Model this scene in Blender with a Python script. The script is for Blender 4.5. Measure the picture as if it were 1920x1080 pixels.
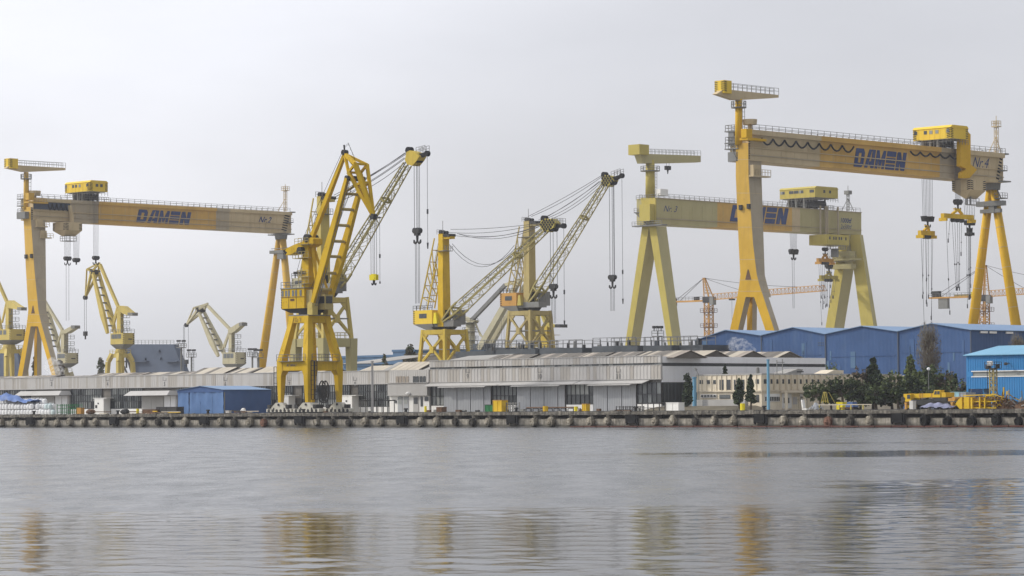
import bpy, math, random
from mathutils import Vector, Matrix
for _o in list(bpy.data.objects): bpy.data.objects.remove(_o, do_unlink=True)
SC = bpy.context.scene
COL = SC.collection
HAZE = 0.00008; SMOKE = True
R = random.Random(7)
rad = math.radians
# ------------------------------------------------------------------ camera
FPX = 5600.0; CAMZ = 3.3; ROLL = rad(0.40); PITCH = math.atan(224/FPX)
CAM = Vector((0, 0, CAMZ))
fwd = Vector((0, math.cos(PITCH), math.sin(PITCH)))
_r0 = Vector((1, 0, 0)); _u0 = Vector((0, -math.sin(PITCH), math.cos(PITCH)))
CR = _r0*math.cos(ROLL) - _u0*math.sin(ROLL)
CU = _r0*math.sin(ROLL) + _u0*math.cos(ROLL)
cam = bpy.data.objects.new('camera', bpy.data.cameras.new('camera')); COL.objects.link(cam)
cam.data.sensor_width = 36; cam.data.lens = FPX/1920*36
cam.data.clip_start = 1; cam.data.clip_end = 12000
cam.matrix_world = Matrix(((CR.x, CU.x, -fwd.x, 0), (CR.y, CU.y, -fwd.y, 0), (CR.z, CU.z, -fwd.z, CAMZ), (0, 0, 0, 1)))
SC.camera = cam
# ------------------------------------------------------------------ world, sun, exposure
SUN_EL = rad(38); SUN_AZ = rad(-78)         # azimuth from +Y (view axis) towards +X
SUND = Vector((math.sin(SUN_AZ)*math.cos(SUN_EL), math.cos(SUN_AZ)*math.cos(SUN_EL), math.sin(SUN_EL)))
world = bpy.data.worlds.new('World'); SC.world = world; world.use_nodes = True
nt = world.node_tree; nt.nodes.clear()
def N(t, typ, **kw):
    n = t.nodes.new(typ)
    for k, v in kw.items():
        if k.startswith('i_'): n.inputs[k[2:].replace('_', ' ')].default_value = v
        else: setattr(n, k, v)
    return n
sky = N(nt, 'ShaderNodeTexSky'); sky.sky_type = 'NISHITA'; sky.sun_disc = False
sky.sun_elevation = SUN_EL; sky.sun_rotation = SUN_AZ; sky.air_density = 1.0; sky.dust_density = 3.0
tc = N(nt, 'ShaderNodeTexCoord')
sep = N(nt, 'ShaderNodeSeparateXYZ'); nt.links.new(tc.outputs['Generated'], sep.inputs[0])
ramp = N(nt, 'ShaderNodeValToRGB')
mr = N(nt, 'ShaderNodeMapRange'); mr.inputs[1].default_value = 0.0; mr.inputs[2].default_value = 0.5
nt.links.new(sep.outputs['Z'], mr.inputs[0]); nt.links.new(mr.outputs[0], ramp.inputs[0])
cr = ramp.color_ramp
cr.elements[0].position = 0.0; cr.elements[0].color = (.47, .475, .495, 1)
cr.elements[1].position = 1.0; cr.elements[1].color = (.62, .63, .67, 1)
e = cr.elements.new(.05); e.color = (.50, .505, .53, 1)
e = cr.elements.new(.11); e.color = (.62, .622, .65, 1)
e = cr.elements.new(.24); e.color = (.635, .645, .69, 1)
e = cr.elements.new(.55); e.color = (.78, .79, .84, 1)
# cloud veil: soft, very low contrast streaks
mp = N(nt, 'ShaderNodeMapping'); mp.inputs['Scale'].default_value = (2.6, 2.6, 8.0); mp.inputs['Rotation'].default_value = (0.1, 0.25, 0.3)
nt.links.new(tc.outputs['Generated'], mp.inputs[0])
no = N(nt, 'ShaderNodeTexNoise', i_Scale=2.2, i_Detail=5.0, i_Roughness=.55); nt.links.new(mp.outputs[0], no.inputs['Vector'])
m2 = N(nt, 'ShaderNodeMapRange'); m2.inputs[1].default_value = .3; m2.inputs[2].default_value = .72; m2.inputs[3].default_value = .95; m2.inputs[4].default_value = 1.07
nt.links.new(no.outputs[0], m2.inputs[0])
# brighter veil round the sun
dp = N(nt, 'ShaderNodeVectorMath', operation='DOT_PRODUCT'); dp.inputs[1].default_value = SUND
nrm = N(nt, 'ShaderNodeVectorMath', operation='NORMALIZE'); nt.links.new(tc.outputs['Generated'], nrm.inputs[0]); nt.links.new(nrm.outputs[0], dp.inputs[0])
m3 = N(nt, 'ShaderNodeMapRange'); m3.inputs[1].default_value = -1; m3.inputs[2].default_value = 1
nt.links.new(dp.outputs['Value'], m3.inputs[0])
gl = N(nt, 'ShaderNodeValToRGB'); nt.links.new(m3.outputs[0], gl.inputs[0]); ge = gl.color_ramp; ge.interpolation = 'EASE'
for q, v in ((0, .25), (.25, .56), (.5, 1.03), (.595, 1.0), (.66, 1.36), (.8, 1.85), (1, 2.1)):
    if q in (0, 1): k_ = ge.elements[0 if q == 0 else -1]
    else: k_ = ge.elements.new(q)
    k_.color = (v, v, v, 1)
mul = N(nt, 'ShaderNodeMath', operation='MULTIPLY'); nt.links.new(m2.outputs[0], mul.inputs[0]); nt.links.new(gl.outputs[0], mul.inputs[1])
mul2 = N(nt, 'ShaderNodeMath', operation='MULTIPLY'); nt.links.new(mul.outputs[0], mul2.inputs[0]); mul2.inputs[1].default_value = 10.9
sc_ = N(nt, 'ShaderNodeVectorMath', operation='SCALE'); nt.links.new(ramp.outputs[0], sc_.inputs[0]); nt.links.new(mul2.outputs[0], sc_.inputs['Scale'])
mx = N(nt, 'ShaderNodeMix', data_type='RGBA'); mx.inputs[0].default_value = .93
nt.links.new(sky.outputs[0], mx.inputs[6]); nt.links.new(sc_.outputs[0], mx.inputs[7])
bg = N(nt, 'ShaderNodeBackground'); bg.inputs[1].default_value = .1
nt.links.new(mx.outputs[2], bg.inputs[0])
wo = N(nt, 'ShaderNodeOutputWorld'); nt.links.new(bg.outputs[0], wo.inputs[0])
sl = bpy.data.lights.new('sun', 'SUN'); sl.energy = 2.8; sl.angle = rad(4); sl.color = (1, .95, .86)
so = bpy.data.objects.new('sun', sl); COL.objects.link(so); so.rotation_euler = SUND.to_track_quat('Z', 'Y').to_euler(); so.location = (-200, 100, 300)
vs = SC.view_settings; vs.view_transform = 'Standard'; vs.look = 'None'; vs.exposure = 0; vs.gamma = 1
SC.cycles.max_bounces = 6; SC.cycles.diffuse_bounces = 3; SC.cycles.glossy_bounces = 3; SC.cycles.volume_bounces = 1; SC.cycles.transparent_max_bounces = 8

# ------------------------------------------------------------------ yard frame: U along the quay (towards near right), V inland
S2 = math.sqrt(.5); ROT = rad(-45); Y0 = 500.0
EU = Vector((S2, -S2, 0)); EV = Vector((S2, S2, 0)); EZ = Vector((0, 0, 1)); GZ = 2.5
def uv(U, V, z=GZ): return Vector((U*S2 + V*S2, Y0 - U*S2 + V*S2, z))
def touv(p): return ((p.x - (p.y-Y0))*S2, (p.x + (p.y-Y0))*S2)
def ray(px, py): return CR*(px-960) + CU*(540-py) + fwd*FPX
def at(px, py, Y): d = ray(px, py); return CAM + d*(Y/d.y)
def hit(px, py, P0, n): d = ray(px, py); return CAM + d*((P0-CAM).dot(n)/d.dot(n))
def hV(px, py, V): return hit(px, py, uv(0, V), EV)
def hU(px, py, U): return hit(px, py, uv(U, 0), EU)
def hUz(px, py, U): p = hU(px, py, U); return touv(p)[1], p.z
def hVz(px, py, V): p = hV(px, py, V); return touv(p)[0], p.z
def proj(p):
    d = p-CAM; k = FPX/d.dot(fwd); return 960+d.dot(CR)*k, 540-d.dot(CU)*k

# ------------------------------------------------------------------ materials
MATS = {}
def paint(name, col, var=.12, dirt=.35, dirtcol=(.10, .07, .045), rust=0.0, rough=.55, scale=1.0, streak=True, metallic=0.0, bump=0.0, spec=.08, fade=None):
    m = bpy.data.materials.new(name); m.use_nodes = True; t = m.node_tree; t.nodes.clear()
    out = N(t, 'ShaderNodeOutputMaterial'); b = N(t, 'ShaderNodeBsdfPrincipled'); t.links.new(b.outputs[0], out.inputs[0])
    b.inputs['Roughness'].default_value = rough; b.inputs['Metallic'].default_value = metallic; b.inputs['Specular IOR Level'].default_value = spec
    g = N(t, 'ShaderNodeNewGeometry')
    n1 = N(t, 'ShaderNodeTexNoise', i_Scale=.16*scale, i_Detail=6.0, i_Roughness=.62); t.links.new(g.outputs['Position'], n1.inputs['Vector'])
    r1 = N(t, 'ShaderNodeMapRange'); r1.inputs[1].default_value = .3; r1.inputs[2].default_value = .7
    t.links.new(n1.outputs[0], r1.inputs[0])
    a = N(t, 'ShaderNodeMix', data_type='RGBA')
    a.inputs[6].default_value = (*[c*(1-var) for c in col], 1)
    gr = sum(col)/3; hi = [min(.9, (c*.96+gr*.04)*(1+var*.8)) for c in col]
    a.inputs[7].default_value = (*hi, 1); t.links.new(r1.outputs[0], a.inputs[0]); cur = a.outputs[2]
    if streak and dirt > 0:
        mp = N(t, 'ShaderNodeMapping'); mp.inputs['Scale'].default_value = (1.1*scale, 1.1*scale, .09*scale); t.links.new(g.outputs['Position'], mp.inputs[0])
        n2 = N(t, 'ShaderNodeTexNoise', i_Scale=1.0, i_Detail=7.0, i_Roughness=.7); t.links.new(mp.outputs[0], n2.inputs['Vector'])
        r2 = N(t, 'ShaderNodeMapRange'); r2.inputs[1].default_value = .52; r2.inputs[2].default_value = .8; r2.inputs[4].default_value = dirt
        t.links.new(n2.outputs[0], r2.inputs[0])
        d = N(t, 'ShaderNodeMix', data_type='RGBA'); d.inputs[7].default_value = (*dirtcol, 1)
        t.links.new(cur, d.inputs[6]); t.links.new(r2.outputs[0], d.inputs[0]); cur = d.outputs[2]
    if rust > 0:
        n3 = N(t, 'ShaderNodeTexNoise', i_Scale=.9*scale, i_Detail=8.0, i_Roughness=.75); t.links.new(g.outputs['Position'], n3.inputs['Vector'])
        r3 = N(t, 'ShaderNodeMapRange'); r3.inputs[1].default_value = .60; r3.inputs[2].default_value = .68; r3.inputs[4].default_value = rust
        t.links.new(n3.outputs[0], r3.inputs[0])
        d = N(t, 'ShaderNodeMix', data_type='RGBA'); d.inputs[7].default_value = (.11, .045, .02, 1)
        t.links.new(cur, d.inputs[6]); t.links.new(r3.outputs[0], d.inputs[0]); cur = d.outputs[2]
    if fade:     # paint bleaches with height: full colour below, weathered above
        sz = N(t, 'ShaderNodeSeparateXYZ'); t.links.new(g.outputs['Position'], sz.inputs[0]); fz = N(t, 'ShaderNodeMapRange'); fz.inputs[1].default_value = fade[0]; fz.inputs[2].default_value = fade[1]; fz.inputs[3].default_value = 1; fz.inputs[4].default_value = 0; t.links.new(sz.outputs['Z'], fz.inputs[0])
        d = N(t, 'ShaderNodeMix', data_type='RGBA', blend_type='MULTIPLY'); d.inputs[7].default_value = (1.08, 1.02, .12, 1); t.links.new(cur, d.inputs[6]); t.links.new(fz.outputs[0], d.inputs[0]); cur = d.outputs[2]
    t.links.new(cur, b.inputs['Base Color'])
    if bump > 0:
        n4 = N(t, 'ShaderNodeTexNoise', i_Scale=2.5*scale, i_Detail=5.0); t.links.new(g.outputs['Position'], n4.inputs['Vector'])
        bm = N(t, 'ShaderNodeBump', i_Strength=bump, i_Distance=.15); t.links.new(n4.outputs[0], bm.inputs['Height']); t.links.new(bm.outputs[0], b.inputs['Normal'])
    MATS[name] = m; return m
M = MATS
paint('yellow_bright', (.57, .365, .010), .16, .6, (.13, .075, .02), .6)
paint('yellow_goliath', (.59, .35, .008), .12, .4, (.20, .11, .03), .25)
paint('yellow_gol2', (.54, .335, .055), .12, .42, (.26, .16, .07), .2, fade=(14, 46))
paint('tan_girder', (.50, .40, .24), .12, .4, (.20, .14, .08), .1)
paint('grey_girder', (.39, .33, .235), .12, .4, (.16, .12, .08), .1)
paint('orange_girder', (.56, .345, .085), .14, .4, (.24, .14, .05), .1)
paint('pale_yellow', (.44, .36, .085), .10, .35, (.22, .17, .08), .15)
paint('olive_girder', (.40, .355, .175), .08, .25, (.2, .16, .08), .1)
paint('house_yellow', (.72, .50, .045), .08, .25, (.3, .18, .05), .1)
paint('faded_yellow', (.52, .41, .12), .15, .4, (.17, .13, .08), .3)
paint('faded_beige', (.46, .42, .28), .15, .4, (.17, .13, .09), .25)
paint('tower_yellow', (.52, .38, .055), .15, .5, (.16, .11, .05), .35)
paint('tower_tan', (.40, .32, .13), .15, .5, (.14, .10, .05), .35)
paint('boom_olive', (.31, .265, .10), .2, .4, (.10, .08, .04), .3)
paint('crane_orange', (.50, .27, .07), .15, .4, (.2, .08, .03), .4)
paint('dark_steel', (.05, .05, .05), .3, .3, (.1, .06, .03), .3)
paint('grey_steel', (.20, .20, .19), .2, .4, (.1, .07, .05), .2)
paint('rope', (.07, .07, .075), .1, 0, streak=False)
paint('rail_grey', (.16, .16, .16), .1, 0, streak=False)
paint('letter_blue', (.035, .06, .16), .15, .25, (.25, .18, .08))
paint('black_paint', (.018, .018, .02), .2, 0, streak=False)
paint('white_paint', (.72, .71, .68), .08, .3, (.35, .3, .24), .1)
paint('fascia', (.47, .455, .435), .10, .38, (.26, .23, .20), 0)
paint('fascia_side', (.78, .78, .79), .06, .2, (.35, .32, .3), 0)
paint('panel_grey', (.40, .39, .375), .10, .3, (.2, .18, .16), 0)
paint('door_grey', (.34, .35, .365), .12, .35, (.18, .16, .14), .15)
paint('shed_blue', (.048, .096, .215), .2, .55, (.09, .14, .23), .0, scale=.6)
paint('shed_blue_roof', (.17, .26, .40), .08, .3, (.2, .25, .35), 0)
paint('shed_blue_patch', (.062, .118, .245), .12, .3, (.1, .15, .24), 0)
paint('hall_blue', (.042, .20, .44), .10, .3, (.08, .16, .3), 0)
paint('tent_blue', (.058, .11, .25), .2, .4, (.06, .12, .25), 0, rough=.4)
paint('tent_pale', (.10, .18, .35), .25, .4, (.10, .16, .3), 0, rough=.4)
paint('slate_hull', (.075, .095, .135), .12, .2, (.12, .1, .09), .1, rough=.45)
paint('slate_blue', (.09, .16, .26), .1, .3, (.1, .15, .2), 0)
paint('ship_grey', (.085, .095, .105), .25, .4, (.15, .13, .11), .3)
paint('office_cream', (.70, .62, .48), .10, .45, (.34, .27, .18), 0)
paint('office_rib', (.60, .53, .41), .10, .45, (.3, .24, .16), 0)
paint('concrete', (.36, .335, .285), .25, .6, (.11, .095, .075), .12, scale=2, bump=.4)
paint('concrete_cap', (.19, .17, .14), .35, .7, (.06, .05, .04), .2, scale=3, bump=.8)
paint('tyre_dark', (.075, .068, .058), .4, .6, (.2, .18, .15), .1, scale=4, bump=1.0, rough=.95)
paint('bogie_cream', (.50, .48, .41), .15, .6, (.12, .10, .08), .35, scale=2)
paint('fascia_warm', (.40, .375, .34), .10, .38, (.24, .20, .17), 0)
paint('concrete_dark', (.13, .12, .105), .3, .6, (.05, .045, .04), .1, scale=2, bump=.4)
paint('concrete_apron', (.30, .285, .25), .2, .4, (.16, .14, .12), .0, scale=1.0, bump=.3)
paint('tyre_mud', (.33, .29, .23), .35, .6, (.07, .06, .05), .1, scale=4, bump=1.0, rough=.95)
paint('tyre_red', (.22, .12, .085), .3, .6, (.07, .05, .04), .1, scale=4, bump=1.0, rough=.95)
paint('rubber', (.022, .022, .022), .3, .3, (.06, .05, .04), 0, scale=4, bump=.8, rough=.9)
paint('recess', (.018, .018, .016), .3, 0, streak=False, rough=.95)
paint('roof_dark', (.15, .135, .115), .25, .4, (.08, .07, .06), 0)
paint('roof_grey', (.29, .28, .26), .15, .3, (.16, .15, .13), 0)
paint('roof_cream', (.43, .385, .31), .15, .3, (.3, .25, .18), 0)
paint('roof_pink', (.31, .27, .225), .15, .3, (.2, .16, .13), 0)
paint('glass_dark', (.035, .04, .042), .3, 0, streak=False, rough=.2, spec=.6)
paint('glass_mid', (.11, .12, .12), .3, .3, (.04, .04, .04), 0, rough=.3, spec=.6)
paint('glass_pale', (.27, .28, .27), .2, .4, (.12, .12, .11), 0, rough=.4)
paint('mullion', (.05, .052, .055), .2, 0, streak=False)
paint('bark', (.13, .105, .08), .3, 0, streak=False, rough=.95)
paint('conifer_dark', (.040, .055, .034), .3, 0, streak=False, rough=.9)
paint('conifer_mid', (.080, .105, .050), .3, 0, streak=False, rough=.9)
paint('leaf_green', (.14, .17, .055), .3, 0, streak=False, rough=.9)
paint('leaf_dark', (.088, .112, .048), .3, 0, streak=False, rough=.9)
paint('twig_brown', (.14, .105, .075), .3, 0, streak=False, rough=.95)
paint('twig_grey', (.16, .145, .11), .3, 0, streak=False, rough=.95)
paint('bag_white', (.72, .72, .72), .1, .25, (.45, .43, .4), 0, scale=3)
paint('bag_teal', (.52, .60, .60), .1, .25, (.4, .42, .4), 0, scale=3)
paint('tarp_blue', (.10, .17, .38), .35, .3, (.25, .3, .42), 0, scale=4, rough=.4)
paint('tarp_grey', (.19, .20, .29), .3, .3, (.12, .12, .2), 0, scale=4, rough=.4)
paint('green_paint', (.025, .13, .05), .2, .3, (.05, .05, .03), .2)
paint('pole_blue', (.15, .33, .47), .1, .3, (.2, .3, .4), .1)
paint('teal_box', (.30, .50, .55), .1, .3, (.2, .3, .3), .2)
paint('scrap_yellow', (.62, .40, .02), .2, .5, (.2, .08, .03), .9, scale=2)
paint('scrap_rust', (.13, .075, .045), .3, .5, (.06, .04, .03), .6, scale=2)
paint('boom_red', (.085, .030, .022), .3, .3, (.05, .03, .02), 0)
paint('boat_orange', (.70, .22, .02), .1, .2, (.3, .1, .03), .1)
paint('signal_yellow', (.72, .60, .02), .1, .2, (.3, .2, .03), .1)
paint('earth', (.13, .115, .085), .35, 0, streak=False, rough=.95, bump=.6)
paint('lamp_glass', (.8, .8, .8), .05, 0, streak=False, rough=.3)

def quay_mat(name, dark, mid, light, tide):
    m = bpy.data.materials.new(name); m.use_nodes = True; t = m.node_tree; t.nodes.clear()
    out = N(t, 'ShaderNodeOutputMaterial'); b = N(t, 'ShaderNodeBsdfPrincipled'); t.links.new(b.outputs[0], out.inputs[0]); b.inputs['Roughness'].default_value = .9
    g = N(t, 'ShaderNodeNewGeometry'); n1 = N(t, 'ShaderNodeTexNoise', i_Scale=.9, i_Detail=9.0, i_Roughness=.72); t.links.new(g.outputs['Position'], n1.inputs['Vector'])
    mp = N(t, 'ShaderNodeMapping'); mp.inputs['Scale'].default_value = (2.6, 2.6, .35); t.links.new(g.outputs['Position'], mp.inputs[0])
    n2 = N(t, 'ShaderNodeTexNoise', i_Scale=1.0, i_Detail=8.0, i_Roughness=.75); t.links.new(mp.outputs[0], n2.inputs['Vector'])
    av = N(t, 'ShaderNodeMix'); av.inputs[0].default_value = .5; t.links.new(n1.outputs[0], av.inputs[2]); t.links.new(n2.outputs[0], av.inputs[3])
    r = N(t, 'ShaderNodeValToRGB'); t.links.new(av.outputs[0], r.inputs[0]); cr2 = r.color_ramp
    cr2.elements[0].position = .36; cr2.elements[0].color = (*dark, 1); cr2.elements[1].position = .62; cr2.elements[1].color = (*light, 1); q = cr2.elements.new(.49); q.color = (*mid, 1)
    cur = r.outputs[0]
    if tide:     # weed and wet stain below the tide mark
        sp = N(t, 'ShaderNodeSeparateXYZ'); t.links.new(g.outputs['Position'], sp.inputs[0]); ad = N(t, 'ShaderNodeMath', operation='MULTIPLY_ADD'); t.links.new(n1.outputs[0], ad.inputs[0]); ad.inputs[1].default_value = -1.0; t.links.new(sp.outputs['Z'], ad.inputs[2])
        k = N(t, 'ShaderNodeMapRange'); k.inputs[1].default_value = -.32; k.inputs[2].default_value = .1; k.inputs[3].default_value = .9; k.inputs[4].default_value = 0; t.links.new(ad.outputs[0], k.inputs[0])
        d = N(t, 'ShaderNodeMix', data_type='RGBA'); d.inputs[7].default_value = (.035, .035, .025, 1); t.links.new(cur, d.inputs[6]); t.links.new(k.outputs[0], d.inputs[0]); cur = d.outputs[2]
    t.links.new(cur, b.inputs['Base Color'])
    bm = N(t, 'ShaderNodeBump', i_Strength=.8, i_Distance=.12); t.links.new(n1.outputs[0], bm.inputs['Height']); t.links.new(bm.outputs[0], b.inputs['Normal']); M[name] = m
quay_mat('quay_face', (.04, .037, .03), (.21, .19, .155), (.44, .40, .335), True); quay_mat('quay_cap', (.03, .028, .024), (.10, .09, .073), (.30, .27, .225), False); quay_mat('fender_skin', (.05, .045, .035), (.24, .21, .16), (.46, .42, .34), True)
def water_mat():
    m = bpy.data.materials.new('harbour_water'); m.use_nodes = True; t = m.node_tree; t.nodes.clear()
    out = N(t, 'ShaderNodeOutputMaterial'); b = N(t, 'ShaderNodeBsdfPrincipled'); t.links.new(b.outputs[0], out.inputs[0])
    b.inputs['Base Color'].default_value = (.020, .023, .023, 1); b.inputs['IOR'].default_value = 1.333
    g = N(t, 'ShaderNodeNewGeometry')
    sp = N(t, 'ShaderNodeSeparateXYZ'); t.links.new(g.outputs['Position'], sp.inputs[0])
    # wind-ruffled or calm: broad patches, calmer inshore of the camera
    mp = N(t, 'ShaderNodeMapping'); mp.inputs['Rotation'].default_value = (0, 0, rad(-6)); mp.inputs['Scale'].default_value = (.010, .030, 1); mp.inputs['Location'].default_value = (WSEED[0], WSEED[1], 0)
    t.links.new(g.outputs['Position'], mp.inputs[0])
    n = N(t, 'ShaderNodeTexNoise', i_Scale=1.0, i_Detail=3.0, i_Roughness=.5); t.links.new(mp.outputs[0], n.inputs['Vector'])
    near = N(t, 'ShaderNodeMapRange'); near.inputs[1].default_value = 66; near.inputs[2].default_value = 108; near.inputs[3].default_value = .36; near.inputs[4].default_value = -.02; near.interpolation_type = 'SMOOTHSTEP'
    t.links.new(sp.outputs['Y'], near.inputs[0])
    east = N(t, 'ShaderNodeMapRange'); east.inputs[1].default_value = -6; east.inputs[2].default_value = 22; east.inputs[3].default_value = -.06; east.inputs[4].default_value = .085
    t.links.new(sp.outputs['X'], east.inputs[0])
    ad = N(t, 'ShaderNodeMath', operation='ADD'); t.links.new(n.outputs[0], ad.inputs[0]); t.links.new(near.outputs[0], ad.inputs[1])
    ad2 = N(t, 'ShaderNodeMath', operation='ADD'); t.links.new(ad.outputs[0], ad2.inputs[0]); t.links.new(east.outputs[0], ad2.inputs[1])
    # two lulls in the breeze on the right hand side of the basin
    brk = N(t, 'ShaderNodeTexNoise', i_Scale=.16, i_Detail=4.0, i_Roughness=.6); t.links.new(g.outputs['Position'], brk.inputs['Vector'])
    def box(ax0, ax1, y0, y1, f, amt):
        v = []
        for sock, a, b in (('X', ax0, ax0+f*1.5), ('X', ax1+f*1.5, ax1), ('Y', y0-f, y0+f), ('Y', y1+f, y1-f)):
            r = N(t, 'ShaderNodeMapRange', interpolation_type='SMOOTHSTEP'); r.inputs[1].default_value = min(a, b); r.inputs[2].default_value = max(a, b)
            if a > b: r.inputs[3].default_value = 1; r.inputs[4].default_value = 0
            t.links.new(sp.outputs[sock], r.inputs[0]); v.append(r)
        cur = v[0]
        for r in v[1:]:
            q = N(t, 'ShaderNodeMath', operation='MULTIPLY'); t.links.new(cur.outputs[0], q.inputs[0]); t.links.new(r.outputs[0], q.inputs[1]); cur = q
        q = N(t, 'ShaderNodeMath', operation='MULTIPLY'); t.links.new(cur.outputs[0], q.inputs[0]); q.inputs[1].default_value = amt; return q
    add = None
    for bx in (box(8, 70, 93, 126, 7, .34), box(-10, 95, 200, 224, 16, .20)):
        mm = N(t, 'ShaderNodeMath', operation='ADD'); t.links.new(ad2.outputs[0], mm.inputs[0]); t.links.new(bx.outputs[0], mm.inputs[1]); ad2 = mm
    jit = N(t, 'ShaderNodeMath', operation='MULTIPLY_ADD'); t.links.new(brk.outputs[0], jit.inputs[0]); jit.inputs[1].default_value = .34; jit.inputs[2].default_value = -.17
    mm = N(t, 'ShaderNodeMath', operation='ADD'); t.links.new(ad2.outputs[0], mm.inputs[0]); t.links.new(jit.outputs[0], mm.inputs[1]); ad2 = mm
    calm = N(t, 'ShaderNodeMapRange'); calm.inputs[1].default_value = .58; calm.inputs[2].default_value = .78; calm.interpolation_type = 'SMOOTHSTEP'; t.links.new(ad2.outputs[0], calm.inputs[0])
    rg = N(t, 'ShaderNodeMapRange'); rg.inputs[3].default_value = .235; t.links.new(calm.outputs[0], rg.inputs[0])
    fa = N(t, 'ShaderNodeMapRange', interpolation_type='SMOOTHSTEP'); fa.inputs[1].default_value = 110; fa.inputs[2].default_value = 210; fa.inputs[3].default_value = .012; fa.inputs[4].default_value = .075; t.links.new(sp.outputs['Y'], fa.inputs[0]); t.links.new(fa.outputs[0], rg.inputs[4])
    mg = N(t, 'ShaderNodeMapping'); mg.inputs['Scale'].default_value = (.45, .11, 1); t.links.new(g.outputs['Position'], mg.inputs[0])
    ng = N(t, 'ShaderNodeTexNoise', i_Scale=1.0, i_Detail=6.0, i_Roughness=.7); t.links.new(mg.outputs[0], ng.inputs['Vector'])
    gm = N(t, 'ShaderNodeMapRange'); gm.inputs[1].default_value = .3; gm.inputs[2].default_value = .7; gm.inputs[3].default_value = .55; gm.inputs[4].default_value = 1.45; t.links.new(ng.outputs[0], gm.inputs[0])
    rm = N(t, 'ShaderNodeMath', operation='MULTIPLY'); t.links.new(rg.outputs[0], rm.inputs[0]); t.links.new(gm.outputs[0], rm.inputs[1]); t.links.new(rm.outputs[0], b.inputs['Roughness'])
    # ripples: crests run across the view
    m1 = N(t, 'ShaderNodeMapping'); m1.inputs['Scale'].default_value = (.55, 1.1, 1); m1.inputs['Rotation'].default_value = (0, 0, rad(4)); t.links.new(g.outputs['Position'], m1.inputs[0])
    w1 = N(t, 'ShaderNodeTexNoise', i_Scale=.75, i_Detail=2.5, i_Roughness=.5); t.links.new(m1.outputs[0], w1.inputs['Vector'])
    m2 = N(t, 'ShaderNodeMapping'); m2.inputs['Scale'].default_value = (1.2, 2.6, 1); m2.inputs['Rotation'].default_value = (0, 0, rad(-8)); t.links.new(g.outputs['Position'], m2.inputs[0])
    w2 = N(t, 'ShaderNodeTexNoise', i_Scale=1.5, i_Detail=4.0, i_Roughness=.6); t.links.new(m2.outputs[0], w2.inputs['Vector'])
    b1 = N(t, 'ShaderNodeBump', i_Strength=1.0, i_Distance=.010); t.links.new(w1.outputs[0], b1.inputs['Height'])
    d2 = N(t, 'ShaderNodeMapRange'); d2.inputs[3].default_value = .024; d2.inputs[4].default_value = .006; t.links.new(calm.outputs[0], d2.inputs[0])
    b2 = N(t, 'ShaderNodeBump', i_Strength=1.0); t.links.new(w2.outputs[0], b2.inputs['Height']); t.links.new(d2.outputs[0], b2.inputs['Distance'])
    t.links.new(b1.outputs[0], b2.inputs['Normal']); t.links.new(b2.outputs[0], b.inputs['Normal'])
    # calm water: dark diffuse colour mixed in to dim its reflections
    df = N(t, 'ShaderNodeBsdfDiffuse'); df.inputs[0].default_value = (.020, .019, .015, 1); ms = N(t, 'ShaderNodeMixShader')
    sf = N(t, 'ShaderNodeMath', operation='MULTIPLY'); t.links.new(calm.outputs[0], sf.inputs[0]); sf.inputs[1].default_value = .22
    t.links.new(sf.outputs[0], ms.inputs[0]); t.links.new(b.outputs[0], ms.inputs[1]); t.links.new(df.outputs[0], ms.inputs[2]); t.links.new(ms.outputs[0], out.inputs[0])
    M['water'] = m
WSEED = (3.1, 1.7); water_mat()

# ------------------------------------------------------------------ object helpers
FRAMES = {}
def setp(o, label=None, cat=None, group=None, kind=None):
    if label: o['label'] = label
    if cat: o['category'] = cat
    if group: o['group'] = group
    if kind: o['kind'] = kind
    return o
def thing(name, label, cat, loc, group=None, rot=ROT):
    o = bpy.data.objects.new(name, None); COL.objects.link(o); o.location = loc; o.rotation_euler = (0, 0, rot); o.empty_display_size = 2
    FRAMES[o] = (Vector(loc), rot); return setp(o, label, cat, group)
def copytree(o, parent=None, loc=None, rot=None):
    c = o.copy(); COL.objects.link(c)
    if parent: c.parent = parent
    if loc is not None: c.location = loc
    if rot is not None: c.rotation_euler = (0, 0, rot)
    for ch in list(o.children): copytree(ch, c)
    return c
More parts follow.
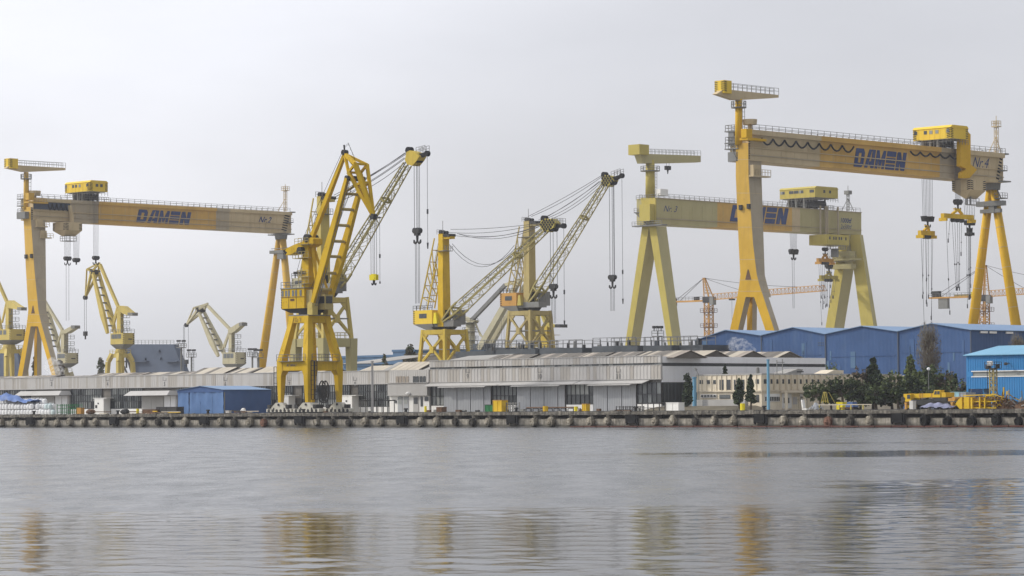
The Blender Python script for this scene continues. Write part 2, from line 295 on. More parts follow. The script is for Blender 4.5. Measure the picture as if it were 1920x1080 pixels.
# fine pieces that the photograph cannot tell apart one by one stay joined, one part of kind stuff
SMALL = set('hazard_stripe wall_seam jib_railing girder_railing deck_railing trolley_railing roof_railing portal_railing counter_jib_railing mast_ladder boom_ladder ladder mast_platform side_platform '
            'hoist_rope luffing_rope back_rope sling aux_rope boom_lacing boom_chord festoon_cable lettering bay_number check_mark head_sheave trolley_frame rope_drum column_platform chain wheel drive_motor edge_mark '
            'rib hoop boom_collar service_gallery leg_platform end_platform eaves_light deck_gear fly_strut boom_rung climbing_frame tower_head jib counter_jib pendant mast anemometer_mast support_frame shelf_bracket gallery roof_vent '
            'wall_trim fascia_trim window_trim pier side_plate slewing_frame back_frame trolley_arm stay_strut sheave head_platform stiffener plate_seam'.split())
SPLIT = set('side_plate boom_foot upright door_pane notice outrigger window post runner lower_leg_pad roof_window gable_pane'.split())
class MB:
    def __init__(s): s.v = []; s.f = []; s.m = []; s.k = 0; s.g = []
    def sub(s, a, b):
        q = MB(); q.v = s.v[a[0]:b[0]]; q.f = [[i-a[0] for i in f] for f in s.f[a[1]:b[1]]]; q.m = s.m[a[1]:b[1]]; q.g = [(0, 0)]; return q
    def add(s, vs, fs, k=None):
        s.g.append((len(s.v), len(s.f))); o = len(s.v); s.v += [Vector(p) for p in vs]
        for f in fs: s.f.append([i+o for i in f]); s.m.append(s.k if k is None else k)
        return s
    def hexa(s, a, b, k=None):       # two loops of n points each: closed prism
        n = len(a)
        fs = [list(range(n))[::-1], [n+i for i in range(n)]] + [[i, (i+1) % n, n+(i+1) % n, n+i] for i in range(n)]
        return s.add(list(a)+list(b), fs, k)
    def box(s, U0, U1, V0, V1, z0, z1, k=None):
        a = [uv(U0, V0, z0), uv(U1, V0, z0), uv(U1, V1, z0), uv(U0, V1, z0)]
        return s.hexa(a, [p+EZ*(z1-z0) for p in a], k)
    def cbox(s, c, su, sv, sz, ex=EU, ey=EV, k=None):     # box by centre and axes
        ez = ex.cross(ey).normalized()
        a = [c+ex*(x*su/2)+ey*(y*sv/2)-ez*(sz/2) for x, y in ((-1, -1), (1, -1), (1, 1), (-1, 1))]
        return s.hexa(a, [p+ez*sz for p in a], k)
    def beam(s, p, q, w, h=None, w2=None, h2=None, side=None, k=None):
        h = w if h is None else h; w2 = w if w2 is None else w2; h2 = h if h2 is None else h2
        d = (q-p).normalized()
        if side is None:
            side = d.cross(EZ)
            if side.length < .05: side = EU.copy()
        side = (side-d*side.dot(d)).normalized(); up = side.cross(d)
        c = lambda o, a, b: [o+side*(x*a/2)+up*(y*b/2) for x, y in ((-1, -1), (1, -1), (1, 1), (-1, 1))]
        return s.hexa(c(p, w, h), c(q, w2, h2), k)
    def tube(s, p, q, r, r2=None, n=8, k=None):
        r2 = r if r2 is None else r2; d = (q-p).normalized(); a = d.orthogonal().normalized(); b = d.cross(a)
        c = lambda o, rr: [o+a*(rr*math.cos(2*math.pi*i/n))+b*(rr*math.sin(2*math.pi*i/n)) for i in range(n)]
        return s.hexa(c(p, r), c(q, r2), k)
    def rope(s, pts, r=.06, k=None):
        for a, b in zip(pts, pts[1:]): s.tube(a, b, r, r, 4, k)
        return s
    def prism(s, pts, ext, k=None): return s.hexa(pts, [p+ext for p in pts], k)
    def pV(s, pxs, V, depth, k=None): return s.prism([hV(x, y, V) for x, y in pxs], EV*depth, k)     # face towards the water
    def pU(s, pxs, U, depth, k=None): return s.prism([hU(x, y, U) for x, y in pxs], EU*-depth, k)    # face towards near right
    def quad(s, a, b, c, d, k=None): return s.add([a, b, c, d], [[0, 1, 2, 3]], k)
    def ball(s, c, rx, ry, rz, n=8, m=5, jit=0, k=None):
        vs = [c+Vector((0, 0, rz))]
        for j in range(1, m):
            th = math.pi*j/m
            for i in range(n):
                ph = 2*math.pi*(i+.5*(j % 2))/n; q = 1+R.uniform(-jit, jit)
                vs.append(c+Vector((rx*math.sin(th)*math.cos(ph)*q, ry*math.sin(th)*math.sin(ph)*q, rz*math.cos(th)*q)))
        vs.append(c-Vector((0, 0, rz))); L = len(vs)-1; fs = []
        for i in range(n):
            fs.append([0, 1+i, 1+(i+1) % n]); fs.append([L, 1+(m-2)*n+(i+1) % n, 1+(m-2)*n+i])
        for j in range(m-2):
            for i in range(n):
                a = 1+j*n; fs.append([a+i, a+n+i, a+n+(i+1) % n, a+(i+1) % n])
        return s.add(vs, fs, k)
    def rail(s, pts, h=1.1, step=2.2, r=.05, k=None):
        for a, b in zip(pts, pts[1:]):
            L = (b-a).length; n = max(1, round(L/step))
            for i in range(n+1): q = a.lerp(b, i/n); s.beam(q, q+EZ*h, r*1.6, k=k)
            for z in (h, h*.55): s.beam(a+EZ*z, b+EZ*z, r*1.6, k=k)
        return s
    def ladder(s, p, q, side, w=.7, step=.9, r=.05, k=None):
        L = (q-p).length; n = max(2, int(L/step))
        for x in (-1, 1): s.beam(p+side*(x*w/2), q+side*(x*w/2), r*2, k=k)
        for i in range(n+1):
            c = p.lerp(q, i/n); s.beam(c-side*(w/2), c+side*(w/2), r*1.6, k=k)
        return s
    def lattice(s, p, q, w, h, n, r=.09, rl=.05, side=EV, pinch0=1, pinch1=1, k=None):
        d = (q-p).normalized(); side = (side-d*side.dot(d)).normalized(); up = side.cross(d)
        if up.z < 0: up = -up
        def ring(t):
            f = 1.0
            if t < .15: f = pinch0+(1-pinch0)*t/.15
            if t > .85: f = pinch1+(1-pinch1)*(1-t)/.15
            c = p.lerp(q, t); return [c+side*(x*w*f/2)+up*(y*h*f/2) for x, y in ((-1, -1), (1, -1), (1, 1), (-1, 1))]
        rs = [ring(i/n) for i in range(n+1)]
        for i in range(n):
            for c in range(4):
                s.beam(rs[i][c], rs[i+1][c], r*2, k=k)
                a, b = (c, (c+1) % 4) if i % 2 else ((c+1) % 4, c)
                s.beam(rs[i][a], rs[i+1][b], rl*2, k=k)
                if i % 3 == 0: s.beam(rs[i][c], rs[i][(c+1) % 4], rl*2, k=k)
        return rs
    def mesh(s, name, mats, frame, smooth=False):
        loc, rot = frame; Mi = Matrix.Rotation(-rot, 3, 'Z')
        me = bpy.data.meshes.new(name); me.from_pydata([Mi @ (p-loc) for p in s.v], [], s.f)
        for m in (mats if isinstance(mats, (list, tuple)) else [mats]): me.materials.append(M[m])
        me.polygons.foreach_set('material_index', s.m)
        if smooth: me.polygons.foreach_set('use_smooth', [True]*len(s.f))
        me.update(); return me
    def part(s, name, mats, parent, smooth=False, label=None, kind=None):
        if not s.f: return None
        if kind is None and name in SMALL and (len(s.f) > 12 or name == 'hazard_stripe'): kind = 'stuff'
        if name in SPLIT and len(s.g) > 1:
            return [s.sub(a, b).part(name, mats, parent, smooth, label, kind) for a, b in zip(s.g, s.g[1:]+[(len(s.v), len(s.f))])]
        fr = FRAMES[parent]; o = bpy.data.objects.new(name, s.mesh(name, mats, fr, smooth)); COL.objects.link(o)
        o.parent = parent; FRAMES[o] = fr; return setp(o, label, kind=kind)
    def top(s, name, mats, label=None, cat=None, group=None, kind=None, smooth=False, rot=ROT):
        xs = [p.x for p in s.v]; ys = [p.y for p in s.v]; zs = [p.z for p in s.v]
        loc = Vector(((min(xs)+max(xs))/2, (min(ys)+max(ys))/2, min(zs)))
        o = bpy.data.objects.new(name, s.mesh(name, mats, (loc, rot), smooth)); COL.objects.link(o)
        o.location = loc; o.rotation_euler = (0, 0, rot); FRAMES[o] = (loc, rot); return setp(o, label, cat, group, kind)
def dangling(a, b, sag, n=10): return [a.lerp(b, i/n)-EZ*(sag*4*(i/n)*(1-i/n)) for i in range(n+1)]

def text_geo(body, bold=False):
    c = bpy.data.curves.new('txt', 'FONT'); c.body = body; c.resolution_u = 2
    if bold: c.offset = .02
    o = bpy.data.objects.new('txt', c); COL.objects.link(o)
    dg = bpy.context.evaluated_depsgraph_get(); me = bpy.data.meshes.new_from_object(o.evaluated_get(dg))
    vs = [v.co.copy() for v in me.vertices]; fs = [list(p.vertices) for p in me.polygons]
    bpy.data.objects.remove(o); bpy.data.curves.remove(c); bpy.data.meshes.remove(me); return vs, fs
def text_on(mb, body, bl, br, tl, out, shear=0, bold=False):
    """lettering stretched into the parallelogram bottom-left, bottom-right, top-left, raised by out"""
    vs, fs = text_geo(body, bold)
    x0 = min(v.x for v in vs); x1 = max(v.x for v in vs); y0 = min(v.y for v in vs); y1 = max(v.y for v in vs)
    P = []
    for v in vs:
        b = (v.y-y0)/(y1-y0); a = (v.x-x0)/(x1-x0)*(1-shear)+b*shear
        P.append(bl+(br-bl)*a+(tl-bl)*b+out)
    mb.add(P, fs)
LET = {'D': [[(0, 0), (.36, 0), (.36, 1), (0, 1)], [(.36, .76), (.66, .76), (.66, 1), (.36, 1)], [(.36, 0), (.66, 0), (.66, .24), (.36, .24)], [(.66, 0), (.82, 0), (1, .2), (1, .8), (.82, 1), (.66, 1)]],
       'A': [[(0, 0), (.33, 0), (.60, 1), (.30, 1)], [(.66, 0), (1, 0), (1, 1), (.60, 1), (.60, .92), (.66, .92)], [(.42, .16), (.66, .16), (.66, .36), (.48, .36)]],
       'M': [[(0, 0), (.27, 0), (.27, 1), (0, 1)], [(.73, 0), (1, 0), (1, 1), (.73, 1)], [(.27, 1), (.27, .55), (.44, 0), (.5, .3), (.5, .42)], [(.73, 1), (.5, .42), (.5, .3), (.56, 0), (.73, .55)]],
       'E': [[(0, 0), (1, 0), (1, .29), (0, .29)], [(0, .36), (1, .36), (1, .64), (0, .64)], [(0, .71), (1, .71), (1, 1), (0, 1)]],
       'N': [[(0, 0), (.36, 0), (.36, .95), (0, .95)], [(.64, 0), (1, 0), (1, 1), (.64, 1)], [(0, 1), (.36, 1), (.64, .45), (.64, 0), (.58, 0), (.36, .45), (.1, .95)]]}
def big_word(parent, word, bl, br, tl, out, mat):
    n = len(word); gap = .12; sh = .05; w = (1-sh+0)/n
    for i, ch in enumerate(word):
        mb = MB()
        for poly in LET[ch]:
            P = []
            for x, y in poly:
                a = i*w+(x*(1-gap))*w*1.0+y*sh; P.append(bl+(br-bl)*a+(tl-bl)*y+out)
            mb.prism(P, out.normalized()*.06)
        mb.part('letter', mat, parent)
def chevrons(mb, a, b, w, n, k=0):
    """black hazard strokes between a (bottom) and b (top), w = width vector"""
    for i in range(n):
        p = a.lerp(b, (i+.1)/n); q = a.lerp(b, (i+.55)/n); s = (b-a)/n*.45
        mb.add([p, p+w+s, q+w+s, q], [[0, 1, 2, 3]], k)
# ================================================================== SETTING
import numpy as np
def water_mesh():
    """one sheet: real small waves in the nearer water, flat beyond (ripples there come from the material)"""
    rg = np.random.default_rng(4)
    ys = [40.0]
    while ys[-1] < 200: ys.append(ys[-1]+min(.55, max(.16, ys[-1]**2*5e-5)))
    ys = np.array(ys); ts = np.linspace(-1, 1, 420)
    T, Y = np.meshgrid(ts, ys); X = T*Y*.215; Z = np.zeros_like(X)
    for i in range(60):
        lam = .5*(3.0/.5)**rg.random(); th = rg.uniform(-1.25, 1.25); k = 2*np.pi/lam; sl = .0092*(lam/1.6)**-.1
        Z += sl/k*np.sin(k*(X*np.sin(th)+Y*np.cos(th))+rg.random()*6.28+.35*np.sin(X*.21+i)+.3*np.sin(Y*.13+2*i))
    gust = .75+.5*np.sin(X*.11+1.3*np.sin(Y*.06))*np.sin(Y*.09+1.0)
    edge = np.clip((200-Y)/60, 0, 1)*np.clip((Y-40)/5, 0, 1)*np.clip((1-abs(T))*12, 0, 1)
    Z *= gust*edge
    n, mcols = X.shape; V = np.stack([X, Y, Z], -1).reshape(-1, 3); idx = np.arange(n*mcols).reshape(n, mcols)
    F = np.stack([idx[:-1, :-1], idx[:-1, 1:], idx[1:, 1:], idx[1:, :-1]], -1).reshape(-1, 4).tolist()
    V = V.tolist(); o = len(V); y1 = float(ys[-1])
    V += [(-1500, -60, 0), (1500, -60, 0), (1500, 700, 0), (-1500, 700, 0), (-40*.215, 40, 0), (40*.215, 40, 0), (y1*.215, y1, 0), (-y1*.215, y1, 0)]
    F += [[o, o+1, o+5, o+4], [o+1, o+2, o+6, o+5], [o+2, o+3, o+7, o+6], [o+3, o, o+4, o+7]]
    me = bpy.data.meshes.new('water'); me.from_pydata(V, [], F); me.materials.append(M['water']); me.polygons.foreach_set('use_smooth', [True]*len(F)); me.update()
    w = bpy.data.objects.new('water', me); COL.objects.link(w); w['kind'] = 'structure'
water_mesh()
m = MB(); m.quad(uv(-1100, 1.5, GZ), uv(700, 1.5, GZ), uv(700, 1300, GZ), uv(-1100, 1300, GZ)); m.top('ground', 'concrete_apron', kind='structure')

PIT = 27.1; UB0 = -135.4
body = MB(); body.box(-300, 260, 2.4, 3.2, -1.5, 2.0)
quay = body.top('quay_wall', 'concrete_dark', kind='structure')
for k in range(-1, 10):
    a = UB0+PIT*k; c = MB(); j = R.uniform(-.03, .03)
    c.box(a+.04, a+PIT-.04, -.45, 3.3, 2.0, GZ+.01+j*.3); c.part('cap_beam', 'quay_cap', quay)
fpx = [6, 29, 87, 110, 134, 160, 183, 247, 271, 300, 324, 351, 417.5, 442, 473, 498, 527, 597, 626, 658, 688, 717, 792, 822, 857, 890, 919, 1005, 1037, 1072, 1111, 1142, 1231, 1265, 1307, 1342, 1378, 1473, 1510, 1556, 1596, 1634, 1739, 1780, 1825, 1871, 1914]
dpx = [60, 217, 386, 565, 757, 964, 1188, 1429, 1687]
FU = [hVz(x, 785, 0)[0] for x in fpx]; DU = [hVz(x, 785, 0)[0] for x in dpx]
allU = sorted(FU+DU); allU = [-145-PIT/4*i for i in range(8, 0, -1) if -145-PIT/4*i < allU[0]-4]+allU+[allU[-1]+6.5*i for i in range(1, 8)]
for a, b in zip(allU, allU[1:]):
    if b-a > 9: pass
    p = MB(); t = R.uniform(-.05, .05); zt = 1.45+R.uniform(-.12, .05)
    p.box(a+.38, b-.38, t, .9, -1.2, zt); p.part('wall_panel', 'quay_face', quay)
p = MB()
for a in allU:
    p.box(a-.36, a+.36, -.12, .9, -1.2, 1.98)
    p.hexa([uv(a-.3, -.45, 1.98), uv(a+.3, -.45, 1.98), uv(a+.3, -.12, 1.98), uv(a-.3, -.12, 1.98)], [uv(a-.3, -.2, 1.5), uv(a+.3, -.2, 1.5), uv(a+.3, -.12, 1.5), uv(a-.3, -.12, 1.5)])
p.part('pier', 'quay_face', quay)
p = MB(); p.box(-300, 260, -.28, 0, -1.2, .16); p.part('waterline_ledge', 'concrete_dark', quay)
# oil boom floating along the right half of the wall
p = MB(); a0 = hVz(1070, 799, -1.0)[0]; pts = [uv(a0+i*3.0, -1.0+R.uniform(-.15, .15), .08+R.uniform(-.03, .03)) for i in range(60)]
for a, b in zip(pts, pts[1:]): p.tube(a, b.lerp(a, .06), .14, .14, 8)
p.top('oil_boom', 'boom_red', 'thin dark red floating oil boom lying along the foot of the quay wall', 'oil boom')

def tyre(c, r, w, mb):
    n = 14; prof = [(r*.52, -w*.5), (r*.9, -w*.5), (r, -w*.32), (r, w*.32), (r*.9, w*.5), (r*.52, w*.5)]
    vs = []; fs = []; L = len(prof)
    for i in range(n):
        th = 2*math.pi*i/n
        for rr, y in prof:
            q = 1+R.uniform(-.07, .07); vs.append(c+EU*(rr*.88*q*math.cos(th))+EZ*(rr*1.08*q*math.sin(th))+EV*(y+R.uniform(-.04, .04)))
    for i in range(n):
        for j in range(L): fs.append([i*L+j, i*L+(j+1) % L, ((i+1) % n)*L+(j+1) % L, ((i+1) % n)*L+j])
    mb.add(vs, fs)
def fender(U, kind):
    r = R.choice((.6, .66, .7, .74, .8, .84)); zc = .93+R.uniform(-.2, .13); cV = -.5
    lab = {'tyre_mud': 'mud-caked brown tyre fender hung against the pale concrete quay face', 'rubber': 'clean black tyre fender hung on the quay wall below the scrap yard end',
           'tyre_red': 'reddish brown tyre fender hung on the quay wall among mud-caked ones', 'dark': 'dark weathered tyre fender hung between mud-caked ones on the quay face'}[kind]
    t = thing('tyre_fender', lab, 'fender', uv(U, cV, zc-r), 'tyre fenders along the quay wall')
    mb = MB(); tyre(uv(U+R.uniform(-.1, .1), cV, zc), r, R.uniform(.6, .95), mb); mb.part('tyre', {'dark': 'tyre_dark', 'tyre_mud': 'fender_skin'}.get(kind, kind), t)
    if kind != 'rubber':
        mb = MB(); mb.ball(uv(U, cV-.05, zc), r*.72, r*.72, r*.74, 9, 6, .12); mb.part('silt_plug', {'dark': 'tyre_dark', 'tyre_mud': 'fender_skin'}.get(kind, kind), t)
    else:
        mb = MB(); mb.tube(uv(U, cV-.38, zc), uv(U, cV+.3, zc), r*.5, r*.5, 10); mb.part('core', 'recess', t)
    mb = MB(); mb.rope([uv(U-.3, -.48, 2.02), uv(U-.25, cV-.1, zc+r*.6)], .035); mb.rope([uv(U+.3, -.48, 2.02), uv(U+.25, cV-.1, zc+r*.6)], .035); mb.part('chain', 'dark_steel', t)
for x, U in zip(fpx, FU):
    fender(U, 'rubber' if x in (1739, 1780, 1825, 1871, 1914) else 'tyre_red' if x in (498, 1556) else 'dark' if x in (324, 442, 527, 626, 658, 857, 890, 300, 1596, 1307) else 'tyre_mud')
for U in DU:
    t = thing('bollard_niche', 'black rubber block fender under a mooring bollard on the quay', 'fender', uv(U, -.5, .5), 'block fenders under bollards')
    mb = MB(); mb.box(U-1.05, U+1.05, -.85, -.13, .65, 2.05); mb.part('rubber_block', 'rubber', t)
    mb = MB(); mb.box(U-1.2, U-1.06, -.6, -.13, .4, 2.0); mb.box(U+1.06, U+1.2, -.6, -.13, .4, 2.0); mb.part('side_plate', 'dark_steel', t)
    b = thing('mooring_bollard', 'rusty dark iron mooring bollard standing on the quay edge above a block fender', 'bollard', uv(U, .5, GZ+.02), 'mooring bollards')
    mb = MB(); mb.tube(uv(U, .5, GZ), uv(U, .5, GZ+.55), .28, .22, 10); mb.part('post', 'dark_steel', b)
    mb = MB(); mb.tube(uv(U, .5, GZ+.551), uv(U, .5, GZ+.8), .42, .36, 10); mb.part('head', 'dark_steel', b)
    mb = MB(); mb.tube(uv(U, .5, GZ-.0), uv(U, .5, GZ+.06), .5, .5, 10); mb.part('base_plate', 'dark_steel', b)
R.seed(41); e_ = MB()
for i in range(420):
    u = R.uniform(-165, 115); w = R.uniform(.2, 1.3); h = R.uniform(.03, .16); e_.box(u, u+w, -.45-R.uniform(.005, .07), -.3+R.uniform(0, .5), GZ-.03-R.uniform(0, .35), GZ+h) if R.random() < .5 else e_.box(u, u+w, -.45-R.uniform(.005, .05), -.446, 2.0+R.uniform(-.08, .1), 2.0+R.uniform(.15, .45))
e_.part('edge_rubble', 'quay_cap', quay, kind='stuff')
# crane rails in the apron
for V in (3.6, 11.4):
    mb = MB(); mb.box(-75, 120, V-.05, V+.05, GZ+.02, GZ+.12); mb.top('rail', 'dark_steel', kind='structure')
# ================================================================== GOLIATH CRANES
def lin(x, L): x0, y0, x1, y1 = L; return y0+(y1-y0)*(x-x0)/(x1-x0)
def jib_top(cr, mast_px, y0, y1, V, U, box, arm, plat_y, mat, house_mat, hook=None):
    """round mast with a small fixed jib crane on the rigid leg; arm and box lie in the plane U"""
    xa, xb = mast_px; pb = hU((xa+xb)/2, y0, U); pt = hU((xa+xb)/2, y1, U); Y = pb.y; r = (xb-xa)/2/FPX*Y
    mb = MB(); mb.tube(pb, pt, r, r*.92, 16); mb.part('mast', mat, cr, True)
    c = hU((xa+xb)/2, plat_y, U); mb = MB(); mb.tube(c-EZ*.2, c, r*2.1, r*2.1, 12)
    ring = [c+EU*(r*2*math.cos(i*math.pi/6))+EV*(r*2*math.sin(i*math.pi/6)) for i in range(13)]
    mb.rail(ring, 1.3, 3, .06); mb.part('mast_platform', 'grey_steel', cr)
    mb = MB(); mb.ladder(hU(xb+2, y0, U-r), hU(xb+2, plat_y, U-r), EV, .8, 1.0, .05); mb.part('mast_ladder', 'grey_steel', cr)
    mb = MB(); w = r*1.7; mb.prism([hU(x, y, U+w/2) for x, y in arm], EU*-w); a = mb.part('jib_arm', 'tan_girder' if house_mat == 'house_yellow' else 'olive_girder', cr)
    mb = MB(); ux = [p for p in arm]; tl = hU(*ux[0], U+w/2); tr = hU(*ux[1], U+w/2); mb.rail([tl, tr], 1.5, 1.6, .05); mb.rail([tl-EU*w, tr-EU*w], 1.5, 1.6, .05); mb.part('jib_railing', 'grey_steel', a)
    # counterweight box: left face (towards the water) and right face
    x0, xm, x1, yt, yb = box
    pf = hU(xm, yb, U+w*.9); Vf, z0 = touv(pf)[1], pf.z; z1 = hU(xm, yt, U+w*.9).z; V1b = hUz(x1, yb, U+w*.9)[0]; U0 = hVz(x0, yb, Vf)[0]
    mb = MB(); mb.box(U0, U+w*.9, Vf, V1b, z0, z1); b = mb.part('counterweight_box', house_mat, cr)
    if house_mat == 'house_yellow':
        h = z1-z0; mb = MB(); chevrons(mb, uv(U+w*.9-.9, Vf-.03, z0+h*.1), uv(U+w*.9-.9, Vf-.03, z1-.1), EU*.9, 5); chevrons(mb, uv(U+w*.9+.03, Vf+.9, z0+h*.1), uv(U+w*.9+.03, Vf+.9, z1-.1), EV*-.9, 5)
        chevrons(mb, uv(U0+.9, Vf-.03, z0+h*.1), uv(U0+.9, Vf-.03, z1-.1), EU*-.9, 5); mb.part('hazard_stripe', 'black_paint', b)
    if hook:
        hx, hy0, hy1 = hook; p = hU(hx, hy0, U); q = hU(hx, hy1, U)
        mb = MB(); mb.rope([p-EV*.6, q-EV*.6], .06); mb.rope([p+EV*.6, q+EV*.6], .06); mb.part('hoist_rope', 'rope', cr)
        mb = MB(); mb.cbox(q, 1.0, 1.9, 1.2); mb.tube(q-EZ*.6, q-EZ*1.8, .3, .12); mb.part('hook_block', 'dark_steel', cr)

def machine_house(cr, face, yl, yr, side, hmat, chev, wins, plane_V, gird_top_z, swins=0):
    """box above the girder: lit face (towards water) from px face[0..1], shaded face to px side"""
    x0, x1 = face
    U0, zt0 = hVz(x0, yl[0], plane_V); _, zb0 = hVz(x0, yl[1], plane_V); U1, zt1 = hVz(x1, yr[0], plane_V); _, zb1 = hVz(x1, yr[1], plane_V)
    zt = (zt0+zt1)/2; zb = (zb0+zb1)/2; V1 = hUz(side, yr[0], U1)[0]
    mb = MB(); mb.box(U0, U1, plane_V, V1, zb, zt-.6)
    Um = (plane_V+V1)/2
    a = [uv(U0-.15, plane_V-.15, zt-.6), uv(U1+.15, plane_V-.15, zt-.6), uv(U1+.15, V1+.15, zt-.6), uv(U0-.15, V1+.15, zt-.6)]
    b = [uv(U0-.15, plane_V+.6, zt), uv(U1+.15, plane_V+.6, zt), uv(U1+.15, V1-.6, zt), uv(U0-.15, V1-.6, zt)]
    mb.hexa(a, b); h = mb.part('machine_house', hmat, cr)
    n = 7
    mb = MB()
    for i in range(1, n): u = U0+(U1-U0)*i/n; mb.box(u-.06, u+.06, plane_V-.05, plane_V-.002, zb, zt-.65)
    mb.part('wall_seam', hmat, h)
    for fx in wins:
        u = U0+(U1-U0)*fx; mb = MB(); mb.box(u-.45, u+.45, plane_V-.07, plane_V-.004, zb+(zt-zb)*.42, zb+(zt-zb)*.68); mb.part('window', 'glass_dark' if R.random() < .7 else 'glass_pale', h)
    for i in range(swins):
        v = plane_V+(V1-plane_V)*(.4+.25*i); mb = MB(); mb.box(U1+.004, U1+.07, v-.45, v+.45, zb+(zt-zb)*.42, zb+(zt-zb)*.68); mb.part('window', 'glass_dark', h)
    if chev:
        mb = MB(); hh = zt-.7
        chevrons(mb, uv(U1-1.1, plane_V-.09, zb+.1), uv(U1-1.1, plane_V-.09, hh), EU*1.1, 6); chevrons(mb, uv(U1+.03, plane_V+1.1, zb+.1), uv(U1+.03, plane_V+1.1, hh), EV*-1.1, 6)
        chevrons(mb, uv(U0+1.0, plane_V-.09, zb+.1), uv(U0+1.0, plane_V-.09, hh), EU*-1.0, 6); chevrons(mb, uv(U1+.03, V1-1.0, zb+.1), uv(U1+.03, V1-1.0, hh), EV*1.0, 6); mb.part('hazard_stripe', 'black_paint', h)
    # supports and drums between house and girder
    mb = MB(); m2 = MB()
    ug = cr['_ug']
    for u in (ug[0]+.8, (ug[0]+ug[1])/2, ug[1]-.8):
        for v in (plane_V+.6, (plane_V+V1)/2, V1-.6): mb.beam(uv(u, v, gird_top_z+.05), uv(u, v, zb-.02), .5)
    for u in [U0+1+(U1-U0-2)*i/5 for i in range(6)]:
        mb.beam(uv(u, plane_V+.5, zb-.05), uv(u, V1-.5, zb-.05), .4)
    for i in range(3):
        u = ug[0]+1+(ug[1]-ug[0]-2)*i/2; m2.tube(uv(u, plane_V+1, (zb+gird_top_z)/2), uv(u, V1-1, (zb+gird_top_z)/2), (zb-gird_top_z)*.36, n=12)
    mb.part('trolley_frame', 'grey_steel', h); m2.part('rope_drum', 'dark_steel', h)
    mb = MB(); mb.rail([uv(U0, plane_V, zb-1.3), uv(U1, plane_V, zb-1.3), uv(U1, V1, zb-1.3)], 1.2, 1.2, .05); mb.rail([uv(ug[1], plane_V-2, gird_top_z+.1), uv(ug[1], V1+3, gird_top_z+.1)], 1.3, .9, .05); mb.part('trolley_railing', 'grey_steel', h)
    return U0, U1, plane_V, V1, zb, zt

def hoist(cr, U, V, ztop, zblock, n=6, w=1.6, blk=1.0, hook=True, ropes_below=None):
    mb = MB()
    for i in range(n):
        o = (i/(n-1)-.5)*w; mb.rope([uv(U, V+o, ztop), uv(U, V+o*.8, zblock)], .055)
    mb.part('hoist_rope', 'rope', cr)
    mb = MB(); z = zblock
    mb.prism([uv(U-.45, V-w*.62*blk, z+.3), uv(U-.45, V+w*.62*blk, z+.3), uv(U-.45, V+w*.5*blk, z-1.2*blk), uv(U-.45, V-w*.5*blk, z-1.2*blk)], EU*.9)
    for s in (-1, 1): mb.tube(uv(U-.6, V+s*w*.33*blk, z-.2), uv(U+.6, V+s*w*.33*blk, z-.2), .75*blk, n=10)
    mb.tube(uv(U, V, z-1.2*blk), uv(U, V, z-2.2*blk), .34*blk, .25*blk); b = mb.part('hook_block', 'dark_steel', cr)
    if hook:
        mb = MB(); c = uv(U, V, z-2.5*blk)
        for s in (-1, 1):
            pts = [c+EV*(s*.15)+EZ*.3, c+EV*(s*.45)-EZ*.35, c+EV*(s*.95)-EZ*.25, c+EV*(s*1.05)+EZ*.35]
            for a, q in zip(pts, pts[1:]): mb.tube(a, q, .22*blk, .2*blk, 6)
        mb.part('hook', 'dark_steel', b)
    return uv(U, V, z-2.6*blk)

def girder(cr, U1, width, top, bot, segs, mats_top, bands, x_end):
    """box girder: near-right face in plane U1, described by its top and bottom line in the photograph"""
    for x0, x1, mt in segs:
        mb = MB(); mb.pU([(x0, lin(x0, top)), (x1, lin(x1, top)), (x1, lin(x1, bot)), (x0, lin(x0, bot))], U1, width); mb.part('girder_segment', mt, cr)
    x0, x1 = segs[0][0], segs[-1][1]; f = lambda x, t: lin(x, top)+(lin(x, bot)-lin(x, top))*t
    for t0, t1, pr, mt in bands:
        if mt is None:
            for a, b, s in segs:
                mb = MB(); mb.prism([hU(x, f(x, t), U1+.002) for x, t in ((a, t0), (b, t0), (b, t1), (a, t1))], EU*pr); mb.part('track_beam', s, cr)
        else:
            mb = MB(); mb.prism([hU(x, f(x, t), U1+.002) for x, t in ((x0, t0), (x1, t0), (x1, t1), (x0, t1))], EU*pr); mb.part('ledge', mt, cr)
    P0, P1 = hU(x0+8, f(x0+8, .2), U1), hU(x1-6, f(x1-6, .2), U1); v0, v1 = touv(P0)[1], touv(P1)[1]; mb = MB(); n = int((v1-v0)/4.6)
    for i in range(n+1):
        v = v0+(v1-v0)*i/n; px_, _ = proj(uv(U1, v, P0.z+(P1.z-P0.z)*i/n))
        for ta, tb in ((.19, .545), (.60, .79)): mb.beam(hU(px_, f(px_, ta), U1+.01), hU(px_, f(px_, tb), U1+.01), .1, .06, side=EV)
    mb.part('stiffener', segs[0][2], cr, kind='stuff')
    a = hU(x0+4, lin(x0+4, top), U1-.1); b = hU(x1-2, lin(x1-2, top), U1-.1)
    mb = MB(); mb.rail([a, b], 1.25, 2.3, .055); mb.rail([a-EU*(width-.2), b-EU*(width-.2)], 1.25, 2.3, .055); mb.part('girder_railing', 'rail_grey', cr)

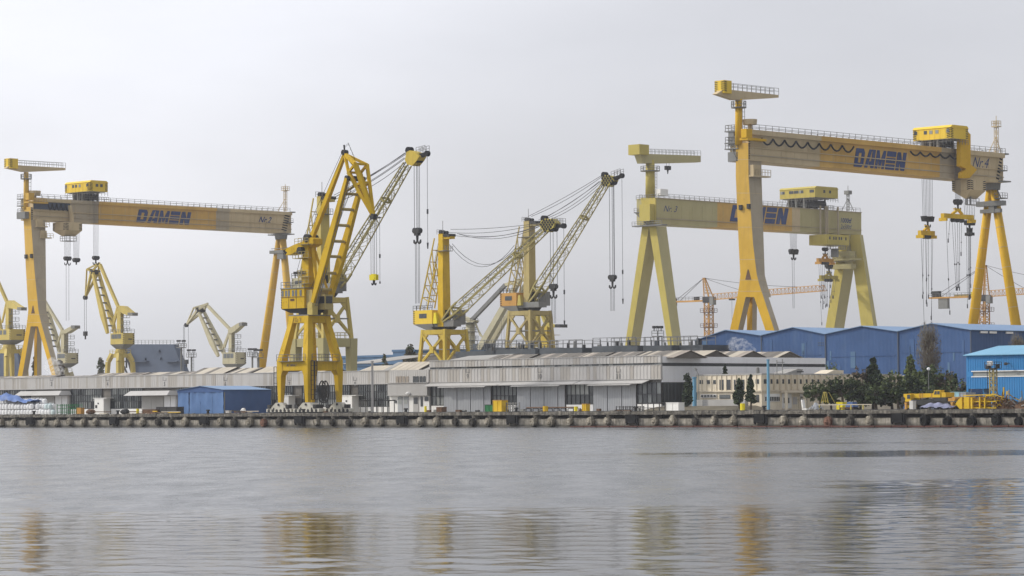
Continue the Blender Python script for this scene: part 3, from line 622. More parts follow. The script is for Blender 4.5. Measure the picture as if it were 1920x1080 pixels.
# ---------- crane at the right, nearest (number 4)
def rigid_leg(cr, Vf, P, split_y, depth_top, mat):
    """P: dict y -> (left, right) px of the lit face above the split; feet below"""
    ys = sorted(P); secs = []
    for y in ys:
        xl, xr, xb = P[y]; L = hV(xl, y, Vf); Rr = hV(xr, y, Vf); d = hUz(xb, y, touv(Rr)[0])[0]-Vf
        secs.append([L, Rr, Rr+EV*d, L+EV*d])
    mb = MB()
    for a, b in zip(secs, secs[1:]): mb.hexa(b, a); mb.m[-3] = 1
    sm = MB()
    for a, b in zip(secs, secs[1:]):
        L = (a[0]-b[0]).length; n = max(1, int(L/5.5))
        for i in range(n):
            lp = [p.lerp(q, (i+.5)/n) for p, q in zip(a, b)]; c = sum(lp, Vector())/4
            lp = [c+(p-c)*1.012 for p in lp]; sm.hexa([p-EZ*.05 for p in lp], [p+EZ*.05 for p in lp])
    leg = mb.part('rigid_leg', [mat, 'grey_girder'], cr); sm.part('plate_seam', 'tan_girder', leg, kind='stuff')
    return leg, secs[-1]

# the four corner numbers of every goliath come from the photograph; depths from its scale
c4 = at(1392, 700, 670); U4, V4 = touv(c4)
G4 = thing('goliath_crane', 'tallest, nearest goliath gantry crane, bright yellow, rising over the big blue hall', 'gantry crane', uv(U4, V4, GZ), 'goliath cranes')
Ur = hVz(1404, 300, V4)[0]; UF = Ur+.2; G4['_ug'] = [UF-6, UF]
P4 = {268: (1380, 1403, 1427), 330: (1379.5, 1403.5, 1428), 458: (1385, 1412, 1432), 515: (1388, 1419, 1434), 535: (1386, 1424, 1439), 557: (1382, 1431.5, 1446)}
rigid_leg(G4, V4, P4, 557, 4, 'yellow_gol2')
m = MB(); yb = 735
def foot(mb, a0, a1, b0, b1, ya, yb, V, da, db):
    A = [hV(a0, ya, V), hV(a1, ya, V)]; B = [hV(b0, yb, V), hV(b1, yb, V)]
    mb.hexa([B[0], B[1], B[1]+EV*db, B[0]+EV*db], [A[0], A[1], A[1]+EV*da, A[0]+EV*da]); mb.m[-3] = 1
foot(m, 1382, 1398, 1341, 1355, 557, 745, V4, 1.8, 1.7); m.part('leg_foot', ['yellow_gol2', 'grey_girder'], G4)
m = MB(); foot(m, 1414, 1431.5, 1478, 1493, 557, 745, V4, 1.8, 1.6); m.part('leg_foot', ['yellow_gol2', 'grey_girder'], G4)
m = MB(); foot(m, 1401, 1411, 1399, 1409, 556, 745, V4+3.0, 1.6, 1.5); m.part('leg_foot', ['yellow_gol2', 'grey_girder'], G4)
for x in (1348, 1486):
    p = hV(x, 740, V4); U_ = touv(p)[0]; m = MB(); m.box(U_-4, U_+4, V4-.6, V4+2.4, GZ+.6, p.z); m.box(U_-5, U_+5, V4-.3, V4+2.1, GZ, GZ+1.6); m.part('bogie', 'grey_steel', G4)
girder(G4, UF, 6.0, (1407, 243, 1882, 288), (1432, 303, 1872, 342), [(1407, 1537, 'tan_girder'), (1537, 1762, 'orange_girder'), (1762, 1800, 'grey_girder'), (1800, 1881, 'tan_girder')], None,  # grey segment below the trolley house: its cast shadow painted into the girder
       [(.0, .16, .55, None), (.56, .585, .35, 'tan_girder'), (.80, .83, .25, 'grey_girder')], 1881)
f4 = lambda x, t: lin(x, (1407, 243, 1882, 288))*(1-t)+lin(x, (1432, 303, 1872, 342))*t
big_word(G4, 'DAMEN', hU(1600, f4(1600, .90), UF), hU(1702, f4(1702, .90), UF), hU(1600, f4(1600, .28), UF), EU*.06, 'letter_blue')
m = MB(); text_on(m, 'Nr.4', hU(1823, f4(1823, .55), UF), hU(1856, f4(1856, .55), UF), hU(1823, f4(1823, .2), UF), EU*.06, .15); m.part('lettering', 'letter_blue', G4)
# festoon cables
def festoon(cr, x0, x1, n, t0, t1, f, U, mat='black_paint', r=.22):
    mb = MB()
    for i in range(n):
        a = x0+(x1-x0)*i/n; b = x0+(x1-x0)*(i+1)/n; pts = []
        for j in range(9):
            s = j/8; x = a+(b-a)*s; t = t0+(t1-t0)*4*s*(1-s); pts.append(hU(x, f(x, t), U))
        for p, q in zip(pts, pts[1:]): mb.tube(p, q, r, r, 5)
    mb.part('festoon_cable', mat, cr)
festoon(G4, 1428, 1601, 8, .24, .44, f4, UF+.7); festoon(G4, 1707, 1800, 5, .22, .34, f4, UF+.7)
# end frame with hazard stripes, top platforms
m = MB(); 
chevrons(m, hU(1873, 338, UF+.05), hU(1881.5, 290, UF+.05), hU(1877, 300, UF)-hU(1883, 300, UF), 8); m.part('hazard_stripe', 'black_paint', G4)
m = MB(); p = hU(1884, 289, UF); m.cbox(p-EU*3, 7.5, 1.4, .35); m.rail([p+EU*.6-EV*.6, p-EU*6.6-EV*.6], 1.3, 1.5, .06); q = hU(1879, 320, UF+.6); m.cbox(q, 1.5, 2.4, .25); m.rail([q-EV*1.1+EU*.7, q+EV*1.1+EU*.7], 1.2, 1, .05); m.part('end_platform', 'grey_steel', G4)
m = MB(); p = hU(1868, 286, UF-1); q = hU(1868, 236, UF-1)
m.lattice(p, q, .75, .75, 8, .05, .03, EV); m.rail([q+EU*.8+EV*.8, q-EU*.8+EV*.8, q-EU*.8-EV*.8, q+EU*.8-EV*.8, q+EU*.8+EV*.8], 1.2, 1, .06); m.cbox(q-EZ*.2, 1.8, 1.8, .2); m.beam(q, q+EZ*2.5, .12); m.beam(p+EV*-3, p+EZ*4, .15); m.beam(p+EV*2, p+EZ*4, .15); m.part('anemometer_mast', 'tan_girder', G4)
# rigid-leg head: yellow platforms, cabinet
m = MB(); p = hU(1412, 262, UF+.4); m.cbox(p, 2.4, 6.5, .5); m.cbox(hU(1400, 262, UF+.6)+EZ*1.4, 1.6, 2.0, 2.0); m.part('head_platform', 'yellow_goliath', G4)
m = MB(); 
for y in (246, 268, 279): p = hV(1372, y, V4); m.cbox(p+EV*1, 4.0, 2.4, .25); m.rail([p-EU*1.8-EV*.1, p+EU*1.8-EV*.1], 1.4, .9, .06); m.rail([p-EU*1.8-EV*.1, p-EU*1.8+EV*2], 1.4, .9, .06)
m.beam(hV(1373, 280, V4), hV(1381, 300, V4), .25); m.part('side_platform', 'grey_steel', G4)
m = MB(); p = hV(1376, 259, V4+1); m.cbox(p, 1.6, 2, 3.4); m.cbox(p+EZ*-4.3+EU*.5, 3, 2, 2.2); m.part('electrical_box', 'grey_steel', G4)
m = MB(); p = hU(1406, 234, UF-2); m.tube(p-EZ*1.5, p, .5, .5); m.tube(p, p+EZ*1.2, 1.6, 1.7, 10); m.part('vent_cap', 'tan_girder', G4)
m = MB(); chevrons(m, hU(1404, 298, Ur+.06), hU(1404, 262, Ur+.06), EV*1.6, 8); m.part('hazard_stripe', 'black_paint', G4)
m = MB(); p = hU(1424, 321, UF+.3); m.cbox(p-EZ*1.2, 1.6, 6.0, .3); m.rail([p+EU*.8-EV*3-EZ, p+EU*.8+EV*3-EZ], 1.3, 1, .06); m.cbox(p-EV*1.6, 1.2, 2.4, 2.6); m.part('leg_platform', 'tan_girder', G4)
jib_top(G4, (1378, 1392), 272, 186, V4, UF-3.2, (1340, 1358, 1372, 150, 174), [(1358, 167), (1460, 178), (1460, 183), (1392, 187), (1377, 187), (1344, 176)], 201, 'yellow_goliath', 'house_yellow')
for x, y in ((1390, 389), (1405, 387)):
    m = MB(); p = hV(x, y, V4); m.cbox(p-EV*.25, .8, .5, 1.1); m.part('floodlight', 'dark_steel', G4)
m = MB(); p = hV(1403, 517, V4); m.prism([p+EU*-.9-EZ*.9-EV*.04, p+EU*.9-EZ*.9-EV*.04, p+EU*.15+EZ*1.4-EV*.04, p-EU*.15+EZ*1.4-EV*.04], EV*.035); m.part('warning_sign', 'scrap_rust', G4)
# flexible A-leg
V1_ = hUz(1861, 345, UF-3)[0]
def ring_seams(a, b, ra, rb, leg, n=9):
    sm = MB()
    for i in range(1, n): q = a.lerp(b, i/n); r = (ra+(rb-ra)*i/n)+.025; d = (b-a).normalized()*.06; sm.tube(q-d, q+d, r, r, 16)
    sm.part('plate_seam', 'tan_girder', leg, kind='stuff')
m = MB(); a = hV(1857, 352, V1_); b = hV(1814, 690, V1_); m.tube(b, a, 1.35, 1.0, 16); ring_seams(b, a, 1.35, 1.0, m.part('flexible_leg', 'yellow_goliath', G4, True))
m = MB(); a2 = hV(1863, 352, V1_); b2 = hV(1918, 690, V1_); m.tube(b2, a2, 1.35, 1.0, 16); ring_seams(b2, a2, 1.35, 1.0, m.part('flexible_leg', 'yellow_goliath', G4, True))
m = MB(); p = hV(1860, 345, V1_); m.tube(p-EZ*1.5, p+EZ*.6, 2.0, 2.2, 12); m.cbox(p+EZ*.4, 9, 3.5, .3); m.rail([p+EU*4-EV*1.7+EZ*.5, p-EU*4-EV*1.7+EZ*.5], 1.2, 1.2, .06); m.part('pivot_head', 'grey_steel', G4)
m = MB(); p = hV(1858, 382, V1_-1.6); m.cbox(p, 8, 1.6, 1.2); m.cbox(p-EZ*1.8, 6, 1.0, .9); m.cbox(p-EZ*.8+EU*.5, 1.6, 1.2, 3); q = hV(1877, 372, V1_); m.cbox(q, 2.5, 2, .25); m.rail([q-EU*1.2-EV, q+EU*1.2-EV, q+EU*1.2+EV], 1.3, 1, .06); m.beam(q, hV(1868, 352, V1_), .25); m.part('leg_platform', 'grey_steel', G4)
# upper trolley with its house, lower trolley
zt4 = hU(1760, lin(1760, (1407, 243, 1882, 288)), UF).z
VH = hUz(1782, 260, UF+3.4)[0]
H4 = machine_house(G4, (1712, 1782), (239, 264), (234, 259.5), 1815, 'house_yellow', True, (.07, .33, .48, .64, .93), VH, zt4)
m = MB(); ux = UF+1.1
m.prism([hU(x, y, ux+2.0) for x, y in ((1801, 241), (1809, 241), (1820, 252), (1820, 308), (1832, 318), (1818, 334), (1804, 334), (1804, 324), (1812, 317), (1801, 311))], EU*-1.2); m.part('trolley_arm', 'yellow_goliath', G4)
VT = hUz(1820, 352, UF+3.6)[0]; U0t, zt_ = hVz(1785, 337, VT); V1t = hUz(1848, 352, UF+3.6)[0]
zbt = hV(1785, 358, VT).z; zgb = hU(1820, f4(1820, 1.0), UF).z
m = MB(); m.box(U0t, UF+3.6, VT, V1t, zbt, min(zt_, zgb-.15)); a = [uv(U0t, VT, zbt-.01), uv(UF+3.6, VT, zbt-.01), uv(UF+3.6, V1t, zbt-.01), uv(U0t, V1t, zbt-.01)]; b = [uv(U0t+3, VT+1, zbt-2), uv(UF+1.5, VT+1, zbt-2), uv(UF+1.5, V1t-1, zbt-2), uv(U0t+3, V1t-1, zbt-2)]; m.hexa(b, a)
lt = m.part('lower_trolley', 'tan_girder', G4)
m = MB(); hh = zt_-.3
for (o, w) in ((uv(UF+3.6-1.1, VT-.03, zbt), EU*1.1), (uv(U0t+1, VT-.03, zbt), EU*-1), (uv(UF+3.63, VT+1.1, zbt), EV*-1.1), (uv(UF+3.63, V1t-1.1, zbt), EV*1.1)): chevrons(m, o, Vector((o.x, o.y, hh)), w, 5)
m.part('hazard_stripe', 'black_paint', lt)
m = MB(); z = zbt-3.4; m.box(U0t+3, UF+2.5, VT+1.2, V1t-1.2, z-.15, z); m.rail([uv(U0t+3, VT+1.2, z), uv(UF+2.5, VT+1.2, z), uv(UF+2.5, V1t-1.2, z)], 1.5, 1.1, .07)
for u in (U0t+4, UF+1): m.beam(uv(u, VT+2, z), uv(u, VT+2, zbt-1.5), .3)
m.part('service_gallery', 'grey_steel', lt)
# hoists: two from the upper trolley, one from the lower
def px_hoist(cr, x, ytop, yblk, U, n=6, w=1.7, blk=1.0, hook=True):
    V, z0 = hUz(x, ytop, U); _, z1 = hUz(x, yblk, U); return hoist(cr, U, V, z0, z1, n, w, blk, hook)
UA = UF+1.7; UBk = UF-8.2
hkA = px_hoist(G4, 1737.5, 264, 408, UBk, 8, 4.6, .8)
hkB = px_hoist(G4, 1794.5, 262, 376.5, UF+1.6, 6, 2.4, .8)
hkC = px_hoist(G4, 1817.5, 372, 416, UF-3, 7, 4.6, .7)

def lifting_beam(name, label, hk, xs, y, drop, U, slings, vert=True, yfrac=.25, col='scrap_yellow', group='lifting beams under hooks'):
    t = thing(name, label, 'lifting beam', hk, group)
    V, z = hUz((xs[0]+xs[1])/2, y, U); V0 = hUz(xs[0], y, U)[0]; V1 = hUz(xs[1], y, U)[0]
    m = MB(); m.box(U-.5, U+.5, V0, V1, z-.55, z+.55)
    for v in (V0+.3, V1-.3): m.box(U-1.1, U+1.1, v-.3, v+.3, z-1.3, z-.56)
    m.part('spreader', col, t)
    m = MB()
    for s in (-1, 1): m.beam(hk, uv(U, V+s*(V1-V0)*.17, z+.55), .6, .5)
    m.beam(uv(U, V-(V1-V0)*.12, z+1.8), uv(U, V+(V1-V0)*.12, z+1.8), .3); m.part('yoke', col, t)
    m = MB(); 
    for s in (-.3, 0, .3): m.tube(uv(U-.4, V+s*(V1-V0)*.5, z-.9), uv(U+.4, V+s*(V1-V0)*.5, z-.9), .55, n=8)
    m.part('sheave', 'dark_steel', t)
    m = MB()
    for x, y1, x2 in slings:
        a = hU(x, y, U)-EZ*.6; b = hU(x2, y1, U); m.rope([a, b], .055); c = a.lerp(b, .62); m.tube(c, c.lerp(b, .06), .16, .16, 5); m.tube(b, b+EZ*1.0, .14, .14, 5)
    m.part('sling', 'rope', t); return t
lifting_beam('lifting_beam', 'short yellow lifting beam with long loose slings, under the left hook of the nearest goliath', hkA, (1724, 1750), 437, 0, UBk, [(1727, 612, 1733), (1731, 560, 1730), (1735, 575, 1738), (1738, 570, 1737), (1741, 560, 1741), (1746, 612, 1747), (1749, 600, 1746)])
lifting_beam('lifting_beam', 'long orange-yellow lifting beam hung below the lower trolley of the nearest goliath', hkB, (1767, 1823), 406, 0, UF+1.6, [(1774, 590, 1781), (1781, 455, 1778), (1785, 545, 1793), (1790, 545, 1795), (1795, 540, 1797), (1799, 545, 1799), (1803, 480, 1802), (1812, 578, 1814), (1816, 560, 1817)], col='scrap_yellow')
m = MB(); q = hkC
lifting_beam('chain_sling', 'bundle of steel chain slings hanging beside the long orange-yellow lifting beam', hkC, (1815.5, 1820.5), 432, 0, UF-3, [(1816, 562, 1816.5), (1817.5, 562, 1818), (1819, 560, 1819.5), (1820, 540, 1820)], col='dark_steel')

# ---------- far left goliath (number 2)
c2 = at(52, 700, 874); U2, V2 = touv(c2)
G2 = thing('goliath_crane', 'hazy goliath gantry crane with girder marked Nr. 2, behind the long low warehouse', 'gantry crane', uv(U2, V2, GZ), 'goliath cranes')
Ur = hVz(58, 420, V2)[0]; UF = Ur+.2; G2['_ug'] = [UF-6, UF]
P2 = {388: (42, 57.5, 84), 405: (44, 57.5, 85), 505: (48.5, 64.5, 86), 582: (53, 72, 87), 597: (51.5, 75, 91), 612: (49.5, 79, 94)}
rigid_leg(G2, V2, P2, 612, 4, 'yellow_gol2')
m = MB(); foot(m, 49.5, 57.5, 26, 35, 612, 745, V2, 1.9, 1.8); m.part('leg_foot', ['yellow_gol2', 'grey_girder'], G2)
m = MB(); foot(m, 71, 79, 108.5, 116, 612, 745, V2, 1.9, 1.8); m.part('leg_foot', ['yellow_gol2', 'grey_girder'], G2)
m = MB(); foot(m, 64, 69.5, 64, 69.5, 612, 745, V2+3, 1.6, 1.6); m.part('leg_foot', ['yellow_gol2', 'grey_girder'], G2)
T2 = (62, 371, 547, 398); B2 = (80, 413, 540, 437); f2 = lambda x, t: lin(x, T2)*(1-t)+lin(x, B2)*t
girder(G2, UF, 6.0, T2, B2, [(62, 132, 'tan_girder'), (132, 184, 'grey_girder'), (184, 405, 'orange_girder'), (405, 430, 'grey_girder'), (430, 546, 'tan_girder')], None, [(.0, .15, .5, None), (.56, .59, .35, 'tan_girder'), (.80, .83, .25, 'grey_girder')], 546)  # first grey segment carries the machine house shadow as girder colour
big_word(G2, 'DAMEN', hU(255, f2(255, .86), UF), hU(361, f2(361, .86), UF), hU(255, f2(255, .26), UF), EU*.06, 'letter_blue')
m = MB(); text_on(m, 'Nr.2', hU(484, f2(484, .58), UF), hU(511, f2(511, .58), UF), hU(484, f2(484, .28), UF), EU*.06, .18, True); m.part('lettering', 'letter_blue', G2)
m = MB(); m.prism([hU(x, y, UF+.02) for x, y in ((63, f2(63, .17)), (131, f2(131, .17)), (131, f2(131, .5)), (63, f2(63, .5)))], EU*.06); m.part('dark_panel', 'slate_hull', G2)
festoon(G2, 90, 131, 5, .2, .5, f2, UF+.4, r=.18)
m = MB(); chevrons(m, hU(537, 434, UF+.05), hU(545, 399, UF+.05), EV*-2.2, 8); chevrons(m, hU(59, 412, Ur+.06), hU(59, 392, Ur+.06), EV*2.2, 5); m.part('hazard_stripe', 'black_paint', G2)
m = MB(); p = hU(548, 398, UF); m.cbox(p-EU*3, 7.5, 1.4, .35); q = hU(542, 417, UF+.6); m.cbox(q, 1.5, 2.4, .25); m.rail([q-EV*1.1+EU*.7, q+EV*1.1+EU*.7], 1.2, 1, .05); m.part('end_platform', 'grey_steel', G2)
m = MB(); p = hU(535, 396, UF-1); q = hU(535, 357, UF-1); m.lattice(p, q, .75, .75, 8, .06, .03, EV); m.cbox(q, 1.8, 1.8, .2); m.rail([q+EU*.9+EV*.9, q-EU*.9+EV*.9, q-EU*.9-EV*.9, q+EU*.9-EV*.9, q+EU*.9+EV*.9], 1.2, 1, .06); m.beam(q, q+EZ*2, .12); m.beam(p+EV*-3, p+EZ*4, .15); m.part('anemometer_mast', 'tan_girder', G2)
m = MB(); p = hU(68, 380, UF+.8); m.cbox(p, 2.2, 7, .4); m.rail([p+EU*1-EV*3, p+EU*1+EV*3], 1.3, 1, .06); m.cbox(hU(56, 376, UF+.4)+EZ*1.2, 1.6, 2, 2); m.part('head_platform', 'yellow_gol2', G2)
m = MB()
for y in (373, 386, 400): p = hV(39, y, V2); m.cbox(p+EV*1, 3.6, 2.4, .25); m.rail([p-EU*1.6-EV*.1, p+EU*1.6-EV*.1], 1.4, .9, .06)
m.cbox(hV(44, 404, V2-.5), 4, 2, 2); m.part('side_platform', 'grey_steel', G2)
m = MB(); p = hU(65, 370, UF-2); m.tube(p-EZ*1.5, p+EZ*.5, .5, .5); m.tube(p+EZ*.5, p+EZ*1.9, 1.7, 1.8, 10); m.part('vent_cap', 'tan_girder', G2)
for y in (425, 446): m = MB(); p = hU(77+(y-425)*.35, y, UF+.3); m.cbox(p, 1.4, 4.0, .3); m.rail([p+EU*.7-EV*2, p+EU*.7+EV*2.5], 1.3, 1, .06); m.cbox(p-EV*.8+EZ*1, 1.2, 2.0, 2.2); m.part('leg_platform', 'tan_girder', G2)
jib_top(G2, (44, 54), 392, 323, V2, UF-3.2, (8, 18.5, 34, 296.5, 315), [(20, 309), (123, 315), (123, 319), (55, 322), (44, 322), (12, 315)], 335, 'yellow_gol2', 'house_yellow')
for x, y in ((50, 481), (60, 480)): m = MB(); m.cbox(hV(x, y, V2)-EV*.25, .9, .5, 1.2); m.part('floodlight', 'dark_steel', G2)
m = MB(); p = hV(62, 582, V2); m.prism([p+EU*-.9-EZ*.9-EV*.04, p+EU*.9-EZ*.9-EV*.04, p+EU*.15+EZ*1.4-EV*.04, p-EU*.15+EZ*1.4-EV*.04], EV*.035); m.part('warning_sign', 'scrap_rust', G2)
V1_ = hUz(527, 440, UF-3)[0]
for (xa, xb) in ((524, 484), (530, 556)):
    m = MB(); m.tube(hV(xb, 735, V1_), hV(xa, 445, V1_), 1.45, 1.05, 16); ring_seams(hV(xb, 735, V1_), hV(xa, 445, V1_), 1.45, 1.05, m.part('flexible_leg', 'yellow_gol2', G2, True))
m = MB(); p = hV(527, 440, V1_); m.tube(p-EZ*1.5, p+EZ*.4, 1.9, 2.1, 12); m.cbox(p, 9, 3.5, .3); m.rail([p+EU*4-EV*1.7, p-EU*4-EV*1.7], 1.2, 1.2, .06); q = hV(526, 472, V1_-1.7); m.cbox(q, 9, 1.6, 1.0); m.cbox(q+EZ*1.1, 9, .2, .2); m.cbox(q-EZ*1.4+EU*.5, 3.0, 1.2, 1.8); m.part('leg_platform', 'grey_steel', G2)
zt2 = hU(165, lin(165, T2), UF).z; VH = hUz(168, 360, UF+3.4)[0]
machine_house(G2, (122, 168), (341.5, 360.5), (338, 359.5), 202, 'house_yellow', True, (.04, .33, .45, .6, .9), VH, zt2, 2)
VT = hUz(123, 427, UF+3.6)[0]; U0t, zt_ = hVz(99, 416, VT); V1t = hUz(154, 427, UF+3.6)[0]; zbt = hV(99, 433, VT).z
m = MB(); m.box(U0t, UF+3.6, VT, V1t, zbt, zt_-.3); m.hexa([uv(U0t+3, VT+1, zbt-1.6), uv(UF+1.5, VT+1, zbt-1.6), uv(UF+1.5, V1t-1, zbt-1.6), uv(U0t+3, V1t-1, zbt-1.6)], [uv(U0t, VT, zbt-.01), uv(UF+3.6, VT, zbt-.01), uv(UF+3.6, V1t, zbt-.01), uv(U0t, V1t, zbt-.01)]); lt = m.part('lower_trolley', 'tan_girder', G2)
m = MB()
for (o, w) in ((uv(UF+3.6-1.1, VT-.03, zbt), EU*1.1), (uv(U0t+1, VT-.03, zbt), EU*-1), (uv(UF+3.63, VT+1.1, zbt), EV*-1.1), (uv(UF+3.63, V1t-1.1, zbt), EV*1.1)): chevrons(m, o, Vector((o.x, o.y, zt_-.6)), w, 5)
m.part('hazard_stripe', 'black_paint', lt)
m = MB(); z = zbt-3.0; m.box(U0t+2, UF+2.5, VT+1.2, V1t-1.2, z-.15, z); m.rail([uv(U0t+2, VT+1.2, z), uv(UF+2.5, VT+1.2, z), uv(UF+2.5, V1t-1.2, z)], 1.3, 1.2, .07); m.part('service_gallery', 'grey_steel', lt)
m = MB(); m.prism([hU(x, y, UF+1.5) for x, y in ((131, 385), (134, 385), (139, 408), (139, 425), (134, 425), (134, 408))], EU*-1.0); m.part('trolley_arm', 'tan_girder', G2)
h1 = px_hoist(G2, 126.5, 436, 483, UF-2, 6, 2.4, .75); h2 = px_hoist(G2, 143, 434, 486, UF+1.6, 6, 2.2, .75, False); h3 = px_hoist(G2, 179.5, 360, 482, UF+1.6, 5, 2.0, .75)
m = MB(); m.rope([h1-EV*.5, Vector((h1.x, h1.y, hU(126, 601, UF-2).z))-EV*.5], .06); m.rope([h1+EV*.5, Vector((h1.x, h1.y, hU(126, 601, UF-2).z))+EV*.5], .06); m.top('rope_sling', 'rope', 'long pair of steel slings hanging from the left hook of the hazy goliath', 'sling')

# ---------- middle goliath (number 3)
c3 = at(1222, 700, 886); U3, V3 = touv(c3)
G3 = thing('goliath_crane', 'olive-yellow goliath gantry crane with girder marked Nr. 3, on box A-legs', 'gantry crane', uv(U3, V3, GZ), 'goliath cranes')
Ur = hVz(1229, 400, V3)[0]; UF = Ur; G3['_ug'] = [UF-8, UF]
m = MB(); m.prism([hV(x, y, V3) for x, y in ((1201, 371), (1229, 371), (1229, 419), (1205, 419), (1206, 400))], EV*3.6); m.part('leg_head', 'pale_yellow', G3)
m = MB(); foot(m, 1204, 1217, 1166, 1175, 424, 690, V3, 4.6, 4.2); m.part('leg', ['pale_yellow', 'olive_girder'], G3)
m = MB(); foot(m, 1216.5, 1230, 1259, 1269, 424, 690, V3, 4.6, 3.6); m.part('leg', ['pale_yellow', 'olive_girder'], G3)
m = MB(); p = hV(1218, 423, V3-.8); m.cbox(p, 12, 2.5, .35); m.rail([p-EU*6-EV*1.2, p+EU*6-EV*1.2], 1.3, 1.2, .06); q = hV(1200, 398, V3); m.cbox(q+EV, 5, 2, .3); m.rail([q-EU*2.4, q+EU*2.4], 1.3, 1.1, .06); m.beam(q-EU*2, q+EU*3-EZ*4, .25); q = hV(1216, 374, V3); m.rail([q-EU*5, q+EU*4], 1.4, 1.2, .06); m.part('leg_platform', 'grey_steel', G3)
m = MB(); p = hV(1213, 399, V3-1.0); m.cbox(p, 4.2, 2, 5); m.part('electrical_cabin', 'pale_yellow', G3)
T3 = (1229, 370, 1616, 398); B3 = (1240, 420, 1612, 440.5); f3 = lambda x, t: lin(x, T3)*(1-t)+lin(x, B3)*t
girder(G3, UF+.1, 8.0, T3, B3, [(1231, 1345, 'olive_girder'), (1345, 1370, 'orange_girder'), (1370, 1485, 'orange_girder'), (1485, 1500, 'tan_girder'), (1500, 1615, 'olive_girder')], None, [(.78, .80, .3, 'grey_girder'), (.0, .025, .3, 'grey_girder')], 1615)
big_word(G3, 'DAMEN', hU(1368, f3(1368, .74), UF+.1), hU(1481, f3(1481, .74), UF+.1), hU(1368, f3(1368, .08), UF+.1), EU*.06, 'letter_blue')
m = MB(); text_on(m, 'Nr. 3', hU(1244, f3(1244, .52), UF+.1), hU(1270, f3(1270, .52), UF+.1), hU(1245, f3(1245, .28), UF+.1), EU*.06, .1); m.part('lettering', 'letter_blue', G3)
m = MB(); text_on(m, '1000tf', hU(1576, f3(1576, .52), UF+.1), hU(1597, f3(1597, .52), UF+.1), hU(1576, f3(1576, .30), UF+.1), EU*.06, .05, True); text_on(m, '2x500tf', hU(1576, f3(1576, .77), UF+.1), hU(1597, f3(1597, .77), UF+.1), hU(1576, f3(1576, .58), UF+.1), EU*.06, .05); m.part('lettering', 'letter_blue', G3)
jib_top(G3, (1210, 1228), 371, 300, V3, UF-4, (1178, 1199, 1217, 270, 289), [(1200, 288), (1314, 292), (1314, 304), (1238, 306), (1206, 306)], 320, 'pale_yellow', 'pale_yellow', (1252, 305, 315))
V1_ = hUz(1590, 440, UF-.5)[0]
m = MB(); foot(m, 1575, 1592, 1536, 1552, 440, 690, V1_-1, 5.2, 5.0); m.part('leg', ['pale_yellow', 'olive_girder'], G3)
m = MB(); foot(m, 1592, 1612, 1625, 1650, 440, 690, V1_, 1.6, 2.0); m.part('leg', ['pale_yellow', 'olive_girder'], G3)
m = MB(); p = hV(1582, 481, V1_-2.5); m.cbox(p, 7, 3, 3.2); q = hV(1583, 487, V1_-3); m.cbox(q, 12, 3, .5); m.rail([q-EU*6-EV*1.4, q+EU*6-EV*1.4], 1.3, 1.2, .06); q = hV(1582, 500, V1_-2.5); m.cbox(q, 8, 2.5, 1.5); m.part('leg_platform', 'olive_girder', G3)
zt3 = hU(1520, lin(1520, T3), UF).z; VH = hUz(1528, 370, UF+4)[0]
machine_house(G3, (1462, 1528), (354, 373), (348, 370), 1571, 'pale_yellow', False, (.05, .11, .3, .36, .44, .5, .58, .64, .88, .94), VH, zt3, 2)
VT = hUz(1551, 450, UF+4.5)[0]; U0t, zt_ = hVz(1517, 440, VT); V1t = hUz(1592, 450, UF+4.5)[0]; zbt = hV(1517, 460, VT).z
m = MB(); m.box(U0t, UF+4.5, VT, V1t, zbt, zt_-.2); lt = m.part('lower_trolley', 'pale_yellow', G3)
m = MB()
for fx in (.12, .3, .4, .55, .65, .85): v = VT+(V1t-VT)*fx; m.box(UF+4.51, UF+4.56, v-.3, v+.3, zbt+1.6, zbt+2.5)
m.part('window', 'glass_dark', lt)
m = MB(); z = zbt-1.2; m.box(U0t+5, UF+5.5, VT+3, V1t-3, z-.15, z); m.rail([uv(U0t+5, VT+3, z), uv(UF+5.5, VT+3, z), uv(UF+5.5, V1t-3, z)], 1.0, 1.2, .08); m.box(U0t+7, UF+2, VT+6, V1t-6, z-2.6, z); m.part('service_gallery', 'grey_steel', lt)
m = MB(); 
for x in (1538, 1548, 1551, 1571): v0, z0 = hUz(x, f3(x, -.15), UF+1.2); m.beam(uv(UF+1.2, v0, z0), uv(UF+1.2, v0, zt_-.3), .45)
m.part('trolley_arm', 'grey_girder', G3)
px_hoist(G3, 1487.5, 434, 470, UF-9, 8, 3.4, 1.0); v, z = hUz(1488, 578, UF-9)
m = MB(); m.rope([uv(UF-9, v-.5, hU(1488, 484, UF-9).z), uv(UF-9, v-.3, z)], .07); m.rope([uv(UF-9, v+.5, hU(1488, 484, UF-9).z), uv(UF-9, v+.3, z)], .07); m.top('rope_sling', 'rope', 'slender twin rope sling under the lone middle hook of goliath Nr. 3', 'sling')
hk = px_hoist(G3, 1547, 462, 466, UF+1, 4, 2.0, .7); hk2 = px_hoist(G3, 1554, 462, 497, UF-2.5, 5, 2.2, 1.0)
lifting_beam('lifting_beam', 'orange lifting beam with slings, upper of the two crowded under goliath Nr. 3', hk, (1533, 1561), 488, 0, UF+1, [(1535, 610, 1541), (1539, 560, 1540), (1542, 575, 1543), (1546, 560, 1546), (1551, 575, 1550), (1556, 560, 1556), (1559, 540, 1557)], col='crane_orange')
lifting_beam('lifting_beam', 'olive-yellow lifting beam with many slings, lower of the two crowded under goliath Nr. 3', hk2, (1538, 1569), 520, 0, UF-2.5, [(1540, 580, 1543), (1544, 570, 1545), (1548, 577, 1548), (1552, 575, 1551), (1556, 577, 1555), (1560, 568, 1558), (1563, 560, 1561), (1567, 560, 1563)], col='pale_yellow')
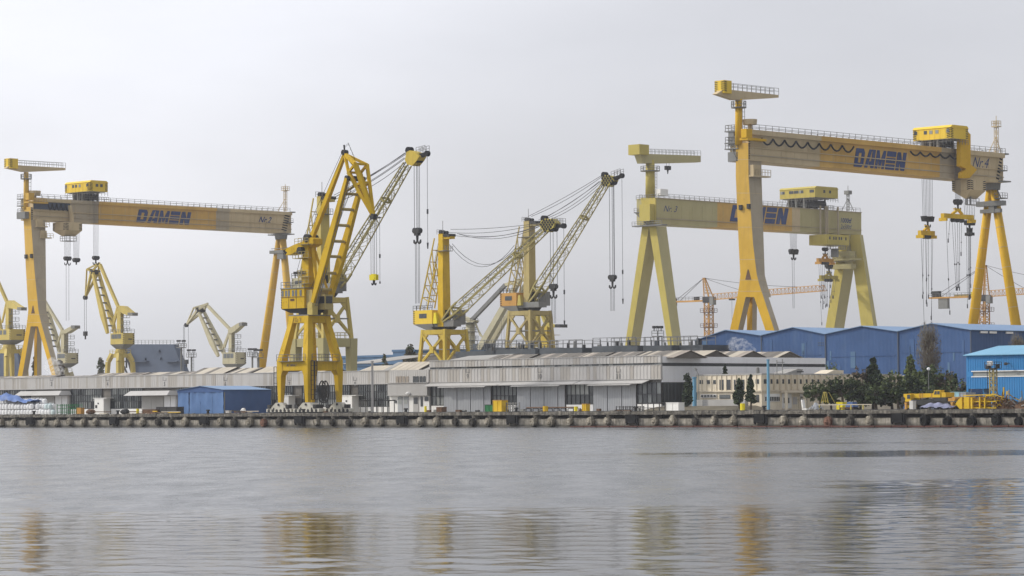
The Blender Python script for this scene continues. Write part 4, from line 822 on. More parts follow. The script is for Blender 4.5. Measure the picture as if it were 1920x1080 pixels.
m = MB(); p = hU(1590, 395, UF-2); q = hU(1590, 361, UF-2); m.lattice(p, q, .7, .7, 7, .05, .03, EV); m.cbox(q, 1.8, 1.8, 1.2); m.beam(q, q+EZ*2.2, .12); m.beam(p+EV*-3, p+EZ*4, .15); m.beam(p+EV*3, p+EZ*4, .15); m.part('anemometer_mast', 'grey_steel', G3)
m = MB(); p = hU(1232, 366, UF-1); m.cbox(p+EZ*.9+EV*2, 2.2, 3.4, 1.9); m.part('switch_cabin', 'white_paint', G3)
# ================================================================== HEAVY JIB CRANES ON X-BRACED PORTALS
def heavy(label, Y, C, mats, head):
    """C: photograph columns of the corners, mast, house, boom ...; everything stands at depth Y"""
    xc, yc = C['near']; c = at(xc, yc, Y); U1, V0 = touv(c); zt = c.z
    U0 = hVz(C['left'][0], C['left'][1], V0)[0]; V1 = hUz(C['right'][0], C['right'][1], U1)[0]
    Uc, Vc = (U0+U1)/2, (V0+V1)/2; k = Y/FPX/S2
    t = thing('jib_crane', label, 'crane', uv(Uc, Vc, GZ), 'heavy lattice-jib cranes')
    zb = at(xc, C['yb'], Y).z; e = (U1-U0)*.09
    mp, mm, mb_, mh = mats[:4]       # portal, mast, boom, house
    Tc = [uv(U0, V0, zt), uv(U1, V0, zt), uv(U1, V1, zt), uv(U0, V1, zt)]
    Bc = [uv(U0-e, V0-e, zb), uv(U1+e, V0-e, zb), uv(U1+e, V1+e, zb), uv(U0-e, V1+e, zb)]
    for a, b in zip(Bc, Tc): m = MB(); m.beam(a, b, .72, .72, .7, .7, side=EU); m.part('portal_leg', mp, t)
    for i in range(4):
        m = MB(); a, b = Tc[i], Tc[(i+1) % 4]; d = (b-a).normalized(); m.beam(a+d*.42-EZ*.65, b-d*.42-EZ*.65, .7, 1.1); 
        for p, q in ((a, d), (b, -d)): m.prism([p+q*.4-EZ*1.28, p+q*1.9-EZ*1.28, p+q*.3-EZ*3.0], d.cross(EZ)*.3)
        m.part('portal_beam', mp, t)
        a2, b2 = Bc[i], Bc[(i+1) % 4]; f = d.cross(EZ)*.1; m = MB(); ta, tb = a.lerp(a2, .12), b.lerp(b2, .12); ba, bb = a.lerp(a2, .93), b.lerp(b2, .93)
        m.beam(ta+f, bb+f, .42, .46); m.beam(tb-f, ba-f, .42, .46); mid = (ta+bb+tb+ba)/4; m.cbox(mid, 1.2, 1.0, 1.5, d, d.cross(EZ)); m.part('cross_brace', mp, t)
        m = MB(); m.beam(a.lerp(a2, .52), b.lerp(b2, .52), .22); m.part('tie_bar', 'grey_steel', t)
    # lower box portal down to the rails
    for i in range(4):
        p = Bc[i]; g = Vector((p.x, p.y, GZ)); s = EU*(1 if i in (1, 2) else -1)*.3
        m = MB(); m.beam(g, p, 1.4, 1.4, 1.9, 1.9, side=EU); m.part('lower_leg', mats[4], t)
        q = Bc[(i+1) % 4]; d = (q-p).normalized(); m = MB(); m.beam(p+d*1-EZ*.9, q-d*1-EZ*.9, 1.5, 1.8); m.rail([p+EZ*.05, q+EZ*.05], 1.2, 1.8, .06); m.part('lower_beam', mats[4], t)
    pc = uv(Uc, Vc, zb); m = MB(); m.tube(pc-EZ*1, uv(Uc, Vc, zt), 1.5, 2.1, 4); m.part('pylon', mm, t)
    m = MB(); zr = at(xc, C['yring'], Y).z; m.tube(uv(Uc, Vc, zt+.05), uv(Uc, Vc, zr), (U1-U0)*.34, (U1-U0)*.42, 20); m.part('slewing_ring', 'dark_steel', t)
    for s in (-1, 1): m = MB(); m.tube(uv(Uc+s*1.9, Vc-s*1.9, zt-2.0), uv(Uc+s*1.9, Vc-s*1.9, zt-1.2), .8, n=10); m.part('slewing_drive', 'white_paint', t)
    # mast
    (xa, xm, xb, yt), (xa2, xm2, xb2, yb2) = C['mast']
    zt2 = at(xm, yt, Y).z; wu, wv = (xm-xa)*k, (xb-xm)*k; wu2, wv2 = (xm2-xa2)*k, (xb2-xm2)*k
    sq = lambda a, b, z: [uv(Uc-a/2, Vc-b/2, z), uv(Uc+a/2, Vc-b/2, z), uv(Uc+a/2, Vc+b/2, z), uv(Uc-a/2, Vc+b/2, z)]
    m = MB(); m.hexa(sq(wu2, wv2, zr), sq(wu, wv, zt2)); ms = m.part('mast', mm, t)
    m = MB(); m.box(Uc+wu/2+.01, Uc+wu/2+2.2, Vc-wv*.4, Vc+wv*.4, zt2-1.2, zt2-.5); m.box(Uc-wu*.52, Uc+wu/2+.005, Vc-wv*.52, Vc+wv*.52, zt2-.02, zt2+.08); m.part('head_bracket', mm, ms)
    m = MB()
    for i in range(3): 
        u = Uc+wu/2+.55+i*.7; m.tube(uv(u, Vc-wv*.5, zt2-.35), uv(u, Vc+wv*.5, zt2-.35), .38, n=10)
    for v in (-.5, .5): m.tube(uv(Uc-.5, Vc+v-.25, zt2+.5), uv(Uc-.5, Vc+v+.25, zt2+.5), .5, n=10); m.tube(uv(Uc+.6, Vc+v-.25, zt2+.4), uv(Uc+.6, Vc+v+.25, zt2+.4), .42, n=10)
    m.part('head_sheave', 'dark_steel', ms)
    m = MB(); q = uv(Uc, Vc, zt2); m.rail([q-EU*wu*.8-EV*wv*.5, q-EU*wu*.8+EV*wv*.5], 1.1, .8, .05); zp = zt2-(zt2-zr)*.18
    m.box(Uc-wu*.5, Uc+wu/2+1.6, Vc-wv/2-.9, Vc-wv/2-.05, zp-.12, zp); m.box(Uc+wu/2+.05, Uc+wu/2+1.2, Vc-wv/2, Vc+wv/2, zp-.12, zp); m.rail([uv(Uc+wu/2+1.6, Vc-wv/2-.9, zp), uv(Uc+wu/2+1.2, Vc+wv/2, zp)], 1.1, .8, .05); m.beam(q+EZ*.2-EV*.3, q+EZ*3.2-EV*.3, .09); m.part('mast_platform', 'grey_steel', ms)
    m = MB(); m.box(Uc+wu2/2+.004, Uc+wu2/2+.12, Vc-.6, Vc+.5, zr+1.6, zr+4); m.part('mast_door', 'recess', ms)
    # machinery house on the far-left arm, counterweight side
    (hx0, hxm, hx1, hyt, hyb) = C['house']; Vh = Vc-(hx1-hxm)*k*.5-.6
    a0, z1 = hVz(hx0, hyt, Vh); a1, z0 = hVz(hxm, hyb, Vh); vb = Vh+(hx1-hxm)*k+1.2
    m = MB(); m.box(a0, a1, Vh, vb, z0, z1); h = m.part('machine_house', mh, t)
    m = MB(); m.hexa([uv(a0, Vh, z0-.01), uv(a1, Vh, z0-.01), uv(a1, vb, z0-.01), uv(a0, vb, z0-.01)], [uv(a0+(a1-a0)*.7, Vh+.4, z0-1.6), uv(a1+.5, Vh+.4, z0-1.6), uv(a1+.5, vb-.4, z0-1.6), uv(a0+(a1-a0)*.7, vb-.4, z0-1.6)]); m.part('house_base', 'grey_steel', t)
    for fx in (.42, .62): m = MB(); u = a0+(a1-a0)*fx; m.box(u-.62, u+.62, Vh-.06, Vh-.004, z0+(z1-z0)*.42, z0+(z1-z0)*.75); m.part('window', 'glass_dark', h)
    m = MB(); chevrons(m, uv(a0+.6, Vh-.03, z0), uv(a0+.6, Vh-.03, z1), EU*-.6, 7); m.rail([uv(a0, Vh, z1), uv(a1, Vh, z1)], 1.1, 1.2, .05); m.rail([uv(a0, vb, z1), uv(a0, Vh, z1)], 1.1, 1.2, .05); m.part('hazard_stripe', 'black_paint', h)
    m = MB(); m.box(a1+.01, Uc+wu2/2+3.4, Vh+.5, vb-.3, zr+.02, z0+.8); m.box(Uc+wu2/2+.3, Uc+wu2/2+3.0, Vc+wv2/2+.2, Vc+wv2/2+2.0, zr+.5, zr+4.0); m.rail([uv(Uc+wu2/2+3.4, Vh+.5, z0+.8), uv(Uc+wu2/2+3.4, vb-.3, z0+.8)], 1.2, .7, .06); m.part('slewing_frame', 'grey_steel', t)
    m = MB(); p = uv(a1+.6, Vh-.3, z0); m.hexa([p, p+EU*1.4, p+EU*1.4+EV*.9, p+EV*.9], [p+EU*.4+EZ*2.6, p+EU*1.0+EZ*2.6, p+EU*1.0+EV*.9+EZ*2.6, p+EU*.4+EV*.9+EZ*2.6]); m.part('bracket', 'signal_yellow' if mh == 'house_yellow' else 'pale_yellow', t)
    # back frame
    m = MB(); rs = []
    for (x0, y0, x1, y1) in C['back']:
        for s in (-1, 1): a = hV(x0, y0, Vc)+EV*(s*wv*.45); b = hV(x1, y1, Vc)+EV*(s*wv*.55); m.beam(a, b, .24); rs.append((a, b))
    for i in range(1, 6):
        f = i/6
        for p, q in ((0, 2), (1, 3), (0, 1), (2, 3)): m.beam(rs[p][0].lerp(rs[p][1], f), rs[q][0].lerp(rs[q][1], f), .2)
    m.part('back_frame', mp, t)
    m = MB()
    for s in (-.5, -.2, .15, .5): m.rope([uv(Uc-wu*.5, Vc+s, zt2), uv(a0+(a1-a0)*(.55+.2*s), Vc+s, z1)], .06)
    m.part('back_rope', 'rope', t)
    # boom
    f0 = hV(*C['foot'], Vc); f1 = hV(*C['tip'], Vc); mb2 = MB(); d = (f1-f0).normalized(); L = (f1-f0).length
    w0, h0, w1, h1 = 3.2, 2.2, 1.5, 1.1; up = EV.cross(d); up = up if up.z > 0 else -up
    nseg = 18; chord = []
    for i in range(nseg+1):
        q = i/nseg; s = min(1, q/.13); w = 2.2+(w0+(w1-w0)*q-2.2)*s; hh = .5+(h0+(h1-h0)*q-.5)*s; cpt = f0.lerp(f1, q)
        chord.append([cpt+EV*(x*w/2)+up*(y*hh/2) for x, y in ((-1, -1), (1, -1), (1, 1), (-1, 1))])
    for i in range(nseg):
        for c_ in range(4):
            heavyb = .40 if i < 3 else .21; mb2.beam(chord[i][c_], chord[i+1][c_], heavyb)
    mb2.part('boom_chord', mb_, t)
    mb2 = MB()
    for i in range(2, nseg):
        for c_ in range(4):
            a, b = (c_, (c_+1) % 4) if i % 2 else ((c_+1) % 4, c_); mb2.beam(chord[i][a], chord[i+1][b], .095)
            if i % 2 == 0: mb2.beam(chord[i][c_], chord[i][(c_+1) % 4], .095)
    for q in (.13, .30 if False else .70):
        i = round(q*nseg)
        for c_ in range(4): mb2.beam(chord[i][c_], chord[i][(c_+1) % 4], .42)
    mb2.part('boom_lacing', mb_, t)
    m = MB(); i0 = 3; m.beam(chord[i0][3].lerp(chord[i0][2], .35), chord[-1][3].lerp(chord[-1][2], .4), .28, .08); m.part('boom_walkway', 'grey_steel', t)
    # boom head
    m = MB(); m.prism([hV(x, y, Vc-1.05) for x, y in C['headpoly']], EV*2.1); hd = m.part('boom_head', 'tower_yellow' if head == 'plain' else 'pale_yellow', t)
    hp = [hV(x, y, Vc-1.08) for x, y in C['headpoly']]
    if head == 'check':
        # black lozenges on the near face
        xs = [x for x, y in C['headpoly']]; ys = [y for x, y in C['headpoly']]; cx, cy = sum(xs)/len(xs), sum(ys)/len(ys)
        m = MB(); st = 5.2; i = 0
        for r_ in range(-4, 5):
            for c_ in range(-4, 5):
                x = cx+c_*st+(st/2 if r_ % 2 else 0); y = cy+r_*st*.8
                pl = C['headpoly']; ins = False; j = len(pl)-1
                for q in range(len(pl)):
                    if (pl[q][1] > y) != (pl[j][1] > y) and x < (pl[j][0]-pl[q][0])*(y-pl[q][1])/(pl[j][1]-pl[q][1])+pl[q][0]: ins = not ins
                    j = q
                if ins: m.prism([hV(x+a, y+b, Vc-1.085) for a, b in ((-st*.45, 0), (0, -st*.62), (st*.45, 0), (0, st*.62))], EV*.03)
        m.part('check_mark', 'black_paint', hd)
    ax, ay = C['aux']; hx, hy = C['headc']; A = hV(ax, ay, Vc); Hc = hV(hx, hy, Vc)
    m = MB(); m.beam(Hc, A, 1.0, 1.1, .7, .6); 
    m.tube(A-EV*.4, A+EV*.4, .62, n=10); m.tube(Hc-EV*.9-EZ*.5, Hc+EV*.9-EZ*.5, .8, n=10); m.tube(hV(C['headpoly'][1][0], C['headpoly'][1][1], Vc)-EV*.6, hV(C['headpoly'][1][0], C['headpoly'][1][1], Vc)+EV*.6, .75, n=10)
    m.part('aux_jib', 'black_paint', t)
    m = MB(); m.rail([Hc+EZ*.6-EV*.6, A+EZ*.4-EV*.6], 1.3, .9, .05); m.rail([Hc+EZ*.6+EV*.6, A+EZ*.4+EV*.6], 1.3, .9, .05); m.part('jib_railing', 'rail_grey', t)
    # ropes
    m = MB()
    for i, (x0, y0, x1, y1, sag) in enumerate(C['pend']):
        a = hV(x0, y0, Vc)+EV*((i % 3-1)*.7); b = hV(x1, y1, Vc)+EV*((i % 3-1)*.6); m.rope(dangling(a, b, sag), .065)
    m.part('luffing_rope', 'rope', t)
    m = MB(); xs = C['hx']; yb = C['hook'][1]
    for i, x in enumerate(xs): p = hV(x, C['hook'][0], Vc)+EV*(-.4+.4*(i % 3)); m.rope([p, Vector((p.x, p.y, hV(x, yb, Vc).z))], .075)
    m.part('hoist_rope', 'rope', t)
    xm_ = sum(xs)/len(xs); b = hV(xm_, yb, Vc); m = MB(); m.cbox(b-EZ*.8, 1.1, .9, 1.5, EU, EV)
    for s in (-1, 1): m.tube(b+EU*s*.5-EV*.5-EZ*.5, b+EU*s*.5+EV*.5-EZ*.5, .62, n=9)
    m.tube(b-EZ*1.5, b-EZ*2.8, .3, .22); 
    for s in (-1, 1):
        pts = [b-EZ*2.7, b-EZ*3.2+EU*s*.55, b-EZ*3.0+EU*s*1.0, b-EZ*2.4+EU*s*1.0]
        for p, q in zip(pts, pts[1:]): m.tube(p, q, .2, .17, 6)
    m.part('hook_block', 'dark_steel', t)
    if C.get('sling'):
        z = hV(xm_, C['sling'], Vc).z; m = MB()
        for s in (-.9, -.35, .35, .9): q = b-EZ*2.6+EU*s*.7; m.rope([q, Vector((q.x, q.y, z))], .06)
        m.part('sling', 'rope', t)
    m = MB(); z = hV(ax, C['auxy'], Vc).z; m.rope([A, Vector((A.x, A.y, z))], .06); q = Vector((A.x, A.y, z)); m.tube(q, q-EZ*1.3, .22, .12, 6); m.tube(q+EZ*6, q+EZ*7, .2, .2, 6); m.part('aux_rope', 'rope', t)
    return t, Vc
T0 = heavy('olive lattice-jib crane with plain yellow jib head, directly behind the bright yellow quay crane', 640, dict(near=(607, 556), left=(563, 556), right=(650, 556), yb=634, yring=549,
    mast=((596, 603.5, 619, 366), (594, 604, 620, 549)), house=(547, 571, 590, 522, 540), back=((595, 372, 570, 524), (597, 420, 583, 523)),
    foot=(622, 546), tip=(764, 308), headpoly=[(762, 285), (768, 282), (779, 286), (786, 293), (782, 300), (773, 311), (763, 308), (759, 300)], aux=(801, 288), headc=(784, 294),
    pend=[(630, 371, 763, 287, .3), (626, 366, 764, 285, .3), (632, 373, 762, 292, .5), (631, 375, 762, 296, .6), (632, 378, 761, 303, 1.0), (626, 368, 766, 283, .2)],
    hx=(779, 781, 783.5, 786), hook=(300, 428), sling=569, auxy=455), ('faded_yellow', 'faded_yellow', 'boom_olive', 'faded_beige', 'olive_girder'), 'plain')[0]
T1, V1c = heavy('yellow-masted lattice-jib crane with low-luffed checkered jib head, behind the tall white shed', 705, dict(near=(834, 617), left=(793, 617), right=(873, 617), yb=690, yring=612,
    mast=((823.5, 832, 844, 437), (820, 831, 845, 612)), house=(774.5, 810, 822, 582.5, 607), back=((820, 447, 794, 580), (822, 505, 808, 578)),
    foot=(836, 602), tip=(1023, 430), headpoly=[(1014, 414), (1021, 410), (1033, 410), (1040, 418), (1037, 427), (1024, 435), (1016, 431), (1012, 425)], aux=(1057, 423.5), headc=(1038, 424),
    pend=[(846, 436, 1013, 420, .9), (857, 438, 1013, 421, 1.6), (857, 439, 1013, 422, 2.0), (857, 442, 1013, 425, 1.2), (845, 430, 1015, 418, .4), (844, 457, 966, 462, 4.6), (846, 458, 968, 460, 5.2)],
    hx=(1034, 1037, 1042), hook=(428, 533), sling=606, auxy=601), ('tower_yellow', 'yellow_bright', 'boom_olive', 'house_yellow', 'tower_tan'), 'check')
T2, V2c = heavy('tan-masted lattice-jib crane with high-raised checkered jib head, behind the tall white shed', 744, dict(near=(994, 581.5), left=(956, 581.5), right=(1031, 581.5), yb=655, yring=576,
    mast=((981, 991, 1002.5, 413), (980, 991, 1004, 576)), house=(937.5, 968, 981, 550, 573), back=((979, 425, 957, 548), (981, 480, 968, 547)),
    foot=(996, 567), tip=(1135, 346), headpoly=[(1129, 331), (1134, 328), (1143, 330), (1149, 337), (1146, 343), (1138, 350), (1130, 348), (1127, 342)], aux=(1166, 329.5), headc=(1149, 337),
    pend=[(994, 406, 1130, 330, .3), (996, 406, 1129, 331, .7), (1012, 412, 1128, 336, .4), (1013, 413, 1127, 340, .8), (1012, 414, 1127, 342, 1.2), (1012, 416, 1127, 344, 1.4)],
    hx=(1144.5, 1147.5, 1149, 1152), hook=(344, 516), sling=583, auxy=560), ('tower_tan', 'tower_tan', 'boom_olive', 'crane_orange', 'tower_tan'), 'check')

# ================================================================== YELLOW QUAY CRANE IN FRONT
Pn = hV(577, 755, 3.1); Un, _ = touv(Pn); HB, HT = 4.29, 2.72; Uq, Vq = Un-HB, 3.1+HB
zb_, zm1, zm2, zt_ = 4.5, hV(560, 694.5, 3.1).z, hV(560, 676.5, 3.1).z, hV(560, 592, 4.2).z
Q = thing('quay_crane', 'bright yellow portal crane with folded double jib standing at the quay edge', 'crane', uv(Uq, Vq, GZ), rot=ROT)
def leg_sec(su, sv, h, z, w):    # outer corner at +-h
    a, b = sorted((su*h, su*(h-w))); c, d = sorted((sv*h, sv*(h-w)))
    return [uv(Uq+a, Vq+c, z), uv(Uq+b, Vq+c, z), uv(Uq+b, Vq+d, z), uv(Uq+a, Vq+d, z)]
for su in (-1, 1):
    for sv in (-1, 1):
        ss = [leg_sec(su, sv, HB-.15, zb_, .75), leg_sec(su, sv, HB, zm1-.9, 1.2), leg_sec(su, sv, HB, zm1, 1.6), leg_sec(su, sv, HB, zm2, 1.4), leg_sec(su, sv, HT+.12, zt_-1.5, 1.15), leg_sec(su, sv, HT, zt_, 1.5)]
        m = MB()
        for a, b in zip(ss, ss[1:]): m.hexa(a, b)
        m.part('portal_leg', 'yellow_bright', Q)
for ax_ in (0, 1):
    for s in (-1, 1):
        m = MB(); o = HB-.1; i_ = HB-1.45; z0, z1 = zm1, zm2-.1
        if ax_ == 0: v0, v1 = sorted((s*o, s*(o-1.1))); m.box(Uq-i_, Uq+i_, Vq+v0, Vq+v1, z0, z1)
        else: u0, u1 = sorted((s*o, s*(o-1.1))); m.box(Uq+u0, Uq+u1, Vq-i_, Vq+i_, z0, z1)
        m.part('portal_beam', 'yellow_bright', Q)
        m = MB(); o = HT-.04; i_ = HT-1.2; z0, z1 = zt_-1.25, zt_-.02
        if ax_ == 0: v0, v1 = sorted((s*o, s*(o-1.0))); m.box(Uq-i_, Uq+i_, Vq+v0, Vq+v1, z0, z1)
        else: u0, u1 = sorted((s*o, s*(o-1.0))); m.box(Uq+u0, Uq+u1, Vq-i_, Vq+i_, z0, z1)
        m.part('top_beam', 'yellow_bright', Q)
m = MB(); m.box(Uq-HT, Uq+HT, Vq-HT, Vq+HT, zt_+.002, zt_+.2); m.part('top_plate', 'grey_steel', Q)
m = MB(); text_on(m, 'AC 16tf nr.1', uv(Uq-1.7, Vq-HB+.09, zm1+.75), uv(Uq+1.1, Vq-HB+.09, zm1+.75), uv(Uq-1.6, Vq-HB+.09, zm1+1.25), EV*-.03, .04, True); m.part('lettering', 'letter_blue', Q)
m = MB(); text_on(m, "ITCo 'II", uv(Uq-1.7, Vq-HT+.03, zt_-1.05), uv(Uq+.7, Vq-HT+.03, zt_-1.05), uv(Uq-1.65, Vq-HT+.03, zt_-.3), EV*-.03); m.part('lettering', 'scrap_rust', Q)
m = MB(); z = zm2; pts = [uv(Uq-HB+.3, Vq-HB-.3, z), uv(Uq+HB-.3, Vq-HB-.3, z)]; m.rail(pts, 1.2, 1.5, .045); m.rail([uv(Uq+HB+.1, Vq-HB+1, z), uv(Uq+HB+.1, Vq+HB-1, z)], 1.2, 1.5, .045); m.rail([uv(Uq-HB+1.2, Vq+HB, z), uv(Uq+HB-1.2, Vq+HB, z)], 1.2, 1.5, .045); m.rail([uv(Uq-HB, Vq-HB+1.2, z), uv(Uq-HB, Vq+HB-1.2, z)], 1.2, 1.5, .045); m.part('portal_railing', 'rail_grey', Q)
m = MB(); m.box(Uq-HB+.9, Uq+HB-.9, Vq-HB-.55, Vq-HB+.05, zm2-.09, zm2-.005); m.box(Uq+HB+.0, Uq+HB+.5, Vq-HB+1, Vq+HB-1, zm2-.09, zm2-.005); m.part('walkway', 'grey_steel', Q)
m = MB(); m.ladder(uv(Uq+HB+.12, Vq-HB+1.1, 5), uv(Uq+HB+.12, Vq-HB+1.1, zm2), EV, .7, .8, .05); m.ladder(uv(Uq+HB+.12, Vq-HB+1.9, 5), uv(Uq+HB+.12, Vq-HB+1.9, zm2), EV, .5, .8, .05); m.ladder(uv(Uq-HB-.5, Vq-HB+.1, 5), uv(Uq-HB-.5, Vq-HB+.1, zm2-1), EU, .8, .9, .05); m.part('ladder', 'dark_steel', Q)
for su in (-1, 1):
    for sv in (-1, 1):
        c = uv(Uq+su*(HB-.5), Vq+sv*(HB-.5), 0); w = 3.5
        m = MB(); a = [c+EU*x*w+EZ*z for x, z in ((-1, 2.75), (1, 2.75), (1, 3.3), (.62, 3.5), (.25, 4.45), (-.25, 4.45), (-.62, 3.5), (-1, 3.3))]; m.prism([p-EV*.5 for p in a], EV*1.0); b = m.part('bogie', 'bogie_cream', Q)
        m = MB()
        for i in range(6): q = c+EU*((i-2.5)*1.12)+EZ*2.95; m.tube(q-EV*.55, q+EV*.55, .33, n=10)
        m.part('wheel', 'dark_steel', b)
        m = MB(); m.tube(c-EV*.66+EZ*4.1, c+EV*.66+EZ*4.1, .22, n=8); 
        for x in (-.75, .7): m.cbox(c+EU*x*w+EZ*3.75-EV*.2, .8, .9, .7)
        for x in (-.4, .45): m.cbox(c+EU*x*w+EZ*3.3-EV*.52, .3, .06, .5)
        m.part('drive_motor', 'dark_steel', b)
# slewing platform, cabin, column
zr = hV(570, 590, Vq).z; m = MB(); m.tube(uv(Uq, Vq, zt_+.2), uv(Uq, Vq, zr+.5), 1.9, 2.2, 18); m.part('slewing_ring', 'dark_steel', Q)
Vh = Vq-2.5; a0, z1 = hVz(527, 542.5, Vh); a1, z0 = hVz(570.5, 577.5, Vh); vb = Vq+2.4; uR = Uq+3.0
m = MB(); m.hexa([uv(a0, Vh, z0-.02), uv(uR, Vh, z0-.02), uv(uR, vb, z0-.02), uv(a0, vb, z0-.02)], [uv(Uq-3, Vq-2, zr+.3), uv(Uq+2.2, Vq-2, zr+.3), uv(Uq+2.2, Vq+2, zr+.3), uv(Uq-3, Vq+2, zr+.3)]); m.part('slewing_platform', 'dark_steel', Q)
m = MB(); m.box(a0, a1, Vh, vb, z0, z1); cab = m.part('machine_house', 'yellow_bright', Q)
for fx in (.07, .22, .34, .52, .65, .85):
    m = MB(); u = a0+(a1-a0)*fx; m.box(u-.27, u+.27, Vh-.05, Vh-.004, z0+(z1-z0)*.62, z0+(z1-z0)*.92); m.part('window', 'glass_mid', cab)
m = MB()
for f in (.33, .66): u = a0+(a1-a0)*f; m.box(u-.03, u+.03, Vh-.04, Vh-.002, z0+.05, z1-.1)
m.box(a0, a1, Vh-.05, Vh-.003, z0+(z1-z0)*.56, z0+(z1-z0)*.585); m.part('wall_seam', 'scrap_rust', cab)
m = MB(); u = a0+(a1-a0)*.5; m.box(u-.6, u+.5, Vh-.05, Vh-.004, z0+(z1-z0)*.38, z0+(z1-z0)*.5); m.part('name_plate', 'scrap_rust', cab)
m = MB(); m.box(a0-.12, a1+.15, Vh-.15, vb+.1, z1+.003, z1+.15); m.rail([uv(a0, Vh, z1+.15), uv(a1, Vh, z1+.15)], 1.1, 1.4, .045); m.rail([uv(a0, vb, z1+.15), uv(a0, Vh, z1+.15)], 1.1, 1.4, .045); m.part('roof', 'grey_steel', cab)
m = MB(); chevrons(m, uv(a0+.25, Vh-.03, z0), uv(a0+.25, Vh-.03, z1), EU*-.25, 8); m.part('hazard_stripe', 'black_paint', cab)
m = MB(); m.box(a1+.01, uR, Vh+.5, vb-.2, z0, z1-.3); m.part('winch_room', 'tower_tan', Q)
m = MB(); u, zc = hVz(617, 565, Vq); p = uv(uR-.9, Vq+.9, z0); m.box(uR+.01, uR+2.0, Vq-.6, Vq+1.3, z0-.3, z0+2.4); dc = m.part('driver_cabin', 'tower_tan', Q)
m = MB(); m.box(uR+2.004, uR+2.06, Vq-.4, Vq+1.1, z0+.8, z0+2.1); m.box(uR+.3, uR+1.8, Vq-.66, Vq-.604, z0+.8, z0+2.1); m.part('window', 'glass_dark', dc)
zct = hV(575, 449, Vq-.8).z; m = MB(); m.hexa([uv(Uq-.95, Vq-1.05, z1+.16), uv(Uq+.95, Vq-1.05, z1+.16), uv(Uq+.95, Vq+1.05, z1+.16), uv(Uq-.95, Vq+1.05, z1+.16)], [uv(Uq-.8, Vq-.95, zct), uv(Uq+.8, Vq-.95, zct), uv(Uq+.8, Vq+.95, zct), uv(Uq-.8, Vq+.95, zct)]); cl = m.part('column', 'yellow_bright', Q)
m = MB()
for y, l in ((484, 2.6), (519, 1.2), (532, 1.0), (459, 2.0)):
    z = hV(570, y, Vq).z; m.box(Uq-.85-l, Uq-.86, Vq-1.1, Vq+.4, z-.1, z); m.box(Uq-.95, Uq+1.9, Vq-1.9, Vq-1.07, z-.1, z); m.rail([uv(Uq-.85-l, Vq-1.1, z), uv(Uq-.9, Vq-1.1, z)], 1.1, 1.0, .045); m.rail([uv(Uq-.95, Vq-1.9, z), uv(Uq+1.9, Vq-1.9, z)], 1.1, 1.0, .045)
m.part('column_platform', 'tower_tan', cl)
m = MB(); p = hV(565, 470, Vq-1.3); m.cbox(p, 1.0, .8, 1.0); m.tube(p-EV*.6, p+EV*.6, .7, n=10); p = hV(556, 512, Vq-1); m.beam(p-EU*.6, p+EU*2.6, .5); m.rope([p, hV(563, 486, Vq-1)], .05); m.part('winch', 'dark_steel', cl)
m = MB(); m.prism([hV(x, y, Vq-1.15) for x, y in ((530, 469), (551, 459), (574, 450), (582, 445), (587, 448), (587, 457), (578, 463), (567, 463), (551, 474), (546, 477), (535, 478.5))], EV*2.3); aw = m.part('counterweight_arm', 'yellow_bright', Q)
m = MB(); m.prism([hV(x, y, Vq-1.18) for x, y in ((530, 469.5), (536, 467), (534, 470), (538, 473), (535, 478))], EV*.028); m.part('edge_mark', 'black_paint', aw)
m = MB(); p = hV(583, 447, Vq); m.tube(p-EV*1.3, p+EV*1.3, .75, n=12); m.part('pivot', 'dark_steel', Q)
# boom: two box girders with rungs; double-link fly jib
bn0, bn1 = hV(586, 573, Vq-1.9), hV(651, 334, Vq-1.9); bf0, bf1 = bn0+EV*3.8, bn1+EV*3.8
for a, b in ((bn0, bn1), (bf0, bf1)): m = MB(); q = a.lerp(b, .35); m.beam(a, q, .75, .7, .85, 1.55, side=EV); m.beam(q, b, .85, 1.55, .7, .7, side=EV); m.part('boom_girder', 'yellow_bright', Q)
m = MB()
for f in (.13, .26, .39, .51, .635, .76, .88): m.tube(bn0.lerp(bn1, f)+EV*.4, bf0.lerp(bf1, f)-EV*.4, .28, n=8)
m.beam(bn0.lerp(bn1, .88), bf0.lerp(bf1, .99), .4); m.part('boom_rung', 'tower_tan', Q)
m = MB(); m.ladder(bn0+EU*.9+EV*.2, bn1+EU*.5+EV*.2, EV, .5, 1.0, .04); m.part('boom_ladder', 'rail_grey', Q)
m = MB(); m.tube(bn0-EV*.7, bn0+EV*.7, .7, n=10); m.tube(bf0-EV*.7, bf0+EV*.7, .7, n=10); m.cbox(bn0-EZ*.9, 1.4, 1.3, 1.6); m.cbox(bf0-EZ*.9, 1.4, 1.3, 1.6); m.part('boom_foot', 'faded_yellow', Q)
Pk = hV(646.5, 289, Vq); Tp = hV(700.5, 406, Vq); Mn = hV(666, 307, Vq-1.45); Mf = Mn+EV*2.9; An = hV(653.5, 323, Vq-1.45); Af = An+EV*2.9
m = MB()
for a, b, w in ((Pk, Mn, .6), (Mn, Tp, .75), (Pk, An, .5), (An, Tp, .6), (Pk, Mf, .5), (Mf, Tp, .55), (Pk, Af, .45), (Af, Tp, .5)): m.beam(a, b, w, w*1.1, w, w*.9)
m.part('fly_jib', 'yellow_bright', Q)
m = MB(); Bn, Bf, Dn, Df = Mn.lerp(Tp, .35), Mf.lerp(Tp, .35), An.lerp(Tp, .3), Af.lerp(Tp, .3)
for a, b in ((Mn, An), (Mf, Af), (Mn, Mf), (An, Af), (Bn, Dn), (Bf, Df), (Bn, Bf), (Dn, Df), (Mn, Af)): m.beam(a, b, .4)
m.part('fly_strut', 'yellow_bright', Q)
